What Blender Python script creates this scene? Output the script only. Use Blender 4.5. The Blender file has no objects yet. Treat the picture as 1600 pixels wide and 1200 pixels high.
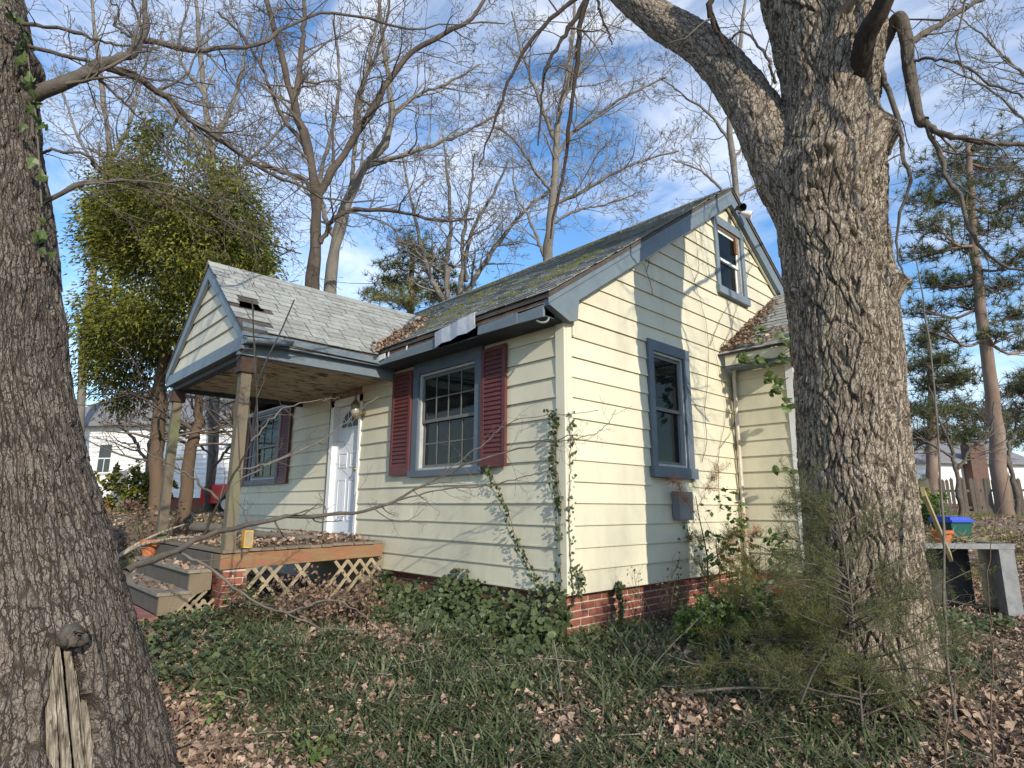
import bpy, math, random
import numpy as np
from mathutils import Vector, Matrix

SC = bpy.context.scene
COL = SC.collection
rng = np.random.default_rng(7)
random.seed(7)
R = math.radians

# ------------------------------------------------------------------ camera
FPX, PITCH, YAW, DIST, EYE = 930.0, R(11.66), R(43.3), 5.5, 1.10
FW = np.array([-math.cos(YAW), math.sin(YAW), 0.0])
RT = np.array([FW[1], -FW[0], 0.0])
UP = np.array([0, 0, 1.0])
CAM = -DIST * FW - (85 / 949.6) * DIST * RT + np.array([0, 0, EYE])
ROLL = R(0.27)
_fw = FW * math.cos(PITCH) + UP * math.sin(PITCH)
_up = -FW * math.sin(PITCH) + UP * math.cos(PITCH)
cr, sr = math.cos(ROLL), math.sin(ROLL)
_r2, _u2 = RT * cr + _up * sr, -RT * sr + _up * cr
cd = bpy.data.cameras.new('camera')
cd.sensor_width = 36.0
cd.lens = 36.0 * FPX / 1600.0
cd.clip_start, cd.clip_end = 0.05, 3000
co = bpy.data.objects.new('camera', cd)
COL.objects.link(co)
m = Matrix.Identity(4)
for i in range(3):
    m[i][0], m[i][1], m[i][2], m[i][3] = _r2[i], _u2[i], -_fw[i], CAM[i]
co.matrix_world = m
SC.camera = co


def at(px, py, Y):
    """world point seen at photo pixel (px, py), Y metres ahead of the camera"""
    x, y = (px - 800) / FPX, -(py - 600) / FPX
    d = _fw + x * _r2 + y * _u2
    return CAM + d * (Y / float(d @ FW))


def pos(lat, Y, z):
    p = CAM + Y * FW + lat * RT
    return np.array([p[0], p[1], z])


# ------------------------------------------------------------------ sky, sun, exposure
SUN_EL, SUN_DIR = R(24), (0.952, -0.306)
w = bpy.data.worlds.new('World')
SC.world = w
w.use_nodes = True
nt = w.node_tree
nt.nodes.clear()
N = nt.nodes.new
out = N('ShaderNodeOutputWorld')
bg = N('ShaderNodeBackground')
sky = N('ShaderNodeTexSky')
sky.sky_type = 'NISHITA'
sky.sun_disc = False
sky.sun_elevation = SUN_EL
sky.sun_rotation = math.atan2(SUN_DIR[0], SUN_DIR[1])
sky.air_density, sky.dust_density, sky.ozone_density = 1.0, 0.2, 3.0
tc = N('ShaderNodeTexCoord')
mp = N('ShaderNodeMapping')
mp.inputs['Scale'].default_value = (1.3, 2.6, 4.6)
mp.inputs['Rotation'].default_value = (0.35, 0.2, 0.7)
n1 = N('ShaderNodeTexNoise')
n1.inputs['Scale'].default_value = 1.6
n1.inputs['Detail'].default_value = 9
n1.inputs['Roughness'].default_value = 0.6
n1.inputs['Distortion'].default_value = 0.5
rp = N('ShaderNodeValToRGB')
rp.color_ramp.elements[0].position = 0.42
rp.color_ramp.elements[1].position = 0.84
mx = N('ShaderNodeMix')
mx.data_type = 'RGBA'
mx.inputs[7].default_value = (6.2, 6.35, 6.6, 1)
L = nt.links.new
L(tc.outputs['Generated'], mp.inputs[0])
L(mp.outputs[0], n1.inputs['Vector'])
L(n1.outputs['Fac'], rp.inputs[0])
L(rp.outputs[0], mx.inputs[0])
hs_ = N('ShaderNodeHueSaturation')
hs_.inputs['Saturation'].default_value = 1.14
hs_.inputs['Value'].default_value = 1.15
L(sky.outputs[0], hs_.inputs['Color'])
L(hs_.outputs[0], mx.inputs[6])
L(mx.outputs[2], bg.inputs[0])
L(bg.outputs[0], out.inputs[0])
bg.inputs[1].default_value = 0.135
sl = bpy.data.lights.new('sun', 'SUN')
sl.energy, sl.angle, sl.color = 3.3, R(0.5), (1.0, 0.90, 0.74)
so = bpy.data.objects.new('sun', sl)
COL.objects.link(so)
sd = Vector((SUN_DIR[0] * math.cos(SUN_EL), SUN_DIR[1] * math.cos(SUN_EL), math.sin(SUN_EL)))
so.rotation_euler = sd.to_track_quat('Z', 'Y').to_euler()
so.location = (10, -8, 12)
SC.view_settings.view_transform = 'Standard'
SC.view_settings.look = 'None'
SC.view_settings.exposure = 0.70
SC.view_settings.gamma = 1.0
SC.view_settings.use_curve_mapping = False
SC.cycles.max_bounces = 6
SC.cycles.transparent_max_bounces = 12
SC.cycles.use_denoising = True


# ------------------------------------------------------------------ materials
def mk(name, c1, c2=None, scale=4.0, rough=0.8, bump=0.0, bscale=None, stretch=(1, 1, 1), vary=0.0, c3=None,
       c3scale=1.2, c3lo=0.55, c3hi=0.75, attr=None, spec=0.3, metal=0.0, detail=6, bdist=0.01, trans=0.0):
    mt = bpy.data.materials.new(name)
    mt.use_nodes = True
    t = mt.node_tree
    bs = t.nodes['Principled BSDF']
    bs.inputs['Roughness'].default_value = rough
    bs.inputs['Specular IOR Level'].default_value = spec
    bs.inputs['Metallic'].default_value = metal
    new, ln = t.nodes.new, t.links.new
    tcn = new('ShaderNodeTexCoord')
    mpn = new('ShaderNodeMapping')
    mpn.inputs['Scale'].default_value = stretch
    ln(tcn.outputs['Object'], mpn.inputs[0])

    def noise(sc_, dt=detail, ro=0.6):
        n_ = new('ShaderNodeTexNoise')
        n_.inputs['Scale'].default_value = sc_
        n_.inputs['Detail'].default_value = dt
        n_.inputs['Roughness'].default_value = ro
        ln(mpn.outputs[0], n_.inputs['Vector'])
        return n_.outputs['Fac']

    def mix(fac, a, b):
        x_ = new('ShaderNodeMix')
        x_.data_type = 'RGBA'
        if isinstance(fac, float):
            x_.inputs[0].default_value = fac
        else:
            ln(fac, x_.inputs[0])
        for k_, v_ in ((6, a), (7, b)):
            if isinstance(v_, tuple):
                x_.inputs[k_].default_value = (*v_, 1)
            else:
                ln(v_, x_.inputs[k_])
        return x_.outputs[2]

    def ramp(v_, lo, hi):
        r_ = new('ShaderNodeMapRange')
        r_.inputs[1].default_value, r_.inputs[2].default_value = lo, hi
        ln(v_, r_.inputs[0])
        return r_.outputs[0]
    col = c1
    if c2 is not None:
        if attr:
            a_ = new('ShaderNodeAttribute')
            a_.attribute_name = attr
            f_ = a_.outputs['Fac']
        else:
            f_ = ramp(noise(scale), 0.3, 0.7)
        col = mix(f_, c1, c2)
    if c3 is not None:
        col = mix(ramp(noise(c3scale, 8, 0.65), c3lo, c3hi), col, c3)
    if vary > 0:
        oi = new('ShaderNodeObjectInfo')
        hs = new('ShaderNodeHueSaturation')
        ln(ramp_free(t, oi.outputs['Random'], 1 - vary, 1 + vary), hs.inputs['Value'])
        if isinstance(col, tuple):
            hs.inputs['Color'].default_value = (*col, 1)
        else:
            ln(col, hs.inputs['Color'])
        col = hs.outputs[0]
    if isinstance(col, tuple):
        bs.inputs['Base Color'].default_value = (*col, 1)
    else:
        ln(col, bs.inputs['Base Color'])
    if bump > 0:
        b_ = new('ShaderNodeBump')
        b_.inputs['Strength'].default_value = bump
        b_.inputs['Distance'].default_value = bdist
        ln(noise(bscale or scale * 3, 8, 0.7), b_.inputs['Height'])
        ln(b_.outputs[0], bs.inputs['Normal'])
    if trans > 0:
        tl = new('ShaderNodeBsdfTranslucent')
        if isinstance(col, tuple):
            tl.inputs[0].default_value = (*col, 1)
        else:
            ln(col, tl.inputs[0])
        ms = new('ShaderNodeMixShader')
        ms.inputs[0].default_value = trans
        ln(bs.outputs[0], ms.inputs[1])
        ln(tl.outputs[0], ms.inputs[2])
        ln(ms.outputs[0], t.nodes['Material Output'].inputs[0])
    return mt


def ramp_free(t, v_, lo, hi):
    r_ = t.nodes.new('ShaderNodeMapRange')
    r_.inputs[3].default_value, r_.inputs[4].default_value = lo, hi
    t.links.new(v_, r_.inputs[0])
    return r_.outputs[0]


def glass(name, tint=(0.02, 0.025, 0.025)):
    mt = bpy.data.materials.new(name)
    mt.use_nodes = True
    t = mt.node_tree
    t.nodes.clear()
    new, ln = t.nodes.new, t.links.new
    o_ = new('ShaderNodeOutputMaterial')
    g = new('ShaderNodeBsdfGlossy')
    g.inputs['Roughness'].default_value = 0.03
    tr = new('ShaderNodeBsdfTransparent')
    tr.inputs[0].default_value = (0.45, 0.48, 0.46, 1)
    df = new('ShaderNodeBsdfDiffuse')
    df.inputs[0].default_value = (*tint, 1)
    fr = new('ShaderNodeFresnel')
    fr.inputs[0].default_value = 1.45
    m1, m2 = new('ShaderNodeMixShader'), new('ShaderNodeMixShader')
    m1.inputs[0].default_value = 0.35
    nz = new('ShaderNodeTexNoise')
    nz.inputs['Scale'].default_value = 2.5
    bp = new('ShaderNodeBump')
    bp.inputs['Strength'].default_value = 0.06
    ln(nz.outputs['Fac'], bp.inputs['Height'])
    ln(bp.outputs[0], g.inputs['Normal'])
    ln(tr.outputs[0], m1.inputs[1])
    ln(df.outputs[0], m1.inputs[2])
    mu_ = new('ShaderNodeMath')
    mu_.operation = 'MULTIPLY'
    mu_.inputs[1].default_value = 0.35
    ln(fr.outputs[0], mu_.inputs[0])
    ln(mu_.outputs[0], m2.inputs[0])
    ln(m1.outputs[0], m2.inputs[1])
    ln(g.outputs[0], m2.inputs[2])
    ln(m2.outputs[0], o_.inputs[0])
    return mt


M = {
    'siding': mk('cream_siding', (0.61, 0.570, 0.425), (0.525, 0.50, 0.385), 1.6, 0.55, 0.06, 30, vary=0.06,
                 c3=(0.37, 0.345, 0.28), c3scale=1.9, c3lo=0.47, c3hi=0.86, spec=0.35, stretch=(1, 1, .55)),
    'trimcream': mk('cream_trim', (0.60, 0.57, 0.44), (0.54, 0.52, 0.41), 3, 0.5, vary=0.02),
    'blue': mk('blue_grey_trim', (0.115, 0.150, 0.180), (0.150, 0.185, 0.212), 5, 0.5, 0.15, 20, c3=(0.20, 0.19, 0.17), c3scale=3.0,
               c3lo=0.6, c3hi=0.9, vary=0.05),
    'blue2': mk('blue_window_trim', (0.075, 0.100, 0.130), (0.100, 0.126, 0.156), 5, 0.5, 0.1, 20, c3=(0.2, 0.2, 0.19), c3scale=4.0, c3lo=0.62,
                c3hi=0.9),
    'palecap': mk('bare_metal_flashing', (0.44, 0.48, 0.54), (0.30, 0.35, 0.43), 9, 0.45, 0.3, 14, c3=(0.65, 0.64, 0.6), c3scale=4, c3lo=.5, c3hi=.7),
    'rot': mk('rotted_wood', (0.16, 0.085, 0.055), (0.33, 0.25, 0.20), 9, 0.9, 0.6, 30, stretch=(1, 4, 4), c3=(0.05, 0.04, 0.035), c3scale=6),
    'soffit': mk('shade_dark_soffit', (0.035, 0.045, 0.055), (0.06, 0.07, 0.08), 6, 0.7),  # near-black in colour to stand for the shade under the eaves
    'ceil': mk('peeling_ceiling', (0.45, 0.38, 0.26), (0.34, 0.28, 0.19), 3, 0.85, 0.5, 14, c3=(0.05, 0.035, 0.025), c3scale=5.5, c3lo=0.52,
               c3hi=0.60, stretch=(2.2, 0.8, 1)),
    'white': mk('white_vinyl', (0.72, 0.73, 0.73), (0.62, 0.63, 0.63), 6, 0.4, vary=0.02),
    'jamb': mk('grey_vinyl', (0.42, 0.43, 0.43), (0.29, 0.30, 0.30), 8, 0.5),  # one duller grey for the vinyl jambs
    'door': mk('white_door_paint', (0.66, 0.69, 0.74), (0.60, 0.63, 0.69), 5, 0.4, 0.05, 20),
    'muntin': mk('grey_muntin', (0.14, 0.145, 0.142), (0.10, 0.105, 0.10), 8, 0.5),
    'burg': mk('burgundy_shutter', (0.118, 0.037, 0.036), (0.090, 0.030, 0.030), 8, 0.5, c3=(0.16, 0.065, 0.065), c3scale=5, c3lo=.6, c3hi=.9, vary=0.08),
    'shingle': mk('grey_shingle', (0.325, 0.335, 0.315), (0.225, 0.235, 0.22), 25, 0.92, 0.6, 90, c3=(0.16, 0.165, 0.15), c3scale=2.6, c3lo=.5,
                  c3hi=.85, vary=0.16, bdist=0.004),
    'mainroof': mk('mossy_shingle', (0.30, 0.31, 0.30), (0.19, 0.20, 0.19), 12, 0.95, 0.6, 60, c3=(0.085, 0.09, 0.04), c3scale=1.9, c3lo=.50,
                   c3hi=.74, bdist=0.006),
    'roofedge': mk('dark_roof_edge', (0.05, 0.045, 0.04), (0.09, 0.075, 0.06), 8, 0.9),
    'brick': mk('red_brick', (0.25, 0.085, 0.055), (0.17, 0.06, 0.042), 14, 0.9, 0.4, 60, vary=0.28, c3=(0.30, 0.21, 0.165), c3scale=6, c3lo=.58, c3hi=.8),
    'farbrick': mk('far_brick', (0.145, 0.085, 0.068), (0.10, 0.065, 0.054), 6, 0.9),
    'mortar': mk('mortar', (0.50, 0.43, 0.36), (0.36, 0.31, 0.26), 20, 0.95, 0.5, 60),
    'rim': mk('stained_rim_board', (0.27, 0.125, 0.068), (0.19, 0.095, 0.055), 4, 0.7, 0.3, 20, stretch=(6, 1, 6), c3=(0.22, 0.19, 0.09), c3scale=2.0,
              c3lo=.5, c3hi=.7),
    'deck': mk('weathered_deck', (0.21, 0.17, 0.125), (0.15, 0.125, 0.10), 5, 0.9, 0.5, 25, stretch=(1, 6, 6), vary=0.15, c3=(.14, .15, .07), c3scale=3),
    'step': mk('weathered_step', (0.27, 0.235, 0.185), (0.17, 0.15, 0.12), 6, 0.9, 0.5, 25, stretch=(1, 7, 7), vary=0.1, c3=(.15, .16, .09), c3scale=2.5),  # weathered wood, lightened in colour so treads look lit above the risers
    'riser': mk('shaded_mossy_riser', (0.115, 0.10, 0.082), (0.075, 0.066, 0.054), 5, 0.9, 0.5, 25, c3=(.10, .095, .06), c3scale=2.5),  # mossy wood with riser shade put into the colour, darker than the treads
    'stringer': mk('mossy_stringer', (0.19, 0.145, 0.10), (0.135, 0.115, 0.08), 4, 0.85, 0.4, 20, c3=(.13, .13, .065), c3scale=3),
    'lattice': mk('bare_lattice', (0.31, 0.255, 0.165), (0.21, 0.175, 0.12), 7, 0.8, 0.3, 40, vary=0.15),
    'post': mk('weathered_post', (0.165, 0.135, 0.10), (0.105, 0.088, 0.066), 3, 0.85, 0.4, 16, stretch=(5, 5, .8), c3=(.15, .19, .085), c3scale=1.5, c3lo=.5, c3hi=.7),
    'capital': mk('brown_capital', (0.075, 0.045, 0.033), (0.045, 0.028, 0.022), 8, 0.85, 0.4, 30),
    'terracotta': mk('terracotta', (0.46, 0.155, 0.055), (0.38, 0.12, 0.045), 8, 0.7),
    'soil': mk('dark_soil', (0.04, 0.03, 0.022), (0.07, 0.05, 0.035), 20, 0.95, 0.6, 50),
    'yellow': mk('yellow_plastic', (0.62, 0.36, 0.05), (0.55, 0.30, 0.05), 6, 0.5),
    'brass': mk('aged_brass', (0.35, 0.27, 0.15), (0.25, 0.20, 0.12), 10, 0.35, metal=0.8),
    'lampglass': mk('frosted_lamp_glass', (0.26, 0.24, 0.19), None, rough=0.2, spec=0.6),
    'black': mk('dark_metal', (0.03, 0.03, 0.032), (0.05, 0.05, 0.05), 8, 0.5),
    'padred': mk('red_painted_concrete', (0.22, 0.075, 0.065), (0.30, 0.16, 0.14), 6, 0.9, 0.3, 30),
    'room': mk('dim_room', (0.07, 0.06, 0.052), (0.05, 0.045, 0.04), 2, 0.9),
    'greybox': mk('grey_metal_box', (0.20, 0.21, 0.215), (0.16, 0.165, 0.17), 6, 0.55),
    'interiorwood': mk('exposed_orange_wood', (0.27, 0.13, 0.06), (0.18, 0.10, 0.055), 8, 0.8, 0.4, 30),
    'deadwood': mk('exposed_dead_wood', (0.56, 0.50, 0.41), (0.20, 0.165, 0.125), 5, 0.95, 1.0, 14, stretch=(9, 9, .5), c3=(.060, .046, .034), c3scale=3.5, c3lo=.50, c3hi=.66, bdist=.02),
    'limb': mk('limb_bark', (0.135, 0.115, 0.095), (0.075, 0.062, 0.05), 14, 0.9, 0.7, 50, spec=.15),
    'greylimb': mk('smooth_grey_limb', (0.165, 0.15, 0.128), (0.095, 0.083, 0.07), 8, 0.85, 0.4, 40, spec=.2),
    'darklimb': mk('dark_limb_bark', (0.060, 0.048, 0.040), (0.030, 0.024, 0.020), 12, 0.95, 0.8, 40, spec=.1),
    'oaklimb': mk('grey_brown_limb', (0.125, 0.108, 0.092), (0.062, 0.052, 0.044), 9, 0.9, 0.7, 40, spec=.15, c3=(.15, .14, .12), c3scale=4),
    'darktree': mk('dark_tree_bark', (0.115, 0.092, 0.074), (0.050, 0.040, 0.033), 3, 0.9, 0.9, 12, spec=.12, stretch=(1, 1, .4)),
    'deadleaf': mk('dead_brush_leaf', (0.10, 0.062, 0.042), (0.25, 0.165, 0.115), attr='tint', rough=.85),
    'darkpane': mk('dark_pane', (0.025, 0.025, 0.028), None, rough=.3, spec=.15),
    'twig': mk('twig_bark', (0.10, 0.082, 0.068), (0.15, 0.125, 0.10), 3, 0.9, spec=.15),
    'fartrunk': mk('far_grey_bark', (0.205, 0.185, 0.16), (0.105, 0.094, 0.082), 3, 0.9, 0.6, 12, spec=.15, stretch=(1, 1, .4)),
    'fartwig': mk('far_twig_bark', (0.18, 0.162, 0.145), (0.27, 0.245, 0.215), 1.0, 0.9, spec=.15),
    'pinebark': mk('pine_bark', (0.15, 0.105, 0.08), (0.235, 0.18, 0.145), 3, 0.95, 0.8, 12, spec=.1, stretch=(1, 1, .35)),
    'redbark': mk('cedar_bark', (0.135, 0.095, 0.066), (0.080, 0.056, 0.040), 3, 0.95, 0.8, 12, spec=.1, stretch=(1, 1, .2)),
    'cedar': mk('cedar_foliage', (0.036, 0.052, 0.014), (0.280, 0.270, 0.045), attr='tint', rough=0.8, spec=.15, trans=0.3),
    'pine': mk('pine_needles', (0.075, 0.095, 0.045), (0.15, 0.16, 0.075), attr='tint', rough=0.75, spec=.2, trans=0.25),
    'pinelight': mk('light_pine_needles', (0.13, 0.15, 0.055), (0.27, 0.28, 0.11), attr='tint', rough=0.75, spec=.2, trans=0.3),
    'juniper': mk('juniper_foliage', (0.065, 0.085, 0.030), (0.165, 0.170, 0.065), attr='tint', rough=0.8, spec=.15, trans=0.3),
    'bushy': mk('olive_bush_foliage', (0.10, 0.105, 0.030), (0.21, 0.195, 0.065), attr='tint', rough=0.8, spec=.15, trans=0.3),
    'leafgreen': mk('green_leaf', (0.060, 0.115, 0.026), (0.16, 0.22, 0.058), attr='tint', rough=0.5, spec=.4, trans=0.3),
    'ivy': mk('ivy_leaf', (0.034, 0.054, 0.020), (0.105, 0.130, 0.050), attr='tint', rough=0.45, spec=.4, trans=0.15),
    'vineleaf': mk('vine_leaf', (0.055, 0.095, 0.020), (0.085, 0.125, 0.03), 10, 0.45, spec=.4, trans=0.3, vary=0.3),
    'grassy': mk('liriope_blade', (0.054, 0.080, 0.036), (0.190, 0.220, 0.115), attr='tint', rough=0.5, spec=.35, trans=0.2),
    'lawn': mk('lawn_blade', (0.13, 0.14, 0.035), (0.24, 0.22, 0.075), attr='tint', rough=0.7, spec=.2, trans=0.2),
    'litter': mk('fallen_leaf', (0.145, 0.093, 0.064), (0.55, 0.405, 0.30), attr='tint', rough=0.75, spec=.25, trans=0.12),
    'rust': mk('red_dry_needles', (0.36, 0.13, 0.06), (0.45, 0.22, 0.11), attr='tint', rough=0.8, trans=.2),
    'ground': mk('leafy_soil', (0.15, 0.105, 0.075), (0.27, 0.20, 0.15), 9, 0.95, 1.0, 40, c3=(0.075, 0.085, 0.035), c3scale=0.9, c3lo=.5, c3hi=.65, bdist=.03),
    'moss': mk('roof_moss', (0.075, 0.085, 0.018), (0.12, 0.12, 0.03), 20, 0.95, 0.5, 60),
    'farwhite': mk('far_white_siding', (0.78, 0.78, 0.77), (0.70, 0.70, 0.70), 2, 0.6),
    'farroof': mk('far_grey_roof', (0.22, 0.22, 0.23), (0.17, 0.17, 0.18), 3, 0.9),
    'farglass': mk('far_dark_glass', (0.03, 0.035, 0.04), None, rough=0.1, spec=0.6),
    'picket': mk('weathered_picket', (0.17, 0.145, 0.115), (0.11, 0.095, 0.078), 6, 0.9, vary=0.25),
    'greywood': mk('grey_weathered_wood', (0.24, 0.245, 0.25), (0.16, 0.165, 0.17), 6, 0.85, 0.4, 30, stretch=(2, 2, 2), vary=.08),
    'binblue': mk('blue_plastic', (0.03, 0.07, 0.42), None, rough=0.4),
    'bingreen': mk('dark_green_plastic', (0.01, 0.075, 0.06), None, rough=0.45),
    'carred': mk('red_car_paint', (0.72, 0.02, 0.035), None, rough=0.25, spec=.6),
    'rubber': mk('tyre_rubber', (0.02, 0.02, 0.02), None, rough=0.85),
    'chrome': mk('dull_rim_metal', (0.4, 0.4, 0.42), None, rough=0.35, metal=.8),
    'lampshade': mk('orange_lampshade', (0.55, 0.27, 0.08), None, rough=.8, trans=.3),
    'blind': mk('pale_green_curtain', (0.45, 0.52, 0.38), (0.35, 0.42, 0.3), 8, 0.8),
    'downspout': mk('white_downspout', (0.62, 0.60, 0.52), (0.42, 0.33, 0.24), 6, 0.5, c3=(.3, .2, .13), c3scale=5, c3lo=.55, c3hi=.8),
    'board': mk('pale_old_board', (0.32, 0.265, 0.15), (0.22, 0.185, 0.10), 6, .85, .3, 20),
    'glass': glass('window_glass'),
}


def bark_mat(name, crack, lo, hi, lichen, bump=1.0):
    """furrowed bark: borders of irregular plates are dark inner bark, plate faces weathered; all laid on the surface's own coordinates"""
    mt = bpy.data.materials.new(name)
    mt.use_nodes = True
    t = mt.node_tree
    bs = t.nodes['Principled BSDF']
    bs.inputs['Roughness'].default_value = 0.95
    bs.inputs['Specular IOR Level'].default_value = 0.12
    new, ln = t.nodes.new, t.links.new

    def attr(n_):
        a_ = new('ShaderNodeAttribute')
        a_.attribute_name = n_
        return a_.outputs['Fac']

    def math_(op, a, b=None, clamp=False):
        x_ = new('ShaderNodeMath')
        x_.operation = op
        x_.use_clamp = clamp
        for i_, v_ in enumerate((a, b)):
            if v_ is None:
                continue
            if isinstance(v_, (int, float)):
                x_.inputs[i_].default_value = v_
            else:
                ln(v_, x_.inputs[i_])
        return x_.outputs[0]

    def mixc(f_, a, b):
        x_ = new('ShaderNodeMix')
        x_.data_type = 'RGBA'
        ln(f_, x_.inputs[0])
        for k_, v_ in ((6, a), (7, b)):
            if isinstance(v_, tuple):
                x_.inputs[k_].default_value = (*v_, 1)
            else:
                ln(v_, x_.inputs[k_])
        return x_.outputs[2]

    def step(v_, lo_, hi_):
        r_ = new('ShaderNodeMapRange')
        r_.interpolation_type = 'SMOOTHSTEP'
        r_.inputs[1].default_value, r_.inputs[2].default_value = lo_, hi_
        ln(v_, r_.inputs[0])
        return r_.outputs[0]
    tcn = new('ShaderNodeTexCoord')

    def noise(sc_, dt=4, ro=.6, out_='Fac'):
        n_ = new('ShaderNodeTexNoise')
        n_.inputs['Scale'].default_value = sc_
        n_.inputs['Detail'].default_value = dt
        n_.inputs['Roughness'].default_value = ro
        ln(tcn.outputs['Object'], n_.inputs['Vector'])
        return n_.outputs[out_]
    w1, w2 = noise(14, 3), noise(46, 3)
    bu, bv = attr('bu'), attr('bv')
    du = math_('ADD', math_('MULTIPLY', math_('SUBTRACT', w1, .5), 1.5), math_('MULTIPLY', math_('SUBTRACT', w2, .5), .9))
    u_, v_ = math_('ADD', bu, du), math_('ADD', bv, math_('MULTIPLY', du, .8))

    def vor(su, sv, feat):
        cb = new('ShaderNodeCombineXYZ')
        ln(math_('MULTIPLY', u_, su), cb.inputs[0])
        ln(math_('MULTIPLY', v_, sv), cb.inputs[1])
        vo = new('ShaderNodeTexVoronoi')
        vo.voronoi_dimensions = '2D'
        vo.feature = feat
        vo.inputs['Scale'].default_value = 1.0
        ln(cb.outputs[0], vo.inputs['Vector'])
        return vo.outputs['Distance'] if feat == 'DISTANCE_TO_EDGE' else vo.outputs['Color']
    e1, e2, e3 = vor(1, 1, 'DISTANCE_TO_EDGE'), vor(2.1, 1.8, 'DISTANCE_TO_EDGE'), vor(.60, .17, 'DISTANCE_TO_EDGE')
    c1 = vor(1, 1, 'F1')
    sep = new('ShaderNodeSeparateColor')
    ln(c1, sep.inputs[0])
    k1 = step(math_('ADD', e1, math_('MULTIPLY', math_('SUBTRACT', w2, .5), .10)), .0, .11)
    k1 = math_('MAXIMUM', k1, math_('MULTIPLY', step(noise(11, 3), .44, .60), .85))
    k2 = step(math_('ADD', e2, math_('MULTIPLY', math_('SUBTRACT', w1, .5), .30)), -.02, .12)
    k3 = step(e3, .0, .10)
    solid = math_('MULTIPLY', math_('MULTIPLY', k1, k3), math_('ADD', math_('MULTIPLY', k2, .5), .5))
    fine = noise(150, 5, .7)
    f1 = noise(30, 5, .7)
    val = math_('ADD', math_('MULTIPLY', sep.outputs[0], .65), math_('MULTIPLY', f1, .45), True)
    face = mixc(val, lo, hi)
    face = mixc(step(noise(1.6, 6, .65), .50, .72), face, mixc(val, tuple(c * .7 for c in lichen), lichen))
    col = mixc(solid, crack, face)
    ln(col, bs.inputs['Base Color'])
    h_ = math_('ADD', math_('MULTIPLY', solid, math_('ADD', math_('MULTIPLY', sep.outputs[1], .55), .55)), math_('ADD', math_('MULTIPLY', fine, .28), math_('MULTIPLY', f1, .30)))
    b_ = new('ShaderNodeBump')
    b_.inputs['Strength'].default_value = bump
    b_.inputs['Distance'].default_value = .022
    ln(h_, b_.inputs['Height'])
    ln(b_.outputs[0], bs.inputs['Normal'])
    return mt


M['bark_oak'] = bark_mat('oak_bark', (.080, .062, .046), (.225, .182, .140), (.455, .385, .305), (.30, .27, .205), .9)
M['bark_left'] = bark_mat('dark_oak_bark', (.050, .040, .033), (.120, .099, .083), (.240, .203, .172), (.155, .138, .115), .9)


# ------------------------------------------------------------------ object helpers
def new_mesh(name, V, F, mat, smooth=False, attr=None):
    me = bpy.data.meshes.new(name)
    V = np.asarray(V, dtype=np.float32).reshape(-1, 3)
    if isinstance(F, np.ndarray):
        nf, k = F.shape
        me.vertices.add(len(V))
        me.vertices.foreach_set('co', V.ravel())
        me.loops.add(nf * k)
        me.loops.foreach_set('vertex_index', F.astype(np.int32).ravel())
        me.polygons.add(nf)
        me.polygons.foreach_set('loop_start', np.arange(0, nf * k, k, dtype=np.int32))
        me.polygons.foreach_set('loop_total', np.full(nf, k, dtype=np.int32))
        if smooth:
            me.polygons.foreach_set('use_smooth', np.ones(nf, dtype=bool))
        me.update(calc_edges=True)
    else:
        me.from_pydata([tuple(map(float, v)) for v in V], [], [tuple(map(int, f)) for f in F])
        if smooth:
            for p in me.polygons:
                p.use_smooth = True
    if attr:
        for k_, a in attr.items():
            at_ = me.attributes.new(k_, 'FLOAT', 'POINT')
            at_.data.foreach_set('value', np.asarray(a, dtype=np.float32))
    me.materials.append(mat)
    return me


def link(name, me, parent=None):
    o = bpy.data.objects.new(name, me)
    COL.objects.link(o)
    if parent is not None:
        o.parent = parent
        if parent.type == 'EMPTY':
            o.matrix_parent_inverse = Matrix.Translation(-parent.location)
    return o


def obj(name, V, F, mat, parent=None, smooth=False, attr=None):
    return link(name, new_mesh(name, V, F, mat, smooth, attr), parent)


def tag(o, label=None, cat=None, group=None, kind=None):
    if label:
        o['label'] = label
    if cat:
        o['category'] = cat
    if group:
        o['group'] = group
    if kind:
        o['kind'] = kind
    return o


def thing(name, loc, label, cat, group=None):
    o = bpy.data.objects.new(name, None)
    o.empty_display_size = 0.1
    o.location = Vector([float(v) for v in loc])
    COL.objects.link(o)
    return tag(o, label, cat, group)


def copy_tree(o, parent=None):
    c = o.copy()
    COL.objects.link(c)
    if parent:
        c.parent = parent
        c.matrix_parent_inverse = o.matrix_parent_inverse.copy()
    for ch in list(o.children):
        copy_tree(ch, c)
    return c


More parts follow.
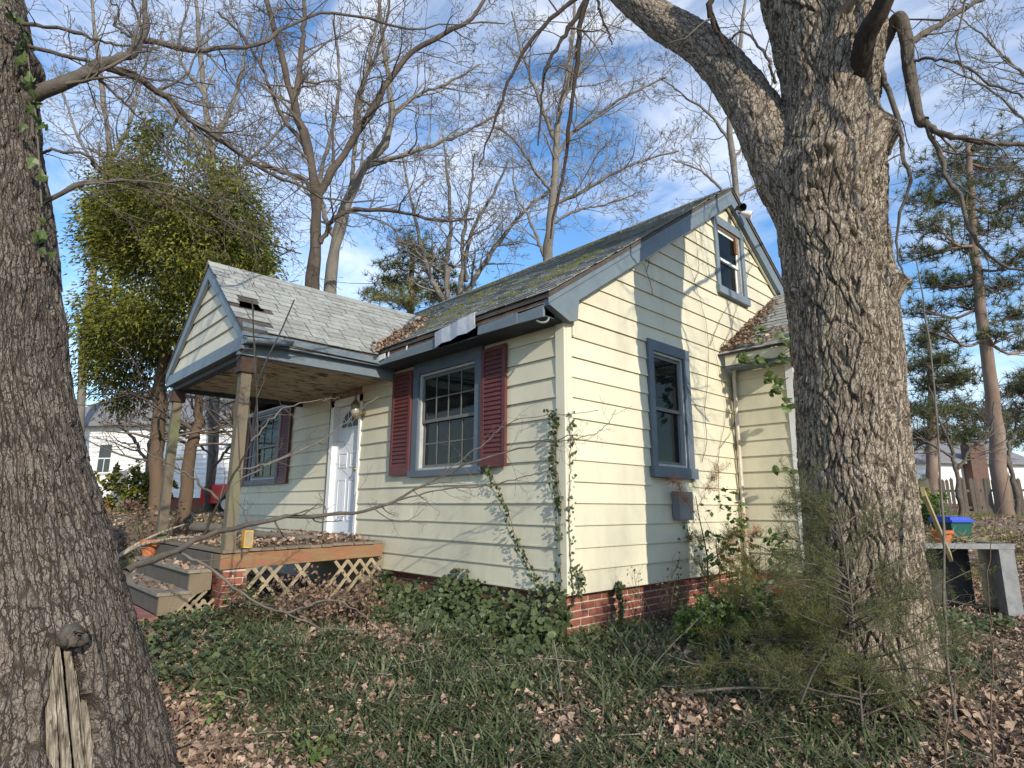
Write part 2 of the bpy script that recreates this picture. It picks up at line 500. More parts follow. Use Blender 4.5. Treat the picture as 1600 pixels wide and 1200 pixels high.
class MB:
    """collects solids; a frame (origin, u, w, z) turns local coordinates into world ones"""

    def __init__(s, o=(0, 0, 0), u=(1, 0, 0), w_=(0, 1, 0), z=(0, 0, 1)):
        s.V, s.F = [], []
        s.o, s.B = np.array(o, float), np.array([u, w_, z], float)

    def hexa(s, pts):
        b = len(s.V)
        s.V += [tuple(p) for p in pts]
        s.F += [(b, b + 3, b + 2, b + 1), (b + 4, b + 5, b + 6, b + 7), (b, b + 1, b + 5, b + 4), (b + 1, b + 2, b + 6, b + 5),
                (b + 2, b + 3, b + 7, b + 6), (b + 3, b, b + 4, b + 7)]
        return s

    def box(s, x0, x1, y0, y1, z0, z1):
        return s.hexa([(x0, y0, z0), (x1, y0, z0), (x1, y1, z0), (x0, y1, z0), (x0, y0, z1), (x1, y0, z1), (x1, y1, z1), (x0, y1, z1)])

    def prism(s, poly, axis, a0, a1):
        """polygon in the two other axes, extruded along axis"""
        b, n = len(s.V), len(poly)
        for a in (a0, a1):
            for p in poly:
                q = list(p)
                q.insert(axis, a)
                s.V.append(tuple(q))
        s.F.append(tuple(range(b, b + n)))
        s.F.append(tuple(range(b + 2 * n - 1, b + n - 1, -1)))
        for i in range(n):
            j = (i + 1) % n
            s.F.append((b + i, b + n + i, b + n + j, b + j))
        return s

    def beam(s, a, b_, wd, ht, up=(0, 0, 1)):
        a, b_, up = np.array(a, float), np.array(b_, float), np.array(up, float)
        d = (b_ - a) / np.linalg.norm(b_ - a)
        x = np.cross(d, up)
        x /= np.linalg.norm(x)
        y = np.cross(x, d)
        x, y = x * wd / 2, y * ht / 2
        return s.hexa([a - x - y, a + x - y, a + x + y, a - x + y, b_ - x - y, b_ + x - y, b_ + x + y, b_ - x + y])

    def lathe(s, cx, cy, prof, n=16):
        b = len(s.V)
        for r_, z_ in prof:
            for k in range(n):
                a = 2 * math.pi * k / n
                s.V.append((cx + r_ * math.cos(a), cy + r_ * math.sin(a), z_))
        for i in range(len(prof) - 1):
            for k in range(n):
                k2 = (k + 1) % n
                s.F.append((b + i * n + k, b + i * n + k2, b + (i + 1) * n + k2, b + (i + 1) * n + k))
        s.F.append(tuple(b + n - 1 - k for k in range(n)))
        s.F.append(tuple(b + (len(prof) - 1) * n + k for k in range(n)))
        return s

    def build(s, name, mat, parent=None, smooth=False):
        V = np.array(s.V, float) @ s.B + s.o
        F = s.F
        if np.linalg.det(s.B) < 0:
            F = [tuple(reversed(f)) for f in F]
        return obj(name, V, F, mat, parent, smooth)


def tubes(polys, cap=True):
    """polys: list of (points Nx3, radii N, sides) -> V, F(quads), vectorised by length"""
    groups = {}
    for p, r, k in polys:
        groups.setdefault((len(p), k), []).append((p, r))
    Vs, Fs, base = [], [], 0
    for (n, k), lst in groups.items():
        P = np.array([a for a, _ in lst], float)
        Rr = np.array([b for _, b in lst], float)
        T = np.empty_like(P)
        T[:, 1:-1] = P[:, 2:] - P[:, :-2]
        T[:, 0] = P[:, 1] - P[:, 0]
        T[:, -1] = P[:, -1] - P[:, -2]
        T /= np.linalg.norm(T, axis=2, keepdims=True) + 1e-9
        mean = P[:, -1] - P[:, 0]
        ax = np.argmin(np.abs(mean), axis=1)
        ref = np.eye(3)[ax][:, None, :]
        X = np.cross(T, ref)
        X /= np.linalg.norm(X, axis=2, keepdims=True) + 1e-9
        Y = np.cross(T, X)
        a = 2 * np.pi * np.arange(k) / k
        ring = (X[:, :, None, :] * np.cos(a)[None, None, :, None] + Y[:, :, None, :] * np.sin(a)[None, None, :, None])
        V = P[:, :, None, :] + ring * Rr[:, :, None, None]
        K = len(lst)
        idx = base + np.arange(K * n * k).reshape(K, n, k)
        nx = np.roll(idx, -1, axis=2)
        F = np.stack([idx[:, :-1], nx[:, :-1], nx[:, 1:], idx[:, 1:]], axis=-1).reshape(-1, 4)
        Vs.append(V.reshape(-1, 3))
        Fs.append(F)
        base += K * n * k
    return np.concatenate(Vs), np.concatenate(Fs)


def smooth_line(pts, n, radii=None):
    """Catmull-Rom through pts, n samples"""
    P = np.array(pts, float)
    P = np.vstack([2 * P[0] - P[1], P, 2 * P[-1] - P[-2]])
    t = np.linspace(0, len(pts) - 1 - 1e-6, n)
    i = t.astype(int)
    u = (t - i)[:, None]
    p0, p1, p2, p3 = P[i], P[i + 1], P[i + 2], P[i + 3]
    q = 0.5 * (2 * p1 + (p2 - p0) * u + (2 * p0 - 5 * p1 + 4 * p2 - p3) * u ** 2 + (3 * p1 - p0 - 3 * p2 + p3) * u ** 3)
    return q


def unit(v):
    return v / (np.linalg.norm(v) + 1e-9)


def fork(rn, d, ang):
    """direction at angle ang from d, random azimuth"""
    ax = unit(np.cross(d, (rn.gauss(0, 1), rn.gauss(0, 1), rn.gauss(0, 1))))
    return d * math.cos(ang) + ax * math.sin(ang)


def grow(rn, p, d, Ln, r, lev, out, trop=0.1, wig=0.16, kids=(7, 6, 5, 3), minr=0.002, sides=(8, 5, 4, 3, 3), depth=0, spread=(30, 62)):
    """recursive bare branch: appends (pts, radii, sides)"""
    n = (8, 7, 5, 4, 3)[min(depth, 4)]
    st = Ln / (n - 1)
    px, py, pz = float(p[0]), float(p[1]), float(p[2])
    dx, dy, dz = float(d[0]), float(d[1]), float(d[2])
    P, Rr = [(px, py, pz)], [r]
    D = [(dx, dy, dz)]
    for i in range(1, n):
        dx += rn.gauss(0, wig)
        dy += rn.gauss(0, wig)
        dz += rn.gauss(0, wig) + trop * (1 - dz) * 0.5
        l_ = math.sqrt(dx * dx + dy * dy + dz * dz)
        dx, dy, dz = dx / l_, dy / l_, dz / l_
        px, py, pz = px + dx * st, py + dy * st, pz + dz * st
        P.append((px, py, pz))
        Rr.append(max(minr * 0.7, r * (1 - 0.72 * i / (n - 1))))
        D.append((dx, dy, dz))
    out.append((P, Rr, sides[min(depth, len(sides) - 1)]))
    if lev <= 0:
        return
    k = kids[min(depth, len(kids) - 1)]
    for j in range(k):
        t = 0.22 + 0.78 * (j + rn.random()) / k
        f = min(t * (n - 1), n - 1.001)
        i = int(f)
        u = f - i
        q = tuple(P[i][c] * (1 - u) + P[i + 1][c] * u for c in range(3))
        rr = Rr[i] * (1 - u) + Rr[i + 1] * u
        dd = fork(rn, np.array(D[i]), R(rn.uniform(*spread)))
        grow(rn, q, dd, Ln * rn.uniform(0.38, 0.66) * (1.05 - 0.45 * t), max(minr, rr * rn.uniform(0.42, 0.66)), lev - 1, out, trop, wig, kids, minr, sides,
             depth + 1, spread)


def limb_twigs(rn, pts, r0, r1, n_kids, klen, lev, out, sides=8, n=26, trop=0.05, kids=(5, 4, 3), minr=0.0022, wig=0.17, tmin=0.15, wob=0.0):
    """a hand-placed limb with grown side branches; returns the limb polyline"""
    q = smooth_line(pts, n)
    if wob:
        q[1:] += np.array([[rn.gauss(0, wob) for _ in range(3)] for _ in range(n - 1)])
    rad = np.linspace(r0, r1, n) * np.array([1 + .10 * rn.gauss(0, 1) for _ in range(n)]).clip(.8, 1.3)
    for j in range(n_kids):
        t = tmin + (1 - tmin) * (j + rn.random()) / n_kids
        i = min(int(t * (n - 1)), n - 2)
        d = unit(q[i + 1] - q[i])
        dd = fork(rn, d, R(rn.uniform(30, 70)))
        grow(rn, q[i], dd, klen * rn.uniform(0.5, 1.15) * (1.1 - 0.5 * t), max(minr, rad[i] * rn.uniform(0.3, 0.55)), lev, out, trop, wig, kids, minr,
             (6, 4, 3, 3, 3), 1)
    return (q, rad, sides)


# leaf-like scattered faces -------------------------------------------------------
def blades(P, D, Ln, Wd, tint, nseg=1, droop=0.0):
    """thin triangles/strips from P along D; vectorised. returns V, F(tri as quads), attr"""
    n = len(P)
    D = D / (np.linalg.norm(D, axis=1, keepdims=True) + 1e-9)
    rnd = rng.normal(size=(n, 3))
    S = np.cross(D, rnd)
    S /= np.linalg.norm(S, axis=1, keepdims=True) + 1e-9
    Ln, Wd = np.broadcast_to(Ln, n)[:, None], np.broadcast_to(Wd, n)[:, None]
    rows = []
    for i in range(nseg + 1):
        t = i / nseg
        c = P + D * Ln * t
        c = c - np.array([0, 0, 1.0]) * (droop * Ln * t * t)
        wdt = Wd * 0.5 * (1 - t) ** 0.6 if i < nseg else Wd * 0.06
        rows.append(c - S * wdt)
        rows.append(c + S * wdt)
    V = np.stack(rows, axis=1).reshape(-1, 3)
    k = 2 * (nseg + 1)
    b = np.arange(n) * k
    F = np.concatenate([np.stack([b + 2 * i, b + 2 * i + 1, b + 2 * i + 3, b + 2 * i + 2], axis=1) for i in range(nseg)])
    return V, F, np.repeat(np.broadcast_to(tint, n), k)


def leaves(P, Nm, size, tint, curl=0.25, aspect=0.6):
    """folded six-point leaves: base, two sides x2, tip"""
    n = len(P)
    Nm = Nm / (np.linalg.norm(Nm, axis=1, keepdims=True) + 1e-9)
    A = np.cross(Nm, rng.normal(size=(n, 3)))
    A /= np.linalg.norm(A, axis=1, keepdims=True) + 1e-9
    B = np.cross(Nm, A)
    s = np.broadcast_to(size, n)[:, None]
    cu = curl * s * rng.uniform(-0.6, 1.3, (n, 1))
    cu2 = curl * s * rng.uniform(-0.6, 1.3, (n, 1))
    asp = aspect * rng.uniform(0.75, 1.2, (n, 1))
    V = np.stack([P - A * s * 0.5, P - A * s * 0.12 + B * s * asp * 0.5 + Nm * cu, P + A * s * 0.22 + B * s * asp * 0.42 + Nm * cu2, P + A * s * 0.5 + Nm * cu2 * .6,
                  P + A * s * 0.22 - B * s * asp * 0.42 + Nm * cu, P - A * s * 0.12 - B * s * asp * 0.5 + Nm * cu2], axis=1).reshape(-1, 3)
    b = np.arange(n) * 6
    F = np.concatenate([np.stack([b, b + 1, b + 2, b + 3], 1), np.stack([b, b + 3, b + 4, b + 5], 1)])
    return V, F, np.repeat(np.broadcast_to(tint, n), 6)


# ------------------------------------------------------------------ ground
TRUNK_Y = 4.6
_tc = at(1345, 800, TRUNK_Y)


def hash_noise(x, y, s, seed=0):
    """cheap value noise, vectorised"""
    x, y = np.asarray(x) * s + seed * 17.3, np.asarray(y) * s - seed * 9.1
    xi, yi = np.floor(x), np.floor(y)
    fx, fy = x - xi, y - yi
    fx, fy = fx * fx * (3 - 2 * fx), fy * fy * (3 - 2 * fy)

    def h(a, b):
        v = np.sin(a * 127.1 + b * 311.7 + seed * 74.7) * 43758.5453
        return v - np.floor(v)
    return (h(xi, yi) * (1 - fx) + h(xi + 1, yi) * fx) * (1 - fy) + (h(xi, yi + 1) * (1 - fx) + h(xi + 1, yi + 1) * fx) * fy


def gz(x, y):
    x, y = np.asarray(x, float), np.asarray(y, float)
    Y = (x - CAM[0]) * FW[0] + (y - CAM[1]) * FW[1]
    z = np.interp(Y, [-60, 0, 3.4, 4.2, 5.4, 7.5, 16, 40, 1500], [-.5, -.46, -.42, -.19, -.02, 0.02, .82, 1.0, 1.0])
    d2 = (x - _tc[0]) ** 2 + (y - _tc[1]) ** 2
    z = z + 0.24 * np.exp(-d2 / 0.75)
    # level pad below and round the house
    inside = np.clip(1 - np.maximum(np.maximum(x - 0.3, -10.5 - x), np.maximum(-0.4 - y, y - 8.0)) / 2.0, 0, 1)
    z = z * (1 - inside) + np.minimum(z, 0.02) * inside
    z = z + (hash_noise(x, y, 1.1, 1) - .5) * 0.07 + (hash_noise(x, y, 3.3, 2) - .5) * 0.03
    return z


def axis_samples(c):
    a = np.concatenate([np.arange(-9, 9.01, 0.12), np.linspace(9.5, 30, 36), np.geomspace(33, 1400, 16)])
    b = np.concatenate([-np.geomspace(1400, 33, 16), np.linspace(-30, -9.5, 36)])
    return c + np.concatenate([b, a])


gx, gy = axis_samples(-0.5), axis_samples(0.0)
GX, GY = np.meshgrid(gx, gy, indexing='ij')
V = np.stack([GX, GY, gz(GX, GY)], -1).reshape(-1, 3)
nx_, ny_ = len(gx), len(gy)
ii = np.arange(nx_ * ny_).reshape(nx_, ny_)
F = np.stack([ii[:-1, :-1], ii[1:, :-1], ii[1:, 1:], ii[:-1, 1:]], -1).reshape(-1, 4)
tag(obj('ground', V, F, M['ground'], smooth=True), 'bare soil and old leaf mould of the yard round the house', kind='structure')

# ------------------------------------------------------------------ the house
house = thing('house', (0, 0, 0.35), 'small cream sided cottage with blue grey trim and mossy grey roof', 'house')
SB, PITCHZ = 0.347, 0.198          # siding bottom, course height
RIDGE_Y, RIDGE_Z, EAVE_Y, EAVE_Z = 3.52, 5.62, -0.34, 3.03
SLOPE = (RIDGE_Z - EAVE_Z) / (RIDGE_Y - EAVE_Y)
HX = -8.6                          # far end of the house


def roof_z(y):
    return RIDGE_Z - abs(y - RIDGE_Y) * SLOPE


WIN_N = (-2.46, -1.15, 1.44, 2.84)     # front near window (casing outline): x0, x1, z0, z1
WIN_F = (-7.82, -6.46, 1.46, 2.78)     # under the porch
DOOR = (-4.64, -3.74, 0.62, 2.70)
WIN_S = (1.36, 2.22, 1.42, 2.955)      # side wall: y0, y1
WIN_U = (3.10, 3.965, 3.945, 5.10)


def split_rect(u0, u1, z0, top, holes):
    """boxes (u0,u1,z0,z1 or polygon) of a wall with openings; top(u) gives the wall's upper edge"""
    us = sorted({u0, u1, *[h[0] for h in holes], *[h[1] for h in holes]} | ({RIDGE_Y} if u0 < RIDGE_Y < u1 else set()))
    us = [u for u in us if u0 <= u <= u1]
    res = []
    for a, b in zip(us[:-1], us[1:]):
        hs = sorted([h for h in holes if h[0] < (a + b) / 2 < h[1]], key=lambda h: h[2])
        z = z0
        for h in hs:
            res.append([(a, z), (b, z), (b, h[2]), (a, h[2])])
            z = h[3]
        res.append([(a, z), (b, z), (b, top(b)), (a, top(a))])
    return res


def inset(h, d=0.06):
    return (h[0] + d, h[1] - d, h[2] + d, h[3] - d)


fw = MB()
for poly in split_rect(HX, -0.015, 0.33, lambda u: 2.83, [inset(WIN_N), inset(WIN_F), inset(DOOR, .03)]):
    fw.prism([(p[0], p[1]) for p in poly], 1, 0.012, 0.12)
front_wall = fw.build('front_wall', M['trimcream'], house)
sw = MB()
for poly in split_rect(0.0, 7.04, 0.33, lambda u: roof_z(u) - 0.09, [inset(WIN_S), inset(WIN_U)]):
    sw.prism([(p[0], p[1]) for p in poly], 0, -0.12, -0.012)
side_wall = sw.build('side_wall', M['trimcream'], house)
bw = MB()
bw.box(HX, -0.13, 6.95, 7.05, 0.33, 2.9)
bw.prism([(0.13, 0.33), (6.94, 0.33), (6.94, roof_z(6.94) - .09), (RIDGE_Y, RIDGE_Z - .09), (0.13, roof_z(.13) - .09)], 0, HX, HX + 0.1)
bw.build('rear_wall', M['siding'], house)
it = MB()
it.box(HX + .11, -0.14, 0.14, 6.93, 0.52, 0.60)
it.box(HX + .11, -0.14, 0.14, 6.93, 2.98, 3.06)
it.box(HX + .11, -0.14, 3.5, 3.56, 0.61, 2.97)
it.box(-3.2, -3.12, 0.14, 3.49, 0.61, 2.97)
it.box(-5.3, -5.22, 0.14, 3.49, 0.61, 2.97)
it.build('interior', M['room'], house)


def lap(parent, wall, u0b, u1b, u0t, u1t, z0, z1):
    """one lapped siding board; wall 'f' faces -y, 's' faces +x, 'w' is the wing's front"""
    t0, t1, th = 0.024 + random.uniform(-.002, .003), 0.010, 0.009
    z0 += random.uniform(-.003, .003)
    sec = lambda ub, ut: None
    mb = MB() if wall == 'f' else (MB((0, 0, 0), (0, 1, 0), (-1, 0, 0)) if wall == 's' else MB((0, WINGY, 0)))
    # local: u along the wall, w = depth (negative = outwards)
    mb.hexa([(u0b, -t0, z0), (u1b, -t0, z0), (u1b, 0.008, z0), (u0b, 0.008, z0), (u0t, -t1, z1), (u1t, -t1, z1), (u1t, 0.008, z1), (u0t, 0.008, z1)])
    # hemmed lower lip
    mb.box(u0b, u1b, -t0 - 0.004, -t0 + 0.006, z0 - 0.006, z0 + 0.008)
    return mb.build('siding_board', M['siding'], parent)


def course(parent, wall, u0, u1, z0, z1, holes, ends=None, joint=None):
    """split one course at openings"""
    segs = [(u0, u1)]
    for h in holes:
        if h[2] < (z0 + z1) / 2 < h[3]:
            ns = []
            for a, b in segs:
                if h[0] > a and h[0] < b:
                    ns.append((a, h[0]))
                if h[1] < b and h[1] > a:
                    ns.append((h[1], b))
                if h[1] <= a or h[0] >= b:
                    ns.append((a, b))
            segs = ns
    for a, b in segs:
        if b - a < 0.03:
            continue
        if ends:
            ea0, eb0 = ends(z0)
            ea1, eb1 = ends(z1)
            lo0, lo1 = max(a, ea0), max(a, ea1)
            hi0, hi1 = min(b, eb0), min(b, eb1)
            if hi0 - lo0 < 0.03 or hi1 <= lo1:
                if hi0 - lo0 > 0.05:
                    mid = (lo0 + hi0) / 2
                    lap(parent, wall, lo0, hi0, mid - .005, mid + .005, z0, z1)
                continue
            lap(parent, wall, lo0, hi0, lo1, hi1, z0, z1)
        elif joint and a + 0.4 < joint < b - 0.4:
            lap(parent, wall, a, joint + .012, a, joint + .012, z0, z1)
            lap(parent, wall, joint, b, joint, b, z0 + .001, z1)
        else:
            lap(parent, wall, a, b, a, b, z0, z1)


for k in range(13):
    z0 = SB + PITCHZ * k
    z1 = min(z0 + PITCHZ - 0.003, 2.83)
    if z1 - z0 < 0.05:
        continue
    course(front_wall, 'f', HX, -0.075, z0, z1, [WIN_N, WIN_F, DOOR], joint=random.uniform(-3.4, -1.0))
for k in range(27):
    z0 = SB + PITCHZ * k
    z1 = z0 + PITCHZ - 0.003

    def ends(z, top=0.30):
        y = (RIDGE_Z - top - z) / SLOPE
        return (max(RIDGE_Y - y, 0.075), min(RIDGE_Y + y, 6.96))
    if z0 > RIDGE_Z - .35:
        break
    course(side_wall, 's', 0.075, 6.96, z0, z1, [WIN_S, WIN_U], ends=ends)
# corner post
mb = MB()
mb.box(-0.075, 0.034, -0.036, -0.002, SB - .005, 2.829)
mb.box(0.0, 0.036, 0.0, 0.075, SB - .005, 3.02)
mb.build('corner_post', M['trimcream'], house)
# inside corner trim at the wing
WINGY = 3.33


def window(parent, fr, h, cas, grid, rot=False, name='window', sashc='white', casm='blue2', paned=True, curtain=False, depth=0.0):
    """fr = MB frame args; h = outline of the casing (u0,u1,z0,z1); w negative = outwards"""
    u0, u1, z0, z1 = h
    cl, crr, ct, cb = cas
    mb = MB(*fr)
    mb.box(u0, u0 + cl, -0.048, 0.05, z0 + cb, z1 - ct)
    mb.box(u1 - crr, u1, -0.048, 0.05, z0 + cb, z1 - ct)
    mb.box(u0, u1, -0.05, 0.05, z1 - ct, z1)
    win = mb.build(name, M[casm], parent)
    mb = MB(*fr)
    mb.box(u0 - .02, u1 + .02, -0.075, 0.05, z0, z0 + cb)
    mb.build('sill', M[casm], win)
    a0, a1, b0, b1 = u0 + cl, u1 - crr, z0 + cb, z1 - ct
    mb = MB(*fr)
    t = 0.028
    mb.box(a0, a0 + t, -0.02, 0.07, b0, b1)
    mb.box(a1 - t, a1, -0.02, 0.07, b0, b1)
    mb.box(a0 + t, a1 - t, -0.02, 0.07, b1 - t, b1)
    mb.box(a0 + t, a1 - t, -0.03, 0.07, b0, b0 + t)
    mb.build('jamb', M['jamb'], win)
    a0, a1, b0, b1 = a0 + t, a1 - t, b0 + t, b1 - t
    mid = (b0 + b1) / 2
    for lo, hi, w0 in ((b0, mid + .02, 0.03), (mid - .02, b1, 0.005)):
        s_ = 0.038
        mb = MB(*fr)
        mb.box(a0, a0 + s_, w0, w0 + .024, lo, hi)
        mb.box(a1 - s_, a1, w0, w0 + .024, lo, hi)
        mb.box(a0 + s_, a1 - s_, w0, w0 + .024, lo, lo + s_)
        mb.box(a0 + s_, a1 - s_, w0, w0 + .024, hi - s_, hi)
        c_, r_ = grid
        gu = np.linspace(a0 + s_, a1 - s_, c_ + 1)
        gv = np.linspace(lo + s_, hi - s_, r_ + 1)
        sash = mb.build('sash', M[sashc], win)
        if c_ > 1 or r_ > 1:
            mb = MB(*fr)
            for u in gu[1:-1]:
                mb.box(u - .007, u + .007, w0 + .003, w0 + .020, gv[0], gv[-1])
            for v in gv[1:-1]:
                for q in range(c_):
                    mb.box(gu[q] + .007, gu[q + 1] - .007, w0 + .004, w0 + .019, v - .007, v + .007)
            mb.build('muntin', M['muntin'], win)
        for i in range(c_):
            for j in range(r_):
                mb = MB(*fr)
                e0, e1, f0, f1 = gu[i] + .001, gu[i + 1] - .001, gv[j] + .001, gv[j + 1] - .001
                dw = random.uniform(-.0012, .0012)
                mb.hexa([(e0, w0 + .010 + dw, f0), (e1, w0 + .010 - dw, f0), (e1, w0 + .013 - dw, f0), (e0, w0 + .013 + dw, f0),
                         (e0, w0 + .010, f1), (e1, w0 + .010, f1), (e1, w0 + .013, f1), (e0, w0 + .013, f1)])
                mb.build('pane', M['glass'], win)
    if curtain:
        for q0, q1, v0, v1 in ((a0 + .02, a0 + .26, mid + .02, b1 - .12), (a0 + .03, a0 + .20, b0 + .12, mid - .06)):
            mb = MB(*fr)
            nn = 7
            for i in range(nn):
                ua, ub = q0 + (q1 - q0) * i / nn, q0 + (q1 - q0) * (i + 1) / nn
                wa = 0.062 + .012 * (i % 2)
                mb.hexa([(ua, wa, v0 + .03 * i), (ub, .074 - .012 * (i % 2), v0 + .03 * i), (ub, .078, v0 + .03 * i), (ua, .078, v0 + .03 * i),
                         (ua, wa, v1), (ub, .074 - .012 * (i % 2), v1), (ub, .078, v1), (ua, .078, v1)])
            mb.build('curtain', M['blind'], win)
    return win


FR = ((0, 0, 0), (1, 0, 0), (0, 1, 0))
FS = ((0, 0, 0), (0, 1, 0), (-1, 0, 0))
wn = window(house, FR, WIN_N, (.115, .115, .15, .075), (4, 2), name='window', sashc='muntin')
wn['label'] = 'wide multi pane front window between two shutters'
wf = window(house, FR, WIN_F, (.10, .10, .06, .09), (3, 2), name='window', sashc='muntin')
wf['label'] = 'shaded front window under the porch roof'
ws = window(house, FS, WIN_S, (.10, .13, .12, .12), (1, 1), name='window', sashc='muntin')
ws['label'] = 'tall narrow blue framed window of the side wall'
wu = window(house, FS, WIN_U, (.085, .10, .13, .10), (1, 1), name='window', casm='blue', curtain=True)
wu['label'] = 'small attic window high in the gable'
mb = MB(*FS)
mb.box(3.74, 3.79, -.03, .0, 4.70, 4.96)
mb.box(3.22, 3.80, -.026, .002, 4.945, 4.968)
mb.build('bare_wood_patch', M['interiorwood'], wu)


def shutter(u0, u1, z0, z1, label):
    mb = MB(*FR)
    st = 0.048
    y0, y1 = -0.070, -0.036
    mb.box(u0, u0 + st, y0, y1, z0, z1)
    mb.box(u1 - st, u1, y0, y1, z0, z1)
    mb.box(u0 + st, u1 - st, y0 + .002, y1, z1 - .045, z1)
    mb.box(u0 + st, u1 - st, y0 + .002, y1, z0, z0 + .105)
    mb.box(u0 + st, u1 - st, y1 - .006, y1 - .002, z0 + .106, z1 - .046)
    s = mb.build('shutter', M['burg'], house)
    s['label'] = label
    n = 23
    zz = np.linspace(z0 + .108, z1 - .05, n + 1)
    for a, b in zip(zz[:-1], zz[1:]):
        mb = MB(*FR)
        mb.hexa([(u0 + st + .001, y0 + .003, a), (u1 - st - .001, y0 + .003, a), (u1 - st - .001, y0 + .012, a), (u0 + st + .001, y0 + .012, a),
                 (u0 + st + .001, y1 - .016, b + .006), (u1 - st - .001, y1 - .016, b + .006), (u1 - st - .001, y1 - .007, b + .006),
                 (u0 + st + .001, y1 - .007, b + .006)])
        mb.build('slat', M['burg'], s)


shutter(-2.90, -2.475, 1.47, 2.775, 'burgundy louvred shutter on the door side of the wide window')
shutter(-1.135, -0.752, 1.50, 2.775, 'burgundy louvred shutter nearest the house corner')
shutter(-6.445, -6.03, 1.46, 2.74, 'shaded burgundy shutter between porch window and door')
shutter(-8.25, -7.835, 1.46, 2.74, 'burgundy shutter behind the porch post')

# front door
mb = MB()
x0, x1, z0, z1 = DOOR
mb.box(x0, x0 + .10, -.04, .09, z0 + .1, z1 - .06)
mb.box(x1 - .055, x1, -.04, .09, z0 + .1, z1 - .06)
mb.box(x0, x1, -.04, .09, z1 - .16, z1 - .0605)
dfr = mb.build('door_frame', M['white'], house)
mb = MB()
mb.box(x0 + .0, x1, -.040, -.002, z1 - .058, z1 + .043)
mb.build('bare_header', M['rot'], dfr)
mb = MB()
mb.box(x0 - .02, x0 - .002, -.043, .0, z0 + .1, z1)
mb.build('brown_edge_trim', M['capital'], dfr)
mb = MB()
mb.box(x0, x1, -.06, .09, z0 + .07, z0 + .099)
mb.build('threshold', M['greybox'], dfr)
mb = MB()
a, b = x0 + .102, x1 - .057
mb.box(a, b, .045, .085, z0 + .105, z1 - .165)
door = mb.build('door', M['door'], house)
mid = (a + b) / 2
for (p0, p1, q0, q1) in ((a + .09, mid - .04, z0 + .28, z0 + .86), (mid + .04, b - .09, z0 + .28, z0 + .86), (a + .09, mid - .04, z0 + 1.02, z0 + 1.24),
                         (mid + .04, b - .09, z0 + 1.02, z0 + 1.24)):
    mb = MB()
    e = .022
    mb.box(p0, p1, .036, .0452, q0, q0 + e)
    mb.box(p0, p1, .036, .0452, q1 - e, q1)
    mb.box(p0, p0 + e, .036, .0452, q0 + e, q1 - e)
    mb.box(p1 - e, p1, .036, .0452, q0 + e, q1 - e)
    mb.hexa([(p0 + .045, .038, q0 + .045), (p1 - .045, .038, q0 + .045), (p1 - .03, .0452, q0 + .03), (p0 + .03, .0452, q0 + .03),
             (p0 + .045, .038, q1 - .045), (p1 - .045, .038, q1 - .045), (p1 - .03, .0452, q1 - .03), (p0 + .03, .0452, q1 - .03)])
    mb.build('door_panel', M['door'], door)
# fanlight: half round of panes with white ribs
cx, cz, rad = mid, z0 + 1.60, .235
mb = MB()
arc = [(cx + rad * math.cos(t), cz + rad * math.sin(t)) for t in np.linspace(0, math.pi, 15)]
mb.prism(arc, 1, .0405, .046)
mb.build('fanlight', M['darkpane'], door)
mb = MB()
for t in np.linspace(0, math.pi, 6)[1:-1]:
    mb.beam((cx + .08 * math.cos(t), .038, cz + .08 * math.sin(t)), (cx + rad * math.cos(t), .038, cz + rad * math.sin(t)), .012, .014, (0, 1, 0))
for r_ in (.08, rad + .012):
    ar = [(cx + r_ * math.cos(t), .038, cz + r_ * math.sin(t)) for t in np.linspace(0, math.pi, 13)]
    for p, q in zip(ar[:-1], ar[1:]):
        mb.beam(p, q, .016, .014, (0, 1, 0))
mb.beam((cx - rad - .02, .038, cz - .012), (cx + rad + .02, .038, cz - .012), .022, .018, (0, 1, 0))
mb.build('fanlight_rib', M['door'], door)
mb = MB((b - .06, 0.0, z0 + .98), (1, 0, 0), (0, 0, 1), (0, -1, 0))
mb.lathe(0, 0, [(.012, -.04), (.012, .0), (.03, .012), (.032, .03), (.02, .042), (.003, .045)], 12)
mb.build('door_knob', M['brass'], door, True)

# wall lantern right of the door
ln_ = obj('wall_lantern', [(0, 0, 0)], [], M['brass'], house) if False else None
lx, lz = -3.66, 2.36
mb = MB((lx, -0.04, lz), (1, 0, 0), (0, 0, 1), (0, -1, 0))
mb.lathe(0, 0, [(.055, 0), (.06, .012), (.04, .025), (.02, .03)], 14)
mb2 = MB((lx, -.04, lz))
mb2.beam((0, -.02, 0), (0, -.13, -.03), .018, .018)
mb2.lathe(0, -.13, [(.01, -.10), (.03, -.085), (.045, -.07), (.05, -.06)], 12)
mb2.lathe(0, -.13, [(.062, .10), (.05, .13), (.022, .165), (.012, .20), (.02, .22), (.004, .245)], 12)
mb.V = [tuple(np.array(v) @ mb.B + mb.o - mb2.o) for v in mb.V]
off = len(mb2.V)
mb2.V += mb.V
mb2.F += [tuple(i + off for i in f) for f in mb.F]
lantern = mb2.build('wall_lantern', M['brass'], house, False)
mb = MB((lx, -.04, lz))
mb.lathe(0, -.13, [(.048, -.058), (.06, .0), (.058, .098)], 12)
mb.build('lantern_glass', M['lampglass'], lantern, True)

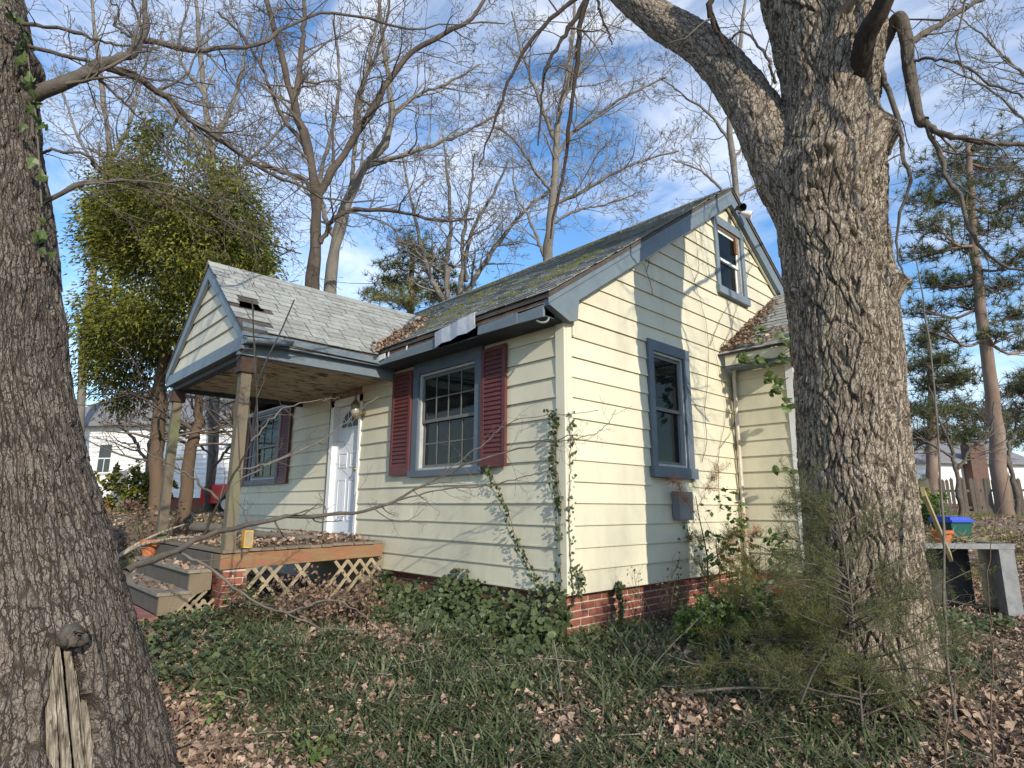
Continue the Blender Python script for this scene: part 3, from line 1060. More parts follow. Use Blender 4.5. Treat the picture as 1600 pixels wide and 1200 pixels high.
# gable spotlights
mb = MB((0, 3.66, 5.335), (0, 1, 0), (-1, 0, 0))
mb.box(-.06, .06, -.07, -.034, -.05, .05)
mb.beam((0, -.06, -.02), (-.06, -.16, -.02), .025, .025)
mb.beam((0, -.06, -.02), (.07, -.15, -.04), .025, .025)
spot = mb.build('gable_spotlight', M['black'], house)
for s_, dz in ((-1, -.02), (1, -.05)):
    d_ = np.array([.5 * s_, -1.0, -.45])
    d_ /= np.linalg.norm(d_)
    p = np.array([.065 * s_, -.155, dz])
    q = smooth_line([p, p + d_ * .07, p + d_ * .15], 6)
    Vt, Ft = tubes([(q @ np.array([(0, 1, 0), (-1, 0, 0), (0, 0, 1)], float) + np.array([0, 3.66, 5.335]), [.02, .035, .042, .05, .055, .056], 12)])
    obj('lamp_head', Vt, Ft, M['white'] if s_ > 0 else M['black'], spot, True)
# electric box on the side wall
mb = MB(*FS)
mb.box(1.72, 2.04, -.10, -.031, .965, 1.275)
mb.box(1.735, 2.025, -.106, -.1005, .98, 1.26)
ebox = mb.build('meter_box', M['greybox'], house)
# downspout in the inside corner
q = smooth_line([(0.17, WINGY - .16, 2.93), (0.10, WINGY - .08, 2.80), (0.095, WINGY - .075, 2.6), (.095, WINGY - .075, 1.4), (.095, WINGY - .075, 0.42), (.16, WINGY - .16, .30)], 30)
Vt, Ft = tubes([(q, [.022] * 30, 8)])
obj('downspout', Vt, Ft, M['downspout'], house, True)

# ---- foundation with bricks
mb = MB()
mb.box(HX + .05, -.06, .06, .16, -.25, .329)
mb.box(-.16, -.06, .161, 6.9, -.25, .329)
found = mb.build('foundation', M['mortar'], house)
bl, bh, gap = 0.190, 0.0545, 0.0135
meb = {}


def brick(o, u, w_, a, z, L_, parent):
    key = round(L_, 3)
    e = .0035
    if key not in meb:
        mb_ = MB()
        j = [random.uniform(-.003, .003) for _ in range(8)]
        mb_.hexa([(0, -.007 + j[0], 0), (L_, -.007 + j[1], 0), (L_, .02, 0), (0, .02, 0), (0, -.007 + j[2], bh), (L_, -.007 + j[3], bh), (L_, .02, bh), (0, .02, bh)])
        meb[key] = new_mesh('brick', mb_.V, mb_.F, M['brick'])
    ob = bpy.data.objects.new('brick', meb[key])
    COL.objects.link(ob)
    ob.parent = parent
    mt = Matrix.Identity(4)
    p = np.array(o, float) + np.array(u, float) * a
    p = p + np.array(w_, float) * random.uniform(-.004, .002)
    for i in range(3):
        mt[i][0], mt[i][1], mt[i][2], mt[i][3] = u[i], w_[i], (0, 0, 1)[i], p[i]
    mt[2][3] += z
    ob.matrix_local = mt
    return ob


for r_ in range(7):
    z = .327 - (r_ + 1) * (bh + gap)
    a = .052 if r_ % 2 else .052 - bl / 2
    while a < 3.3:
        s_ = max(a, .052)
        L_ = min(a + bl, 3.3) - s_
        if L_ > .05:
            brick((-.06, 0, 0), (0, 1, 0), (-1, 0, 0), s_, z, L_, found)
        a += bl + gap
    a = -3.02 if r_ % 2 else -3.02 - bl / 2
    while a < -.05:
        L_ = min(a + bl, -.055) - a
        if L_ > .05 and r_ < 6:
            brick((0, .06, 0), (1, 0, 0), (0, 1, 0), a, z, L_, found)
        a += bl + gap
# sill plate shadow board under the siding
mb = MB()
mb.box(-3.0, -.02, .0, .05, .328, .346)
mb.box(-.05, 0.0, .06, 3.3, .328, .346)
mb.build('sill_plate', M['rot'], found)

# ---- wing on the right: front wall faces -y at WINGY, x 0..WX
WX = 0.80
mb = MB()
mb.box(.035, WX - .03, WINGY + .012, WINGY + .12, .33, 2.86)
mb.box(WX - .12, WX - .012, WINGY + .121, 6.8, .33, 2.86)
mb.prism([(WINGY + .02, 2.861), (6.8, 2.861), (5.3, 4.28)], 0, WX - .12, WX - .012)
wing_wall = mb.build('wing_wall', M['siding'], house)
for k in range(13):
    z0 = SB + PITCHZ * k + .02
    z1 = min(z0 + PITCHZ - .003, 2.86)
    if z1 - z0 > .04:
        lap(wing_wall, 'w', 0.036, WX - .06, 0.036, WX - .06, z0, z1)
mb = MB()
mb.box(WX - .06, WX + .034, WINGY - .036, WINGY - .002, SB, 2.86)
mb.box(WX, WX + .036, WINGY, WINGY + .08, SB, 2.86)
mb.build('wing_corner_post', M['white'], wing_wall)
mb = MB()
mb.box(.04, WX - .06, WINGY + .03, WINGY + .1, -.2, .329)
wf_ = mb.build('wing_foundation', M['mortar'], house)
for r_ in range(6):
    z = .327 - (r_ + 1) * (bh + gap)
    a = .05 if r_ % 2 else .05 - bl / 2
    while a < WX - .06:
        s_ = max(a, .05)
        L_ = min(a + bl, WX - .06) - s_
        if L_ > .04:
            brick((0, WINGY + .03, 0), (1, 0, 0), (0, 1, 0), s_, z, L_, wf_)
        a += bl + gap
mb = MB()
mb.box(.1, WX + .16, WINGY - .30, WINGY - .28, 2.90, 3.03)
mb.build('wing_gutter', M['trimcream'], house)
mb = MB()
mb.box(.1, WX + .16, WINGY - .279, WINGY - .0, 2.865, 2.885)
mb.build('wing_soffit', M['blue'], house)
WSL = (4.36 - 3.06) / 1.95          # wing roof slope
mb = MB()
mb.prism([(WINGY - .32, 3.03), (WINGY - .32, 3.06), (WINGY + 1.63, 4.36), (WINGY + 3.6, 3.06), (WINGY + 3.6, 3.03), (WINGY + 1.63, 4.31)], 0, .018, WX + .17)
wing_roof = mb.build('wing_roof', M['roofedge'], house)


def shingle_grid(parent, origin, u, s, n, ulen, slen, ucell, scell, mat, skip=None, single=True, th=.007, u_off=0.0, name='shingle'):
    """tabs laid on a slope: origin at the eave corner, u along the eave, s up the slope, n normal"""
    origin, u, s, n = (np.array(v, float) for v in (origin, u, s, n))
    Vall, Fall = [], []
    rows = int(slen / scell)
    for r_ in range(rows + 1):
        a = -random.random() * ucell - .0 if True else 0
        while a < ulen:
            b = min(a + ucell * random.uniform(.96, 1.0) - .007, ulen)
            a0 = max(a, 0)
            if b - a0 > .03:
                s0, s1 = r_ * scell + random.uniform(-.006, .006), min((r_ + 1) * scell + .02, slen)
                if s1 > s0 + .03 and not (skip and skip((a0 + b) / 2, (s0 + s1) / 2)):
                    l0, l1 = random.uniform(.001, .006), .001
                    P = []
                    for (uu, ss, hh) in ((a0, s0, .002 + l0), (b, s0, .002 + l0), (b, s1, .001), (a0, s1, .001)):
                        P.append(origin + u * uu + s * ss + n * hh)
                    for (uu, ss, hh) in ((a0, s0, .002 + l0 + th), (b, s0, .002 + l0 + th), (b, s1, .003), (a0, s1, .003)):
                        P.append(origin + u * uu + s * ss + n * hh)
                    Fq = [(0, 3, 2, 1), (4, 5, 6, 7), (0, 1, 5, 4), (1, 2, 6, 5), (2, 3, 7, 6), (3, 0, 4, 7)]
                    if single:
                        obj(name, P, Fq, mat, parent)
                    else:
                        bb = len(Vall)
                        Vall += P
                        Fall += [tuple(i + bb for i in f) for f in Fq]
            a += ucell
    if not single:
        return Vall, Fall


sv = np.array([0, 1, WSL])
sl_ = np.linalg.norm(sv) * 1.95
sv = sv / np.linalg.norm(sv)
shingle_grid(wing_roof, (.02, WINGY - .335, 3.052), (1, 0, 0), sv, (0, -sv[2], sv[1]), WX + .16, sl_, .22, .14, M['shingle'])

# ---- main roof
mb = MB()
yb = 2 * RIDGE_Y - EAVE_Y
HOLE_N = .045
mb.prism([(EAVE_Y, EAVE_Z - HOLE_N), (EAVE_Y, EAVE_Z), (RIDGE_Y, RIDGE_Z), (yb, EAVE_Z), (yb, EAVE_Z - HOLE_N), (RIDGE_Y, RIDGE_Z - HOLE_N)], 0, HX - .15, 0.135)
roof = mb.build('roof', M['roofedge'], house)
s3 = np.array([0, RIDGE_Y - EAVE_Y, RIDGE_Z - EAVE_Z])
slen = np.linalg.norm(s3)
s3 /= slen
PR_X, PR_Z = -4.35, 4.2              # porch ridge
PSL = 0.80                           # porch roof slope
P_EX = 1.52                          # half span to the eave


def under_porch(u, s):
    """is this spot of the main slope covered by the porch roof?"""
    x = HX - .15 + u
    z = EAVE_Z + s * s3[2]
    return z < PR_Z - abs(x - PR_X) * PSL - .05


Va, Fa = shingle_grid(None, (HX - .15, EAVE_Y - .012, EAVE_Z + .002), (1, 0, 0), s3, (0, -s3[2], s3[1]), -HX + .15 + .145, slen, .30, .142, None, single=False,
                      skip=under_porch, th=.009)
tag(obj('shingle_field', Va, Fa, M['mainroof'], roof), kind='stuff')
s4 = np.array([0, -(RIDGE_Y - EAVE_Y), RIDGE_Z - EAVE_Z]) / slen
Va, Fa = shingle_grid(None, (HX - .15, yb + .012, EAVE_Z + .002), (1, 0, 0), s4, (0, s4[2] * 1, -s4[1]), -HX + .15 + .145, slen, .30, .142, None, single=False, th=.009)
tag(obj('shingle_field', Va, Fa, M['mainroof'], roof), kind='stuff')
# ridge caps
for i in range(30):
    x = HX - .1 + i * .30
    if x > -.1:
        break
    mb = MB()
    mb.prism([(RIDGE_Y - .13, RIDGE_Z - .13 * SLOPE + .018), (RIDGE_Y, RIDGE_Z + .026), (RIDGE_Y + .13, RIDGE_Z - .13 * SLOPE + .018), (RIDGE_Y, RIDGE_Z + .012)], 0, x, x + .295)
    mb.build('ridge_cap', M['mainroof'], roof)
# moss cushions on the upper slope
nm = 5200
mu, ms = rng.uniform(.3, 8.3, nm), slen * rng.beta(2.2, 2.0, nm)
keep = (hash_noise(mu, ms, 1.3, 5) + .45 * hash_noise(mu, ms, 4.1, 6) > .82) & (ms < slen - .15) & (ms > .45)
keep &= ~np.array([under_porch(a, b) for a, b in zip(mu, ms)])
mu, ms = mu[keep], ms[keep]
O_ = np.array([HX - .15, EAVE_Y, EAVE_Z])
n3 = np.array([0, -s3[2], s3[1]])
C = O_ + mu[:, None] * np.array([1, 0, 0]) + ms[:, None] * s3 + n3 * .006
rr = rng.uniform(.025, .075, len(C))
ang = np.linspace(0, 2 * np.pi, 7)[:-1]
ring = C[:, None, :] + (np.cos(ang)[None, :, None] * np.array([1, 0, 0]) + np.sin(ang)[None, :, None] * s3) * rr[:, None, None] * rng.uniform(.6, 1.2, (len(C), 6, 1))
top = C + n3 * (rr * rng.uniform(.3, .6, len(C)))[:, None]
V = np.concatenate([ring, top[:, None, :]], 1).reshape(-1, 3)
b = np.arange(len(C)) * 7
F = np.concatenate([np.stack([b + i, b + (i + 1) % 6, b + 6], 1) for i in range(6)])
tag(obj('moss', V, F, M['moss'], roof, True), kind='stuff')

# rake boards and eave trim
mb = MB()
rt = 0.175
X0, X1 = 0.042, 0.118
tl = lambda y: roof_z(y) - .050
mb.prism([(EAVE_Y + .02, tl(EAVE_Y + .02)), (RIDGE_Y, tl(RIDGE_Y)), (RIDGE_Y, tl(RIDGE_Y) - rt * 1.2), (.10, tl(.10) - rt * 1.2), (.075, 2.85), (-.04, 2.82), (EAVE_Y + .02, 2.92)], 0, X0, X1)
mb.prism([(RIDGE_Y + .001, tl(RIDGE_Y)), (yb, tl(yb)), (yb, tl(yb) - rt * 1.2), (RIDGE_Y + .001, tl(RIDGE_Y) - rt * 1.2)], 0, X0, X1)
rake = mb.build('rake_board', M['blue'], house)
mb = MB()
th_ = rt * 1.2
mb.prism([(.10, tl(.10) - th_ - .001), (RIDGE_Y, tl(RIDGE_Y) - th_ - .001), (RIDGE_Y, tl(RIDGE_Y) - th_ - .028), (.10, tl(.10) - th_ - .028)], 0, .031, .056)
mb.prism([(RIDGE_Y + .001, tl(RIDGE_Y) - th_ - .001), (6.9, tl(6.9) - th_ - .001), (6.9, tl(6.9) - th_ - .028), (RIDGE_Y + .001, tl(RIDGE_Y) - th_ - .028)], 0, .031, .056)
mb.box(.0365, .052, .078, .098, 2.72, tl(.10) - th_ - .01)
mb.build('rake_edge_strip', M['trimcream'], rake)
# crown strip just under the shingles
mb = MB()
mb.prism([(EAVE_Y, tl(EAVE_Y) + .006), (RIDGE_Y, tl(RIDGE_Y) + .006), (RIDGE_Y, tl(RIDGE_Y) - .05), (EAVE_Y, tl(EAVE_Y) - .05)], 0, .1182, .130)
mb.build('rake_crown_strip', M['blue'], rake)
# eave fascia in bent pieces
EX0, EX1 = -2.86, .041
fz0, fz1 = 2.845, 2.985
for i, (a, b, dy, dz, mt) in enumerate(((EX0, -1.59, 0, 0, 'blue'), (-.885, -.30, -.004, -.01, 'blue'), (-.298, EX1, .004, -.016, 'blue'))):
    mb = MB()
    mb.hexa([(a, EAVE_Y + .008 + dy, fz0 + dz), (b, EAVE_Y + .012 + dy, fz0 + dz - .01), (b, EAVE_Y + .04, fz0 + dz), (a, EAVE_Y + .04, fz0 + dz),
             (a, EAVE_Y + .012 + dy, fz1 - .045 + dz), (b, EAVE_Y + .004 + dy, fz1 - .04 + dz), (b, EAVE_Y + .04, fz1 - .045 + dz), (a, EAVE_Y + .04, fz1 - .045 + dz)])
    mb.build('fascia_board', M[mt], house)
mb = MB()
mb.box(EX0, EX1, EAVE_Y + .021, EAVE_Y + .039, fz1 - .039, 3.0 - .02)
mb.build('rotted_fascia', M['rot'], house)
mb = MB()
fx_ = np.linspace(-1.60, -.89, 6)
for i in range(5):
    a, b = fx_[i], fx_[i + 1]
    da, db = (.0, .014, .004, .018, .006, .016)[i], (.0, .014, .004, .018, .006, .016)[i + 1]
    za, zb2 = 2.835 + .012 * i + .012 * (i % 2), 2.835 + .012 * (i + 1) + .012 * ((i + 1) % 2)
    ta, tb = 3.005 + .014 * i, 3.005 + .014 * (i + 1)
    mb.hexa([(a, EAVE_Y - .012 - da, za), (b, EAVE_Y - .012 - db, zb2), (b, EAVE_Y - .006 - db, zb2), (a, EAVE_Y - .006 - da, za),
             (a, EAVE_Y - .022 - da, ta), (b, EAVE_Y - .022 - db, tb), (b, EAVE_Y - .016 - db, tb), (a, EAVE_Y - .016 - da, ta)])
mb.build('bent_flashing', M['palecap'], house)
mb = MB()
mb.box(EX0, .030, EAVE_Y + .041, -.003, 2.832, 2.844)
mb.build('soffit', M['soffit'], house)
# white flakes left of old gutter
for fx, wd, hh in ((-2.83, .16, .07), (-2.2, .02, .05), (-2.6, .02, .06)):
    mb = MB()
    mb.hexa([(fx, EAVE_Y - .003, 2.965 - hh), (fx + wd, EAVE_Y - .003, 2.98 - hh), (fx + wd, EAVE_Y + .003, 2.98 - hh), (fx, EAVE_Y + .003, 2.965 - hh),
             (fx, EAVE_Y - .003, 2.97), (fx + wd, EAVE_Y - .003, 2.975), (fx + wd, EAVE_Y + .003, 2.975), (fx, EAVE_Y + .003, 2.97)])
    mb.build('white_flake', M['white'], house)
# torn gutter end at the corner
q = smooth_line([(-.09, EAVE_Y + .06, 2.83), (-.05, EAVE_Y + .03, 2.80), (0.0, EAVE_Y + .04, 2.775), (.03, EAVE_Y + .08, 2.79), (.035, EAVE_Y + .10, 2.83)], 12)
Vt, Ft = tubes([(q, [.011] * 12, 6)])
obj('torn_gutter_hook', Vt, Ft, M['greybox'], house, True)

# ---- porch roof
PY0, PYF = -2.02, -1.90
pz = lambda x: PR_Z - abs(x - PR_X) * PSL
PXR, PXL = PR_X + P_EX, PR_X - P_EX
pn = np.array([PSL, 0, 1]) / math.hypot(PSL, 1)       # right slope normal
psv = np.array([-1, 0, PSL]) / math.hypot(PSL, 1)
psl = P_EX * math.hypot(PSL, 1)
yv = lambda x: EAVE_Y + (pz(x) - EAVE_Z) / SLOPE      # valley: where the porch roof meets the main slope
# hole in the right slope: x range and y range
HXa, HXb, HYa, HYb = -3.52, -3.30, -1.86, -1.66
mb = MB()


def slab(xa, xb, ya, yb_a, yb_b, t=.03):
    za, zb = pz(xa), pz(xb)
    mb.hexa([(xa, ya, za - t), (xb, ya, zb - t), (xb, yb_b, zb - t), (xa, yb_a, za - t), (xa, ya, za), (xb, ya, zb), (xb, yb_b, zb), (xa, yb_a, za)])


slab(PR_X, HXa, PY0, yv(PR_X) + .05, yv(HXa) + .05)
slab(HXa, HXb, PY0, HYa, HYa - .06)
slab(HXa, HXb, HYb + .04, yv(HXa) + .05, yv(HXb) + .05)
slab(HXb, PXR, PY0, yv(HXb) + .05, yv(PXR) + .05)
mb.hexa([(PXL, PY0, pz(PXL) - .03), (PR_X, PY0, PR_Z - .03), (PR_X, yv(PR_X) + .05, PR_Z - .03), (PXL, .2, pz(PXL) - .03),
         (PXL, PY0, pz(PXL)), (PR_X, PY0, PR_Z), (PR_X, yv(PR_X) + .05, PR_Z), (PXL, .2, pz(PXL))])
proof = mb.build('porch_roof', M['roofedge'], house)


def pskip(u, s):
    x = PXR + .02 + psv[0] * s
    y = PY0 - .015 + u
    if HXa - .02 < x < HXb + .06 and HYa - .06 < y < HYb + .02:
        return True
    if x > -3.05 and y < -1.66:                 # missing courses by the corner
        return True
    return y > yv(x) + .06


shingle_grid(proof, (PXR + .02, PY0 - .015, pz(PXR + .02) + .002), (0, 1, 0), psv, pn, 3.5, psl + .02, .235, .140, M['shingle'], skip=pskip)
for i in range(13):
    y = PY0 - .01 + i * .28
    if y > yv(PR_X):
        break
    mb = MB()
    mb.prism([(PR_X - .12, PR_Z - .12 * PSL + .018), (PR_X, PR_Z + .024), (PR_X + .12, PR_Z - .12 * PSL + .018), (PR_X, PR_Z + .01)], 1, y, y + .275)
    mb.build('ridge_cap', M['shingle'], proof)
# gable face: boards in a blue frame
GZ0 = 2.90
mb = MB()
fy0, fy1 = PY0 + .012, PY0 + .06
wd = .16
lowL, lowR = PR_X - 1.40, PR_X + 1.40
for sgn in (-1, 1):
    xe = PR_X + sgn * P_EX
    mb.prism([(xe, pz(xe) - .032), (PR_X, PR_Z - .032), (PR_X, PR_Z - .032 - wd * 1.15), (xe, pz(xe) - .032 - wd * .9)] if sgn < 0 else
             [(PR_X + .001, PR_Z - .032), (xe, pz(xe) - .032), (xe, pz(xe) - .032 - wd * .9), (PR_X + .001, PR_Z - .032 - wd * 1.15)], 1, fy0, fy1)
pg = mb.build('porch_gable', M['blue'], house)
zc0 = 2.92
for k in range(6):
    z0 = zc0 + k * .198
    z1 = z0 + .195
    h0 = (PR_Z - .20 - z0) / PSL
    h1 = (PR_Z - .20 - z1) / PSL
    if h0 < .05:
        break
    h1 = max(h1, .01)
    mb = MB((PR_X, PY0 + .085, 0))
    mb.hexa([(-h0, -.03, z0), (h0, -.03, z0), (h0, .01, z0), (-h0, .01, z0), (-h1, -.010, z1), (h1, -.010, z1), (h1, .01, z1), (-h1, .01, z1)])
    mb.build('siding_board', M['siding'], pg)
mb = MB()
mb.box(PXL + .03, PXR - .02, PY0 + .02, PY0 + .10, 2.76, 2.905)
mb.build('gable_beam', M['blue'], house)
mb = MB()
mb.box(PXL + .04, PXR - .14, PY0 + .101, PY0 + .2, 2.70, 2.80)
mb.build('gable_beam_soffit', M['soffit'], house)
# right eave: fascia, inner beam, soffit step
mb = MB()
mb.hexa([(PXR - .005, -1.55, 2.885), (PXR + .012, -1.55, 2.885), (PXR + .012, EAVE_Y + .01, 2.865), (PXR - .005, EAVE_Y + .01, 2.865),
         (PXR - .005, -1.55, 2.945), (PXR + .012, -1.55, 2.955), (PXR + .012, EAVE_Y + .01, 2.945), (PXR - .005, EAVE_Y + .01, 2.945)])
mb.build('fascia_board', M['blue'], house)
mb = MB()
mb.box(PXR - .02, PXR - .006, -1.99, EAVE_Y + .01, 2.87, 2.955)
mb.build('rotted_fascia', M['rot'], house)
mb = MB()
mb.box(PXR - .20, PXR - .021, -1.92, -.03, 2.845, 2.862)
mb.build('soffit', M['blue'], house)
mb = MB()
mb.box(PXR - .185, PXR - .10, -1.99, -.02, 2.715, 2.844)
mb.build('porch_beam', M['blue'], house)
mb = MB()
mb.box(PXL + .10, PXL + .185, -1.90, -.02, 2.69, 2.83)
mb.build('porch_beam', M['soffit'], house)  # porch shade on the left beam comes from this dark colour
mb = MB()
mb.box(PXL + .186, PXR - .186, -1.80, -.035, 2.745, 2.765)
mb.build('porch_ceiling', M['ceil'], house)
mb = MB()
mb.box(PXL + .2, PXR - .19, -.034, -.0335 + .03, 2.66, 2.744)
mb.build('frieze_board', M['trimcream'], house)
# loose piece of gutter hanging off the corner
n_ = 9
Vg, Fg = [], []
for i, y in enumerate(np.linspace(-1.99, -1.50, 5)):
    for k in range(n_):
        t = math.pi * (1.0 + k / (n_ - 1))
        Vg.append((PXR + .06 + .05 * math.cos(t) + .01 * i, y, 2.86 + .055 * math.sin(t) + .012 * i))
for i in range(4):
    for k in range(n_ - 1):
        Fg.append((i * n_ + k, i * n_ + k + 1, (i + 1) * n_ + k + 1, (i + 1) * n_ + k))
og = obj('loose_gutter', Vg, Fg, M['blue'], house, True)
so_ = og.modifiers.new('thickness', 'SOLIDIFY')
so_.thickness = .004
# fascia wraps at the corner above the hole
mb = MB()
mb.hexa([(PXR - .02, -2.0, 2.90), (PXR + .02, -2.0, 2.90), (PXR + .02, -1.56, 2.93), (PXR - .02, -1.56, 2.93), (PXR - .10, -2.0, 3.06), (PXR - .06, -2.0, 3.07), (PXR - .04, -1.58, 3.03), (PXR - .08, -1.56, 3.03)])
mb.build('bent_flashing', M['blue'], house)

# ---- posts
for px_, lab in ((-3.03, 'weathered porch post by the brick pier, green with algae'), (-5.66, 'weathered porch post behind the terracotta pot')):
    mb = MB()
    py_ = -1.875
    mb.box(px_ - .055, px_ + .055, py_ - .055, py_ + .055, .645, 2.53)
    p_ = mb.build('porch_post', M['post'], house)
    p_['label'] = lab
    mb = MB()
    mb.box(px_ - .085, px_ + .085, py_ - .085, py_ + .085, 2.531, 2.60)
    mb.box(px_ - .075, px_ + .075, py_ - .075, py_ + .075, 2.601, 2.70)
    mb.build('capital', M['capital'], p_)
    if px_ > -4:
        mb = MB()
        mb.box(px_ + .057, px_ + .075, py_ - .05, py_ + .05, .648, .80)
        mb.build('base_board', M['stringer'], p_)

# ------------------------------------------------------------------ porch deck
DX0, DX1, DY0, DY1 = -5.80, -2.99, -1.95, -.05
DZ = lambda y: .665 + .02 * (y + 1.0)
deck = thing('porch_deck', (-4.4, -1, 0.1), 'low wooden porch deck with stained rim board and broken lattice skirt', 'porch deck')
nb = 14
ys = np.linspace(DY0, DY1, nb + 1)
for a, b in zip(ys[:-1], ys[1:]):
    mb = MB()
    z = DZ(a) + random.uniform(-.004, .004)
    e = random.uniform(-.008, .02)
    mb.box(DX0, DX1 + .02 + e, a + .004, b - .004, z - .028, z)
    mb.build('deck_board', M['deck'], deck)
mb = MB()
mb.hexa([(DX1 - .035, DY0, .455), (DX1, DY0, .455), (DX1, DY1, .50), (DX1 - .035, DY1, .50), (DX1 - .035, DY0, .608), (DX1, DY0, .608), (DX1, DY1, .645), (DX1 - .035, DY1, .645)])
mb.build('rim_board', M['rim'], deck)
mb = MB()
mb.box(DX0, DX1 - .037, DY0, DY0 + .035, .46, .60)
mb.box(DX0, DX0 + .035, DY0 + .04, DY1, .46, .60)
mb.build('rim_board', M['stringer'], deck)
mb = MB()
for x in (-5.2, -4.4, -3.6):
    mb.box(x, x + .05, DY0 + .04, DY1, .47, .60)
mb.build('joist', M['stringer'], deck)
# lattice strips (some broken) on the right side
zt, zb_ = .452, .06
lx_ = DX1 - .022
for fam, (ya, yb_) in enumerate(((-1.62, -.03), (-1.62, -.03))):
    n_ = 11
    for i in range(n_):
        y = ya + (yb_ - ya) * i / (n_ - 1)
        sg = 1 if fam == 0 else -1
        if (fam == 0 and i in (2, 4, 5)) or (fam == 1 and i in (3, 5, 6)):
            continue
        L_ = (zt - zb_) * (random.choice([1, 1, .75, .6]) if i < 7 else 1)
        y2 = y + sg * L_ * .9
        p, q = np.array([lx_ + .008 * fam, y, zt + .02]), np.array([lx_ + .008 * fam, y2, zt - L_])
        if not (-1.72 < y2 < .05):
            t = (np.clip(y2, -1.70, -.01) - y) / (y2 - y)
            q = p + (q - p) * t
        if np.linalg.norm(q - p) < .1:
            continue
        mb = MB()
        mb.beam(p, q, .038, .007, (1, 0, 0))
        mb.build('lattice_strip', M['lattice'], deck)
# brick pier under the near corner
mb = MB()
mb.box(-3.30, -3.02, -1.90, -1.66, -.25, .45)
pier = mb.build('brick_pier', M['mortar'], deck)
for r_ in range(9):
    z = .44 - (r_ + 1) * (bh + gap)
    offs = 0 if r_ % 2 else -.10
    for a0, a1, o_, u_, w2 in ((-1.90, -1.66, (-3.02, 0, 0), (0, 1, 0), (-1, 0, 0)), (-3.30, -3.02, (0, -1.90, 0), (1, 0, 0), (0, 1, 0))):
        a = a0 + offs
        while a < a1 - .03:
            s_, e_ = max(a, a0), min(a + bl, a1)
            if e_ - s_ > .03:
                brick(o_, u_, w2, s_, z, e_ - s_, pier)
            a += bl + gap
# ---- steps
steps = thing('porch_steps', (-4.3, -2.2, 0), 'weathered grey wooden steps leading up to the porch', 'steps')
SX0, SX1 = -5.45, -3.17
for i, (ya, yb_, z) in enumerate(((-2.46, -2.14, .255), (-2.20, -1.955, .455))):
    for j in range(2):
        w0_ = ya + (yb_ - ya) * j / 2
        mb = MB()
        mb.box(SX0 - .02, SX1 + .02 + random.uniform(-.01, .01), w0_ + .003, w0_ + (yb_ - ya) / 2 - .003, z - .032, z)
        mb.build('tread', M['step'], steps)
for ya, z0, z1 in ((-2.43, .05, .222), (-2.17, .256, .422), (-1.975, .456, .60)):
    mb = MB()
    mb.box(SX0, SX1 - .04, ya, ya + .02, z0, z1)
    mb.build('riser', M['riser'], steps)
mb = MB()
mb.prism([(-2.43, .04), (-2.43, .222), (-2.175, .222), (-2.175, .422), (-1.96, .422), (-1.96, .25), (-2.14, .20), (-2.30, .04)], 0, SX1 - .039, SX1)
mb.build('stringer', M['stringer'], steps)
mb = MB()
mb.prism([(-2.43, .04), (-2.43, .222), (-2.175, .222), (-2.175, .422), (-1.96, .422), (-1.96, .04)], 0, SX0, SX0 + .039)
mb.build('stringer', M['stringer'], steps)
for k in range(5):
    for fam in (0, 1):
        y = -2.28 + k * .085
        p = np.array([SX1 - .008 - .008 * fam, y if fam == 0 else y + .02, .04])
        q = p + np.array([0, (.2 if fam == 0 else -.2), .20])
        top_ = lambda yy: .05 + (yy + 2.30) * .9
        if q[2] > max(.06, top_(q[1])) + .02 or q[1] < -2.30 or q[1] > -1.93:
            q = p + (q - p) * .55
        mb = MB()
        mb.beam(p, q, .030, .006, (1, 0, 0))
        mb.build('lattice_strip', M['lattice'], steps)
tag(MB().box(-5.5, -3.08, -3.05, -2.44, -.15, .045).build('path_pad', M['padred']), 'worn red painted concrete pad at the foot of the steps', kind='structure')


# ---- small things on the porch
def pot(p, r, h, lab, cat='flower pot'):
    t = thing('terracotta_pot', p, lab, cat)
    mb = MB(p)
    mb.lathe(0, 0, [(r * .68, 0), (r * .9, h * .74), (r * 1.06, h * .74), (r * 1.1, h), (r * .95, h), (r * .9, h * .86)], 18)
    mb.build('pot', M['terracotta'], t, False)
    mb = MB(p)
    mb.lathe(0, 0, [(r * .88, h * .80), (r * .88, h * .86), (r * .3, h * .92)], 14)
    mb.build('soil', M['soil'], t, True)
    return t


_d = _fw + (232 - 800) / FPX * _r2 + (600 - 868) / FPX * _u2
ptp = tuple(CAM + _d * ((.455 - CAM[2]) / _d[2]))
pot(ptp, .105, .20, 'orange terracotta flower pot on the porch steps')
t = thing('yellow_box', (-2.99 - .09, -1.70, .66), 'small yellow box standing beside the near porch post', 'box')
mb = MB()
mb.box(-3.11, -3.02, -1.72, -1.63, .66, .84)
mb.build('carton', M['yellow'], t)
mb = MB()
mb.box(-3.0195, -3.017, -1.712, -1.638, .675, .830)
mb.build('label_panel', M['lattice'], t)
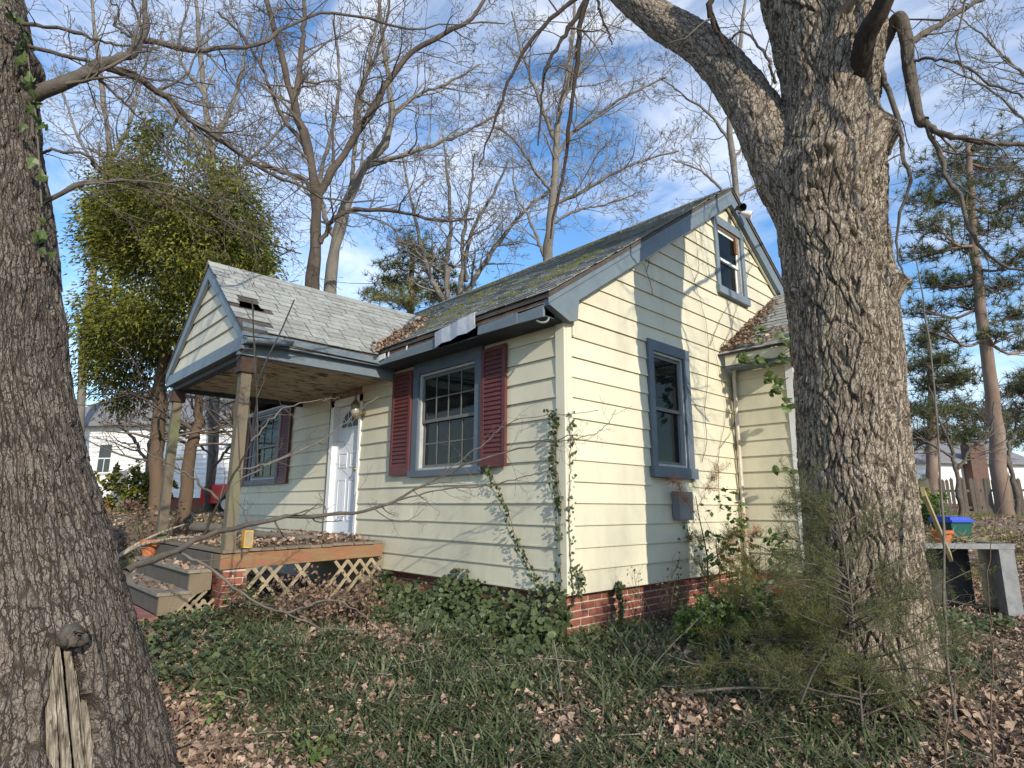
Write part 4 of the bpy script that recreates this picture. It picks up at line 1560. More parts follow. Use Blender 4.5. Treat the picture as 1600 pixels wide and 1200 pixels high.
# ------------------------------------------------------------------ bark of the two big oaks
def voro(u, v, nu, seed, jit=.9):
    """periodic (in u) Voronoi: distance to the border between cells, a cell value, position inside the cell"""
    ui, vi = np.floor(u).astype(int), np.floor(v).astype(int)
    best = np.full(u.shape, 9.0)
    second = np.full(u.shape, 9.0)
    val, lu, lv = np.zeros(u.shape), np.zeros(u.shape), np.zeros(u.shape)
    for du in (-1, 0, 1):
        for dv in (-1, 0, 1):
            cu, cv = ui + du, vi + dv
            k = np.mod(cu, nu)
            h1 = np.sin(k * 12.9898 + cv * 78.233 + seed) * 43758.5453
            h2 = np.sin(k * 39.346 + cv * 11.135 + seed * 2) * 24634.6345
            h3 = np.sin(k * 7.77 + cv * 3.31 + seed * 3) * 9631.13
            h1, h2, h3 = h1 - np.floor(h1), h2 - np.floor(h2), h3 - np.floor(h3)
            a_, b_ = u - (cu + .5 + (h1 - .5) * jit), v - (cv + .5 + (h2 - .5) * jit)
            d = np.hypot(a_, b_)
            nb_ = d < best
            second = np.where(nb_, best, np.minimum(second, d))
            val = np.where(nb_, h3, val)
            lu, lv = np.where(nb_, a_, lu), np.where(nb_, b_, lv)
            best = np.where(nb_, d, best)
    return second - best, val, lu, lv


def sstep(x, lo, hi):
    t = np.clip((x - lo) / (hi - lo), 0, 1)
    return t * t * (3 - 2 * t)


def bark(TH, Z, R0, cellw, cellh, seed):
    """relief of the long furrows, and the surface coordinates (in plates) the bark material is laid on"""
    circ = 2 * np.pi * R0
    cx_, sx_ = np.cos(TH) * R0, np.sin(TH) * R0
    w1 = hash_noise(cx_ * 5 + Z * 2.3 + 7, sx_ * 5 - Z * 1.9, 1.0, seed) - .5
    w2 = hash_noise(cx_ * 17 + Z * 9.0 + 3, sx_ * 17 - Z * 7.0, 1.0, seed + 3) - .5
    nu = max(8, int(circ / (cellw * 2.1)))
    e, val, lu, lv = voro(TH / (2 * np.pi) * nu + w1 * 1.9 + w2 * .9, Z / (cellh * 3.6) + w2 * .4 + w1 * .6, nu, seed)
    e2, val2, lu2, lv2 = voro(TH / (2 * np.pi) * nu * 2 + 1.7 + w2, Z / cellh + w1, nu * 2, seed + 5)
    h = sstep(e + w2 * .12, .0, .16) * (.55 + .35 * val - np.clip(lv, -.6, .6) * .3) + .30 * (val2 - .5) * sstep(e2, 0, .2)
    return h, TH * R0 / cellw + w1 * 1.5, Z / cellh + w1 * .8


def warp_ring(nt, a0, k=.45):
    """angles, denser towards a0"""
    t = a0 + np.pi + np.linspace(0, 2 * np.pi, nt, endpoint=False)      # the seam lies at the back
    return t - k * np.sin(t - a0)


def trunk_mesh(axis, radius, nz, nt, cellw, cellh, depth, seed, bumps=(), dents=(), face=0.0):
    """a furrowed bark surface round an axis; bumps: (z, angle, height, z size, angle size)"""
    A = smooth_line(axis, nz)
    rad = np.interp(np.linspace(0, 1, nz), np.linspace(0, 1, len(radius)), radius)
    rad = np.convolve(np.pad(rad, 6, 'edge'), np.ones(13) / 13, 'valid')
    th = warp_ring(nt, face)
    TH, Z = np.meshgrid(th, A[:, 2])
    RA = np.repeat(rad[:, None], nt, 1)
    hgt, BU, BV = bark(TH, Z, float(rad.mean()), cellw, cellh, seed)
    low = hash_noise(np.cos(TH) * 2 + Z * .5, np.sin(TH) * 2 + Z * 1.1, 1.6, seed + 9) - .5
    z = Z
    ds = np.ones_like(RA)
    r = RA + .06 * low * RA
    for (bz, ba, bh_, sz, sa) in bumps:
        da = np.angle(np.exp(1j * (TH - ba)))
        r = r + bh_ * np.exp(-((z - bz) / sz) ** 2 - (da / sa) ** 2)
    for (bz0, bz1, ba, dp, sa) in dents:
        da = np.angle(np.exp(1j * (TH - ba)))
        wob = .05 * np.sin(Z * 17) + .03 * np.sin(Z * 41 + 1)
        g = np.clip((1 - np.abs(da) / (sa + wob * .6)) * 4, 0, 1) * np.clip((z - bz0) * 12, 0, 1) * np.clip((bz1 + .1 * np.cos(da * 14) - .1 - z) * 14, 0, 1)
        r = r - dp * g
        ds = ds * (1 - g)
        lip = np.exp(-((np.abs(da) - sa * 1.25) / .06) ** 2) * np.clip((z - bz0) * 12, 0, 1) * np.clip((bz1 + .03 - z) * 14, 0, 1)
        r = r + .022 * lip
    r = r + depth * hgt * ds
    V = np.stack([A[:, None, 0] + np.cos(TH) * r, A[:, None, 1] + np.sin(TH) * r, Z], -1).reshape(-1, 3)
    idx = np.arange(nz * nt).reshape(nz, nt)
    nx2 = np.roll(idx, -1, 1)
    F = np.stack([idx[:-1], nx2[:-1], nx2[1:], idx[1:]], -1).reshape(-1, 4)
    return V, F, {'bu': BU.ravel(), 'bv': BV.ravel()}


def ang_of(v):
    return math.atan2(v[1], v[0])


TOCAM = -FW
a_cam = ang_of((CAM - _tc)[:2])
a_right = a_cam + math.pi / 2
a_left = a_cam - math.pi / 2
# right oak: silhouettes read at several heights
prof = [(1080, 1246, 1486), (1010, 1258, 1468), (950, 1260, 1456), (850, 1257, 1444), (760, 1250, 1434), (640, 1243, 1419), (520, 1235, 1411), (440, 1226, 1402),
        (350, 1214, 1390), (270, 1206, 1392), (180, 1224, 1378), (100, 1217, 1388), (30, 1202, 1396), (-60, 1180, 1400), (-200, 1165, 1400)]
ax_, rd_ = [], []
for py_, l_, r_ in prof:
    c = at((l_ + r_) / 2, py_, TRUNK_Y)
    e_ = at(r_, py_, TRUNK_Y)
    ax_.append(c)
    f_ = at(l_, py_, TRUNK_Y)
    hl, hr = (f_ - CAM)[:2], (e_ - CAM)[:2]
    bl_, br_ = ang_of(hl), ang_of(hr)
    bm = (bl_ + br_) / 2
    dm = TRUNK_Y / math.cos(bm - ang_of(FW))
    c[:2] = CAM[:2] + dm * np.array([math.cos(bm), math.sin(bm)])
    rd_.append(dm * math.sin(abs(bl_ - br_) / 2) - .022)
ax_[0][2] = min(ax_[0][2], -.12)
ax_.insert(0, ax_[0] + np.array([0, 0, -.25]))
rd_.insert(0, rd_[0] * 1.12)
oak = thing('oak_tree', (ax_[0][0], ax_[0][1], -.1), 'huge furrowed oak trunk in front of the side wall with a forked left limb', 'tree')
zb_ = lambda py_: at(1400, py_, TRUNK_Y)[2]
# resample axis evenly in height
axz = np.array([a[2] for a in ax_])
zz = np.linspace(axz[0], axz[-1], 40)
axis = np.stack([np.interp(zz, axz, [a[0] for a in ax_]), np.interp(zz, axz, [a[1] for a in ax_]), zz], 1)
radz = np.interp(zz, axz, rd_)
bumps = [(zb_(236), a_right - .22, .12, .13, .40), (zb_(462), a_right - .18, .10, .085, .34), (zb_(-40), a_cam + .05, -.14, .62, .20), (zb_(272), a_cam - .02, .09, .075, .42), (zb_(300), a_cam, .05, .05, .36), (zb_(345), a_cam, -.045, .13, .5),
         (zb_(265), a_left, .08, .25, .6), (zb_(470), a_right - .3, -.03, .05, .3)]
for a in (-1.3, .4, 2.7, -2.3):
    bumps.append((-.06, a_cam + a, .07, .14, .35))
V, F, A_ = trunk_mesh(axis, radz, 560, 320, .030, .078, .036, 3.1, bumps, face=a_cam)
obj('trunk', V, F, M['bark_oak'], oak, True, A_)


def bark_limb(parent, pts, r0, r1, seed, nz=240, nt=110, mat='bark_oak', cellw=.030, depth=.022, name='limb'):
    """big limb with real furrows: tube along a curve"""
    A = smooth_line(pts, nz)
    d = np.gradient(A, axis=0)
    d /= np.linalg.norm(d, axis=1, keepdims=True)
    ref = np.array([0.3, .9, 0.2]) if abs(d[0][1]) < .8 else np.array([1, 0, .2])
    X = np.cross(d, ref)
    X /= np.linalg.norm(X, axis=1, keepdims=True)
    Yv = np.cross(d, X)
    s = np.concatenate([[0], np.cumsum(np.linalg.norm(np.diff(A, axis=0), axis=1))])
    rad = np.interp(s / s[-1], np.linspace(0, 1, len(r0)), r0) if r1 is None else np.linspace(r0, r1, nz)
    th = np.linspace(0, 2 * np.pi, nt, endpoint=False)
    TH, S = np.meshgrid(th, s)
    hgt, BU, BV = bark(TH, S, float(rad.mean()), cellw, cellw * 2.0, seed)
    r = rad[:, None] + depth * hgt + .06 * rad[:, None] * (hash_noise(np.cos(TH) * 2, np.sin(TH) * 2 + S * 2, 1.5, seed) - .5)
    V = (A[:, None, :] + (X[:, None, :] * np.cos(TH)[..., None] + Yv[:, None, :] * np.sin(TH)[..., None]) * r[..., None]).reshape(-1, 3)
    idx = np.arange(nz * nt).reshape(nz, nt)
    n2 = np.roll(idx, -1, 1)
    F = np.stack([idx[:-1], n2[:-1], n2[1:], idx[1:]], -1).reshape(-1, 4)
    return obj(name, V, F, M[mat], parent, True, {'bu': BU.ravel(), 'bv': BV.ravel()})


rn = random.Random(11)
# great left limb leaning away over the roof
bark_limb(oak, [at(1312, 470, 4.75), at(1225, 268, 4.75), at(1168, 155, 5.05), at(1100, 75, 5.5), at(1022, 25, 5.95), at(960, -30, 6.4), at(900, -110, 6.9)],
          [.16, .235, .205, .185, .17, .165, .15], None, 8.2)
# stub sprout and inner limbs
bark_limb(oak, [at(1335, 190, 4.55), at(1350, 70, 4.1), at(1376, 15, 3.9), at(1400, -40, 3.8)], .085, .05, 4.4, 90, 60, 'darklimb', .03, .008)
bark_limb(oak, [at(1350, 130, 4.6), at(1385, 60, 4.5), at(1404, 28, 4.4), at(1416, 62, 4.35), at(1421, 110, 4.3), at(1436, 185, 4.25), at(1446, 190, 4.22)], [.055, .052, .048, .046, .042, .036, .03], None, 5.4, 120, 60,
          'limb', .03, .008)
tw = []
mainl = []
L2 = [at(1436, 180, 4.25), at(1462, 205, 4.2), at(1500, 216, 4.1), at(1560, 225, 4.05), at(1640, 226, 4.0)]
mainl.append(limb_twigs(rn, L2, .026, .014, 7, .7, 2, tw, wob=.004))
L3 = [at(1440, 190, 4.25), at(1470, 235, 4.2), at(1478, 275, 4.15), at(1502, 310, 4.1), at(1512, 355, 4.05), at(1545, 400, 4.0), at(1610, 430, 3.9)]
mainl.append(limb_twigs(rn, L3, .022, .007, 8, .6, 2, tw, wob=.006, trop=0.0))
L4 = [at(1374, 105, 4.35), at(1392, 150, 4.3), at(1404, 200, 4.25), at(1412, 250, 4.2), at(1421, 290, 4.2), at(1404, 345, 4.2), at(1402, 400, 4.2), at(1420, 440, 4.15)]
mainl.append(limb_twigs(rn, L4, .024, .005, 7, .5, 2, tw, wob=.006, trop=-.05))
L5 = [at(1418, 70, 4.35), at(1445, 52, 4.5), at(1480, 30, 4.7), at(1530, 0, 5.0), at(1600, -40, 5.4)]
mainl.append(limb_twigs(rn, L5, .03, .02, 6, .8, 2, tw, wob=.005))
L6 = [at(1415, 95, 4.3), at(1450, 92, 4.2), at(1500, 100, 4.1), at(1545, 130, 4.0), at(1600, 150, 3.9)]
mainl.append(limb_twigs(rn, L6, .013, .007, 6, .6, 2, tw, wob=.008))
L7 = [at(1212, 130, 4.4), at(1200, 95, 4.3), at(1165, 50, 4.5), at(1140, 62, 4.6), at(1120, 75, 4.7)]
mainl.append(limb_twigs(rn, L7, .014, .006, 5, .5, 2, tw, wob=.008))
for pts, r0, r1 in (([(2.1, .8, 5.6), (3.0, .5, 6.2), (4.3, .1, 6.3), (5.6, -.4, 5.9), (6.8, -.7, 5.2)], .07, .015), ([(2.1, .9, 6.4), (3.0, 1.4, 7.3), (4.4, 1.6, 7.4), (5.8, 1.5, 6.9), (7.2, 1.2, 6.1)], .07, .015),  # unseen limbs added towards the sun to cast branch shadows on the wall
                    ([(2.2, .8, 5.0), (3.2, .6, 5.4), (4.6, .3, 5.1), (5.8, .2, 4.4), (6.4, .1, 3.8)], .04, .01)):
    mainl.append(limb_twigs(rn, pts, r0, r1, 13, 1.3, 2, tw, wob=.01, trop=-.02))
for q, rad, k in mainl:
    Vt, Ft = tubes([(q, rad, k)])
    obj('limb', Vt, Ft, M['limb'], oak, True)
mainl = []
# dark limbs hanging from the crown above the frame
for pts, r0, r1, nk in (
        ([at(960, -40, 6.0), at(925, -12, 5.9), at(908, 30, 5.8), at(902, 90, 5.7), at(892, 170, 5.6), at(884, 240, 5.5), at(872, 310, 5.4), at(860, 372, 5.4)], .040, .009, 12),
        ([at(925, -20, 5.9), at(895, 35, 5.8), at(868, 78, 5.7), at(850, 115, 5.6), at(846, 160, 5.5), at(842, 225, 5.4)], .030, .007, 9),
        ([at(935, -25, 6.0), at(880, 12, 5.7), at(835, 55, 5.5), at(803, 110, 5.3), at(780, 165, 5.2), at(760, 225, 5.1), at(748, 262, 5.1)], .027, .006, 10),
        ([at(930, -20, 6.0), at(938, 20, 5.8), at(950, 50, 5.7), at(958, 70, 5.7)], .018, .006, 3),
        ([at(1120, -30, 5.0), at(1108, 20, 5.0), at(1128, 60, 5.0), at(1140, 85, 5.0)], .03, .014, 4)):
    mainl.append(limb_twigs(rn, pts, r0, r1, nk, .8, 2, tw, wob=.008, trop=-.06))
for q, rad, k in mainl:
    Vt, Ft = tubes([(q, rad, k)])
    obj('limb', Vt, Ft, M['darklimb'], oak, True)
Vt, Ft = tubes(tw)
obj('crown', Vt, Ft, M['twig'], oak, True)

# left oak
LY = 3.35
prof = [(1290, -150, 285), (1200, -125, 264), (1100, -105, 238), (1000, -90, 216), (900, -90, 192), (800, -95, 160), (700, -100, 132), (600, -105, 112), (500, -105, 99), (400, -110, 92),
        (300, -125, 80), (220, -135, 68), (130, -150, 63), (75, -155, 62), (0, -170, 48), (-100, -190, 25), (-230, -220, 5)]
ax_, rd_ = [], []
for py_, l_, r_ in prof:
    c = at((l_ + r_) / 2, py_, LY)
    e_ = at(r_, py_, LY)
    ax_.append(c)
    hc, hr = (c - CAM)[:2], (e_ - CAM)[:2]
    rd_.append(np.linalg.norm(hc) * abs(math.sin(ang_of(hc) - ang_of(hr))) - .004)
loak = thing('oak_tree', (ax_[0][0], ax_[0][1], -.45), 'big dark oak trunk with a pale rotted scar at its base', 'tree')
axz = np.array([a[2] for a in ax_])
axz0 = axz[0] - .15
axz = np.concatenate([[axz0], axz])
ax_.insert(0, ax_[0] + 0)
rd_.insert(0, rd_[0] * 1.12)
zz = np.linspace(axz[0], axz[-1], 40)
axis = np.stack([np.interp(zz, axz, [a[0] for a in ax_]), np.interp(zz, axz, [a[1] for a in ax_]), zz], 1)
radz = np.interp(zz, axz, rd_)
# scar facing the camera: find its angle from the pixel
sc_p = at(105, 1090, LY)
cax = np.array([np.interp(sc_p[2], axis[:, 2], axis[:, 0]), np.interp(sc_p[2], axis[:, 2], axis[:, 1])])
rsc = float(np.interp(sc_p[2], axis[:, 2], radz))
lat = float((sc_p[:2] - cax) @ RT[:2])
tocam = unit((CAM - np.array([cax[0], cax[1], CAM[2]]))[:2])
a_c2 = math.atan2(tocam[1], tocam[0])
a_sc = a_c2 + math.asin(np.clip(lat / rsc, -1, 1))
z_sc1 = at(105, 1012, LY - rsc)[2]
kb = at(112, 1010, LY - rsc)
bumps = [(at(60, 90, LY)[2], a_c2 + 1.25, .05, .10, .5), (z_sc1 + .05, a_sc + .05, .05, .07, .35), (at(95, 500, LY)[2], a_c2 + 1.2, .03, .12, .3)]
for a in (1.25, .35, -.9, 2.2, -2.0):
    bumps.append((-.52, a_c2 + a, .05 if a == 1.25 else .09, .13, .35))
V, F, A_ = trunk_mesh(axis, radz, 430, 290, .019, .062, .024, 9.7, bumps, dents=[(-.8, z_sc1, a_sc - .02, .105, .20)], face=a_c2)
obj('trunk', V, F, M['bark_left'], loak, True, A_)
# exposed wood slabs inside the scar
for i, (d0, d1, ztop, dep) in enumerate(((-.215, -.120, -.02, .052), (-.112, -.038, .0, .040), (.000, .066, -.015, .046), (.078, .098, -.16, .070), (.108, .155, -.30, .055))):
    nzz, na = 120, 26
    zs_ = np.linspace(-.75, z_sc1 + ztop, nzz)
    dd_ = np.linspace(d0, d1, na)
    DD, ZZ = np.meshgrid(dd_, zs_)
    wav = .003 * np.sin(ZZ * 9 + i * 2.1) + .004 * (hash_noise(ZZ * 0 + i, ZZ, 24, 60 + i) - .5)
    aa = a_sc + DD + wav
    rb = np.interp(ZZ, axis[:, 2], radz) - dep
    g1 = np.abs(hash_noise(DD * 120 + i * 9, ZZ * 2.0, 1.0, 40 + i) - .5) * 2
    g2 = np.abs(hash_noise(DD * 260 + i * 5, ZZ * 7, 1.0, 50 + i) - .5) * 2
    edge = np.minimum(np.clip((DD - d0) / .018, 0, 1), np.clip((d1 - DD) / .018, 0, 1))
    rr = rb + .016 * np.sqrt(edge) + .017 * np.clip(g1 * 3.2, 0, 1) + .008 * np.clip(g2 * 2.5, 0, 1) + .006 * (hash_noise(DD * 60, ZZ * 40, 1.0, 70 + i) - .5) - .03 * (edge < .02)
    V = np.stack([np.interp(ZZ, axis[:, 2], axis[:, 0]) + np.cos(aa) * rr, np.interp(ZZ, axis[:, 2], axis[:, 1]) + np.sin(aa) * rr, ZZ], -1).reshape(-1, 3)
    idx = np.arange(nzz * na).reshape(nzz, na)
    F = np.stack([idx[:-1, :-1], idx[:-1, 1:], idx[1:, 1:], idx[1:, :-1]], -1).reshape(-1, 4)
    obj('exposed_wood', V, F, M['deadwood'], loak, False)
mb = MB()
kc = np.array([np.interp(z_sc1, axis[:, 2], axis[:, 0]), np.interp(z_sc1, axis[:, 2], axis[:, 1]), z_sc1 + .012])
kd = np.array([math.cos(a_sc + .03), math.sin(a_sc + .03), 0])
q = smooth_line([kc + kd * (rsc - .05), kc + kd * (rsc + .03), kc + kd * (rsc + .075) + np.array([0, 0, -.006]), kc + kd * (rsc + .088)], 12)
Vt, Ft = tubes([(q, [.06, .058, .054, .05, .046, .044, .043, .042, .038, .030, .02, .004], 14)])
Vt = Vt + rng.normal(scale=.006, size=Vt.shape) * np.array([1, 1, 1.3])
obj('knob', Vt, Ft, M['oaklimb'], loak, True)
rn = random.Random(5)
tw, mainl = [], []
GL = 'oaklimb'
for pts, r0, r1, nk, kl in (
        ([at(-45, 200, 3.42), at(95, 130, 3.35), at(150, 104, 3.5), at(195, 88, 3.65), at(222, 58, 3.8), at(228, 20, 3.9), at(222, -30, 4.0)], .046, .018, 5, .6),
        ([at(218, 62, 3.8), at(250, 68, 3.9), at(300, 79, 4.1), at(350, 76, 4.3), at(400, 72, 4.5), at(445, 45, 4.8), at(500, 20, 5.1), at(560, 26, 5.4), at(640, 45, 5.8), at(700, 38, 6.1), at(790, 36, 6.5)],
         .022, .008, 14, .9),
        ([at(165, 105, 3.55), at(215, 122, 3.7), at(262, 155, 3.85), at(300, 190, 4.0), at(345, 220, 4.15), at(400, 260, 4.35), at(455, 284, 4.5), at(520, 312, 4.8), at(600, 316, 5.1)], .026, .007, 14, .9),
        ([at(-45, 40, 3.42), at(100, 88, 3.4), at(140, 96, 3.5), at(190, 108, 3.6), at(245, 125, 3.8), at(330, 132, 4.1)], .014, .005, 8, .6),
        ([at(-45, 25, 3.42), at(110, 50, 3.4), at(170, 68, 3.6), at(250, 75, 3.9)], .014, .006, 6, .6),
        ([at(-45, 380, 3.42), at(100, 300, 3.4), at(135, 284, 3.5), at(200, 283, 3.7), at(240, 296, 3.85), at(300, 320, 4.0), at(350, 345, 4.2), at(410, 375, 4.4), at(470, 398, 4.7)], .018, .005, 12, .7),
        ([at(-45, 225, 3.42), at(120, 240, 3.4), at(150, 262, 3.5), at(185, 280, 3.6)], .011, .004, 5, .4),
        ([at(150, 118, 3.5), at(185, 150, 3.6), at(215, 180, 3.7), at(250, 225, 3.8), at(300, 290, 4.0), at(370, 370, 4.3)], .010, .004, 8, .6),
        ([at(300, 190, 4.0), at(330, 235, 4.0), at(360, 275, 4.1), at(400, 330, 4.2), at(460, 380, 4.4)], .010, .004, 7, .6),
        ([at(215, 62, 3.75), at(180, 40, 3.7), at(185, 15, 3.7), at(150, -20, 3.7)], .011, .005, 4, .5)):
    mainl.append(limb_twigs(rn, pts, r0, r1, int(nk * 1.7), kl, 2, tw, wob=.007, trop=.03, kids=(5, 5, 3), minr=.002))
for q, rad, k in mainl:
    Vt, Ft = tubes([(q, rad, k)])
    obj('limb', Vt, Ft, M[GL], loak, True)
Vt, Ft = tubes(tw)
obj('crown', Vt, Ft, M['twig'], loak, True)
# ivy leaves on the left trunk's edge
ivt = thing('ivy_vine', at(85, 300, LY), 'ivy with a few green leaves climbing the big left trunk', 'ivy')
q = smooth_line([at(92, 420, LY), at(84, 320, LY), at(76, 200, LY), at(66, 130, LY), at(56, 60, LY), at(30, 20, LY - .3)], 40)
q = q - RT * .045 + TOCAM * .04
Vt, Ft = tubes([(q, [.006] * 40, 5)])
obj('stem', Vt, Ft, M['twig'], ivt, True)
lm = None
ivy_outline = [(0, -.5), (.28, -.42), (.5, -.1), (.25, .08), (.12, .55), (0, .62), (-.12, .55), (-.25, .08), (-.5, -.1), (-.28, -.42)]


def leaf_mesh(mat, outline, name='leaf'):
    Vl = [(0, 0, .05)] + [(x, y, -.10 * abs(x)) for x, y in outline]
    n = len(outline)
    Fl = [(0, 1 + i, 1 + (i + 1) % n) for i in range(n)]
    return new_mesh(name, Vl, Fl, mat)


IVL = leaf_mesh(M['vineleaf'], ivy_outline)
OVL = leaf_mesh(M['vineleaf'], [(0, -.5), (.2, -.36), (.3, -.08), (.22, .25), (0, .55), (-.22, .25), (-.3, -.08), (-.2, -.36)])


def put_leaf(me, parent, p, size, nrm, name='leaf'):
    ob = bpy.data.objects.new(name, me)
    COL.objects.link(ob)
    ob.parent = parent
    if parent.type == 'EMPTY':
        ob.matrix_parent_inverse = Matrix.Translation(-parent.location)
    qn = Vector([float(v) for v in nrm]).to_track_quat('Z', 'Y')
    from mathutils import Quaternion
    qn = qn @ Quaternion((0, 0, 1), random.uniform(0, 6.28))
    ob.matrix_basis = Matrix.Translation(Vector([float(v) for v in p])) @ qn.to_matrix().to_4x4() @ Matrix.Scale(size, 4)
    return ob


for i in range(46):
    p = q[rn.randrange(0, 40)] + RT * rn.uniform(.0, .06) + TOCAM * rn.uniform(0, .12) + UP * rn.gauss(0, .03)
    put_leaf(IVL, ivt, p, rn.uniform(.04, .072), TOCAM + np.array([rn.gauss(0, .5), rn.gauss(0, .5), rn.gauss(0, .5)]))

# ------------------------------------------------------------------ fallen branch in front of the porch
fb = thing('fallen_branch', at(200, 890, 3.7), 'long bare grey branch lying across the porch steps and front wall', 'branch')
tw, mainl = [], []
B0 = [at(197, 893, 3.45), at(250, 866, 3.7), at(320, 840, 4.0), at(400, 817, 4.3), at(480, 806, 4.6), at(560, 800, 4.8), at(620, 782, 4.95), at(690, 742, 5.0), at(770, 713, 5.0), at(850, 690, 4.9), at(900, 680, 4.75)]
mainl.append(limb_twigs(rn, B0, .0215, .004, 22, .5, 2, tw, wob=.009, tmin=.28, kids=(4, 3, 2), n=40, minr=.0016))
for pts, r0, r1 in (
        ([at(312, 845, 3.98), at(345, 780, 4.05), at(375, 725, 4.1), at(392, 690, 4.1), at(398, 640, 4.1), at(400, 570, 4.1), at(396, 480, 4.05)], .010, .003),
        ([at(345, 785, 4.05), at(300, 745, 4.0), at(245, 715, 3.9), at(190, 690, 3.8)], .009, .003),
        ([at(372, 735, 4.1), at(430, 722, 4.3), at(500, 690, 4.5), at(545, 655, 4.6), at(590, 620, 4.7)], .008, .003),
        ([at(360, 760, 4.1), at(440, 715, 4.4), at(500, 693, 4.6), at(540, 690, 4.7)], .006, .002),
        ([at(392, 690, 4.1), at(440, 640, 4.3), at(500, 625, 4.5), at(530, 623, 4.6)], .006, .002),
        ([at(280, 862, 3.85), at(330, 890, 3.9), at(390, 935, 4.0), at(445, 957, 4.05), at(500, 978, 4.1), at(560, 985, 4.15)], .010, .003),
        ([at(445, 957, 4.05), at(490, 943, 4.1), at(537, 941, 4.2), at(580, 970, 4.25), at(600, 985, 4.25)], .007, .003),
        ([at(620, 782, 4.95), at(690, 765, 5.0), at(760, 760, 5.0), at(820, 745, 4.95), at(860, 735, 4.9)], .008, .003),
        ([at(690, 742, 5.0), at(760, 690, 4.9), at(800, 658, 4.8), at(935, 640, 4.3)], .006, .002),
        ([at(850, 690, 4.9), at(900, 685, 4.7), at(940, 672, 4.6), at(962, 640, 4.5)], .0045, .002)):
    mainl.append(limb_twigs(rn, pts, r0, r1, 6, .32, 1, tw, wob=.006, kids=(3, 2), sides=6, minr=.0015))
for i, (q, rad, k) in enumerate(mainl):
    Vt, Ft = tubes([(q, rad, k)])
    obj('branch', Vt, Ft, M['darklimb'] if i == 1 else (M['oaklimb'] if i in (0, 2, 8, 10) else M['greylimb']), fb, True)
Vt, Ft = tubes(tw)
tag(obj('twigs', Vt, Ft, M['twig'], fb, True), kind='stuff')
# grey logs and branches lying on the porch
lg = smooth_line([(-5.6, -1.5, .80), (-4.9, -1.3, .80), (-4.3, -1.1, .74), (-3.7, -.95, .73), (-3.3, -.75, .71)], 24)
Vt, Ft = tubes([(lg, np.linspace(.062, .038, 24), 10)])
tag(obj('fallen_log', Vt, Ft, M['greylimb'], None, True), 'thick grey log lying on the leaf covered porch deck', 'log')
for k, (pts, lab) in enumerate(((
        [(-5.75, -2.5, .30), (-5.5, -2.2, .56), (-5.2, -2.05, .64), (-4.9, -1.85, .70), (-4.5, -1.6, .70)], 'pale broken stick leaning over the left end of the steps'),
        ([(-5.9, -2.6, .2), (-5.7, -2.2, .55), (-5.55, -1.95, .72), (-5.3, -1.7, .85)], 'crooked stick propped against the far porch post'))):
    q = smooth_line(pts, 20)
    tw = []
    ml = limb_twigs(rn, pts, .024, .010, 5, .45, 1, tw, kids=(3, 2))
    t_ = thing('broken_stick', pts[0], lab, 'stick')
    Vt, Ft = tubes([ml])
    obj('stick', Vt, Ft, M['deadwood'], t_, True)
    Vt, Ft = tubes(tw)
    tag(obj('twigs', Vt, Ft, M['greylimb'], t_, True), kind='stuff')
# dark dead stems rising past the porch corner
for pts, lab in (([at(402, 745, 4.9), at(402, 640, 4.85), at(398, 560, 4.8), at(394, 470, 4.75)], 'dark upright dead stem beside the near porch post'),
                 ([at(402, 600, 4.85), at(418, 560, 4.8), at(440, 515, 4.8), at(460, 468, 4.75)], 'dark slanting dead stem poking above the porch gutter')):
    Vt, Ft = tubes([(smooth_line(pts, 14), np.linspace(.009, .005, 14), 6)])
    tag(obj('dead_stalk', Vt, Ft, M['black'], None, True), lab, 'stem')

# ------------------------------------------------------------------ trees behind the house
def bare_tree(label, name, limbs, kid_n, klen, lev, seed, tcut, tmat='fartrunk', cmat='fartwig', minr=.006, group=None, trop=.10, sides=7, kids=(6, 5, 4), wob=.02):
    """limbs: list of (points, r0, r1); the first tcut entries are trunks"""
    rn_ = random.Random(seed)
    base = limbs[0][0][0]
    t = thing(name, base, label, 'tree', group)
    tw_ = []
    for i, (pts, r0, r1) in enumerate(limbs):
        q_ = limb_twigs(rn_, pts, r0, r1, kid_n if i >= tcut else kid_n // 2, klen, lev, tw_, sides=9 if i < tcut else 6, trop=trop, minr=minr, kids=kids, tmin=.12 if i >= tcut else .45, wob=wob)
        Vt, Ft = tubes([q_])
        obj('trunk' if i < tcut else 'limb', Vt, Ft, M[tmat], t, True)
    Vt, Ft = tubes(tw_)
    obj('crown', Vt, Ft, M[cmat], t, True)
    return t


def gnd(p):
    return np.array([p[0], p[1], float(gz(p[0], p[1])) - .1])


def P_(lst, Y):
    return [at(a, b, Y + (c[0] if c else 0)) for a, b, *c in lst]


Y0 = 15.0
bare_tree('bare grey twin of the pair behind the porch roof, dark limb sweeping right', 'bare_tree', [
    ([gnd(at(488, 780, Y0))] + P_([(488, 620), (488, 450), (493, 380), (492, 300), (482, 235), (462, 170), (447, 120), (432, 50), (405, -40)], Y0), .21, .055),
    (P_([(494, 310), (520, 265), (550, 222), (580, 175), (606, 128), (640, 85), (690, 55), (735, 30), (770, -20)], Y0), .115, .05),
    (P_([(489, 300), (470, 278), (440, 268), (400, 256), (360, 230), (300, 200)], Y0), .07, .03),
    (P_([(500, 380), (520, 345), (555, 328), (620, 330), (690, 345), (740, 340)], Y0), .07, .03),
    (P_([(460, 165), (468, 110), (474, 50), (476, -20)], Y0), .09, .05),
    (P_([(484, 240), (440, 180), (415, 120), (380, 60), (340, 20)], Y0), .07, .03),
    (P_([(555, 215), (560, 150), (590, 80), (610, 0)], Y0), .06, .03)], 17, 2.3, 3, 21, 1, 'darktree', 'twig', minr=.0075, kids=(6, 4, 3))
Y1 = 17.5
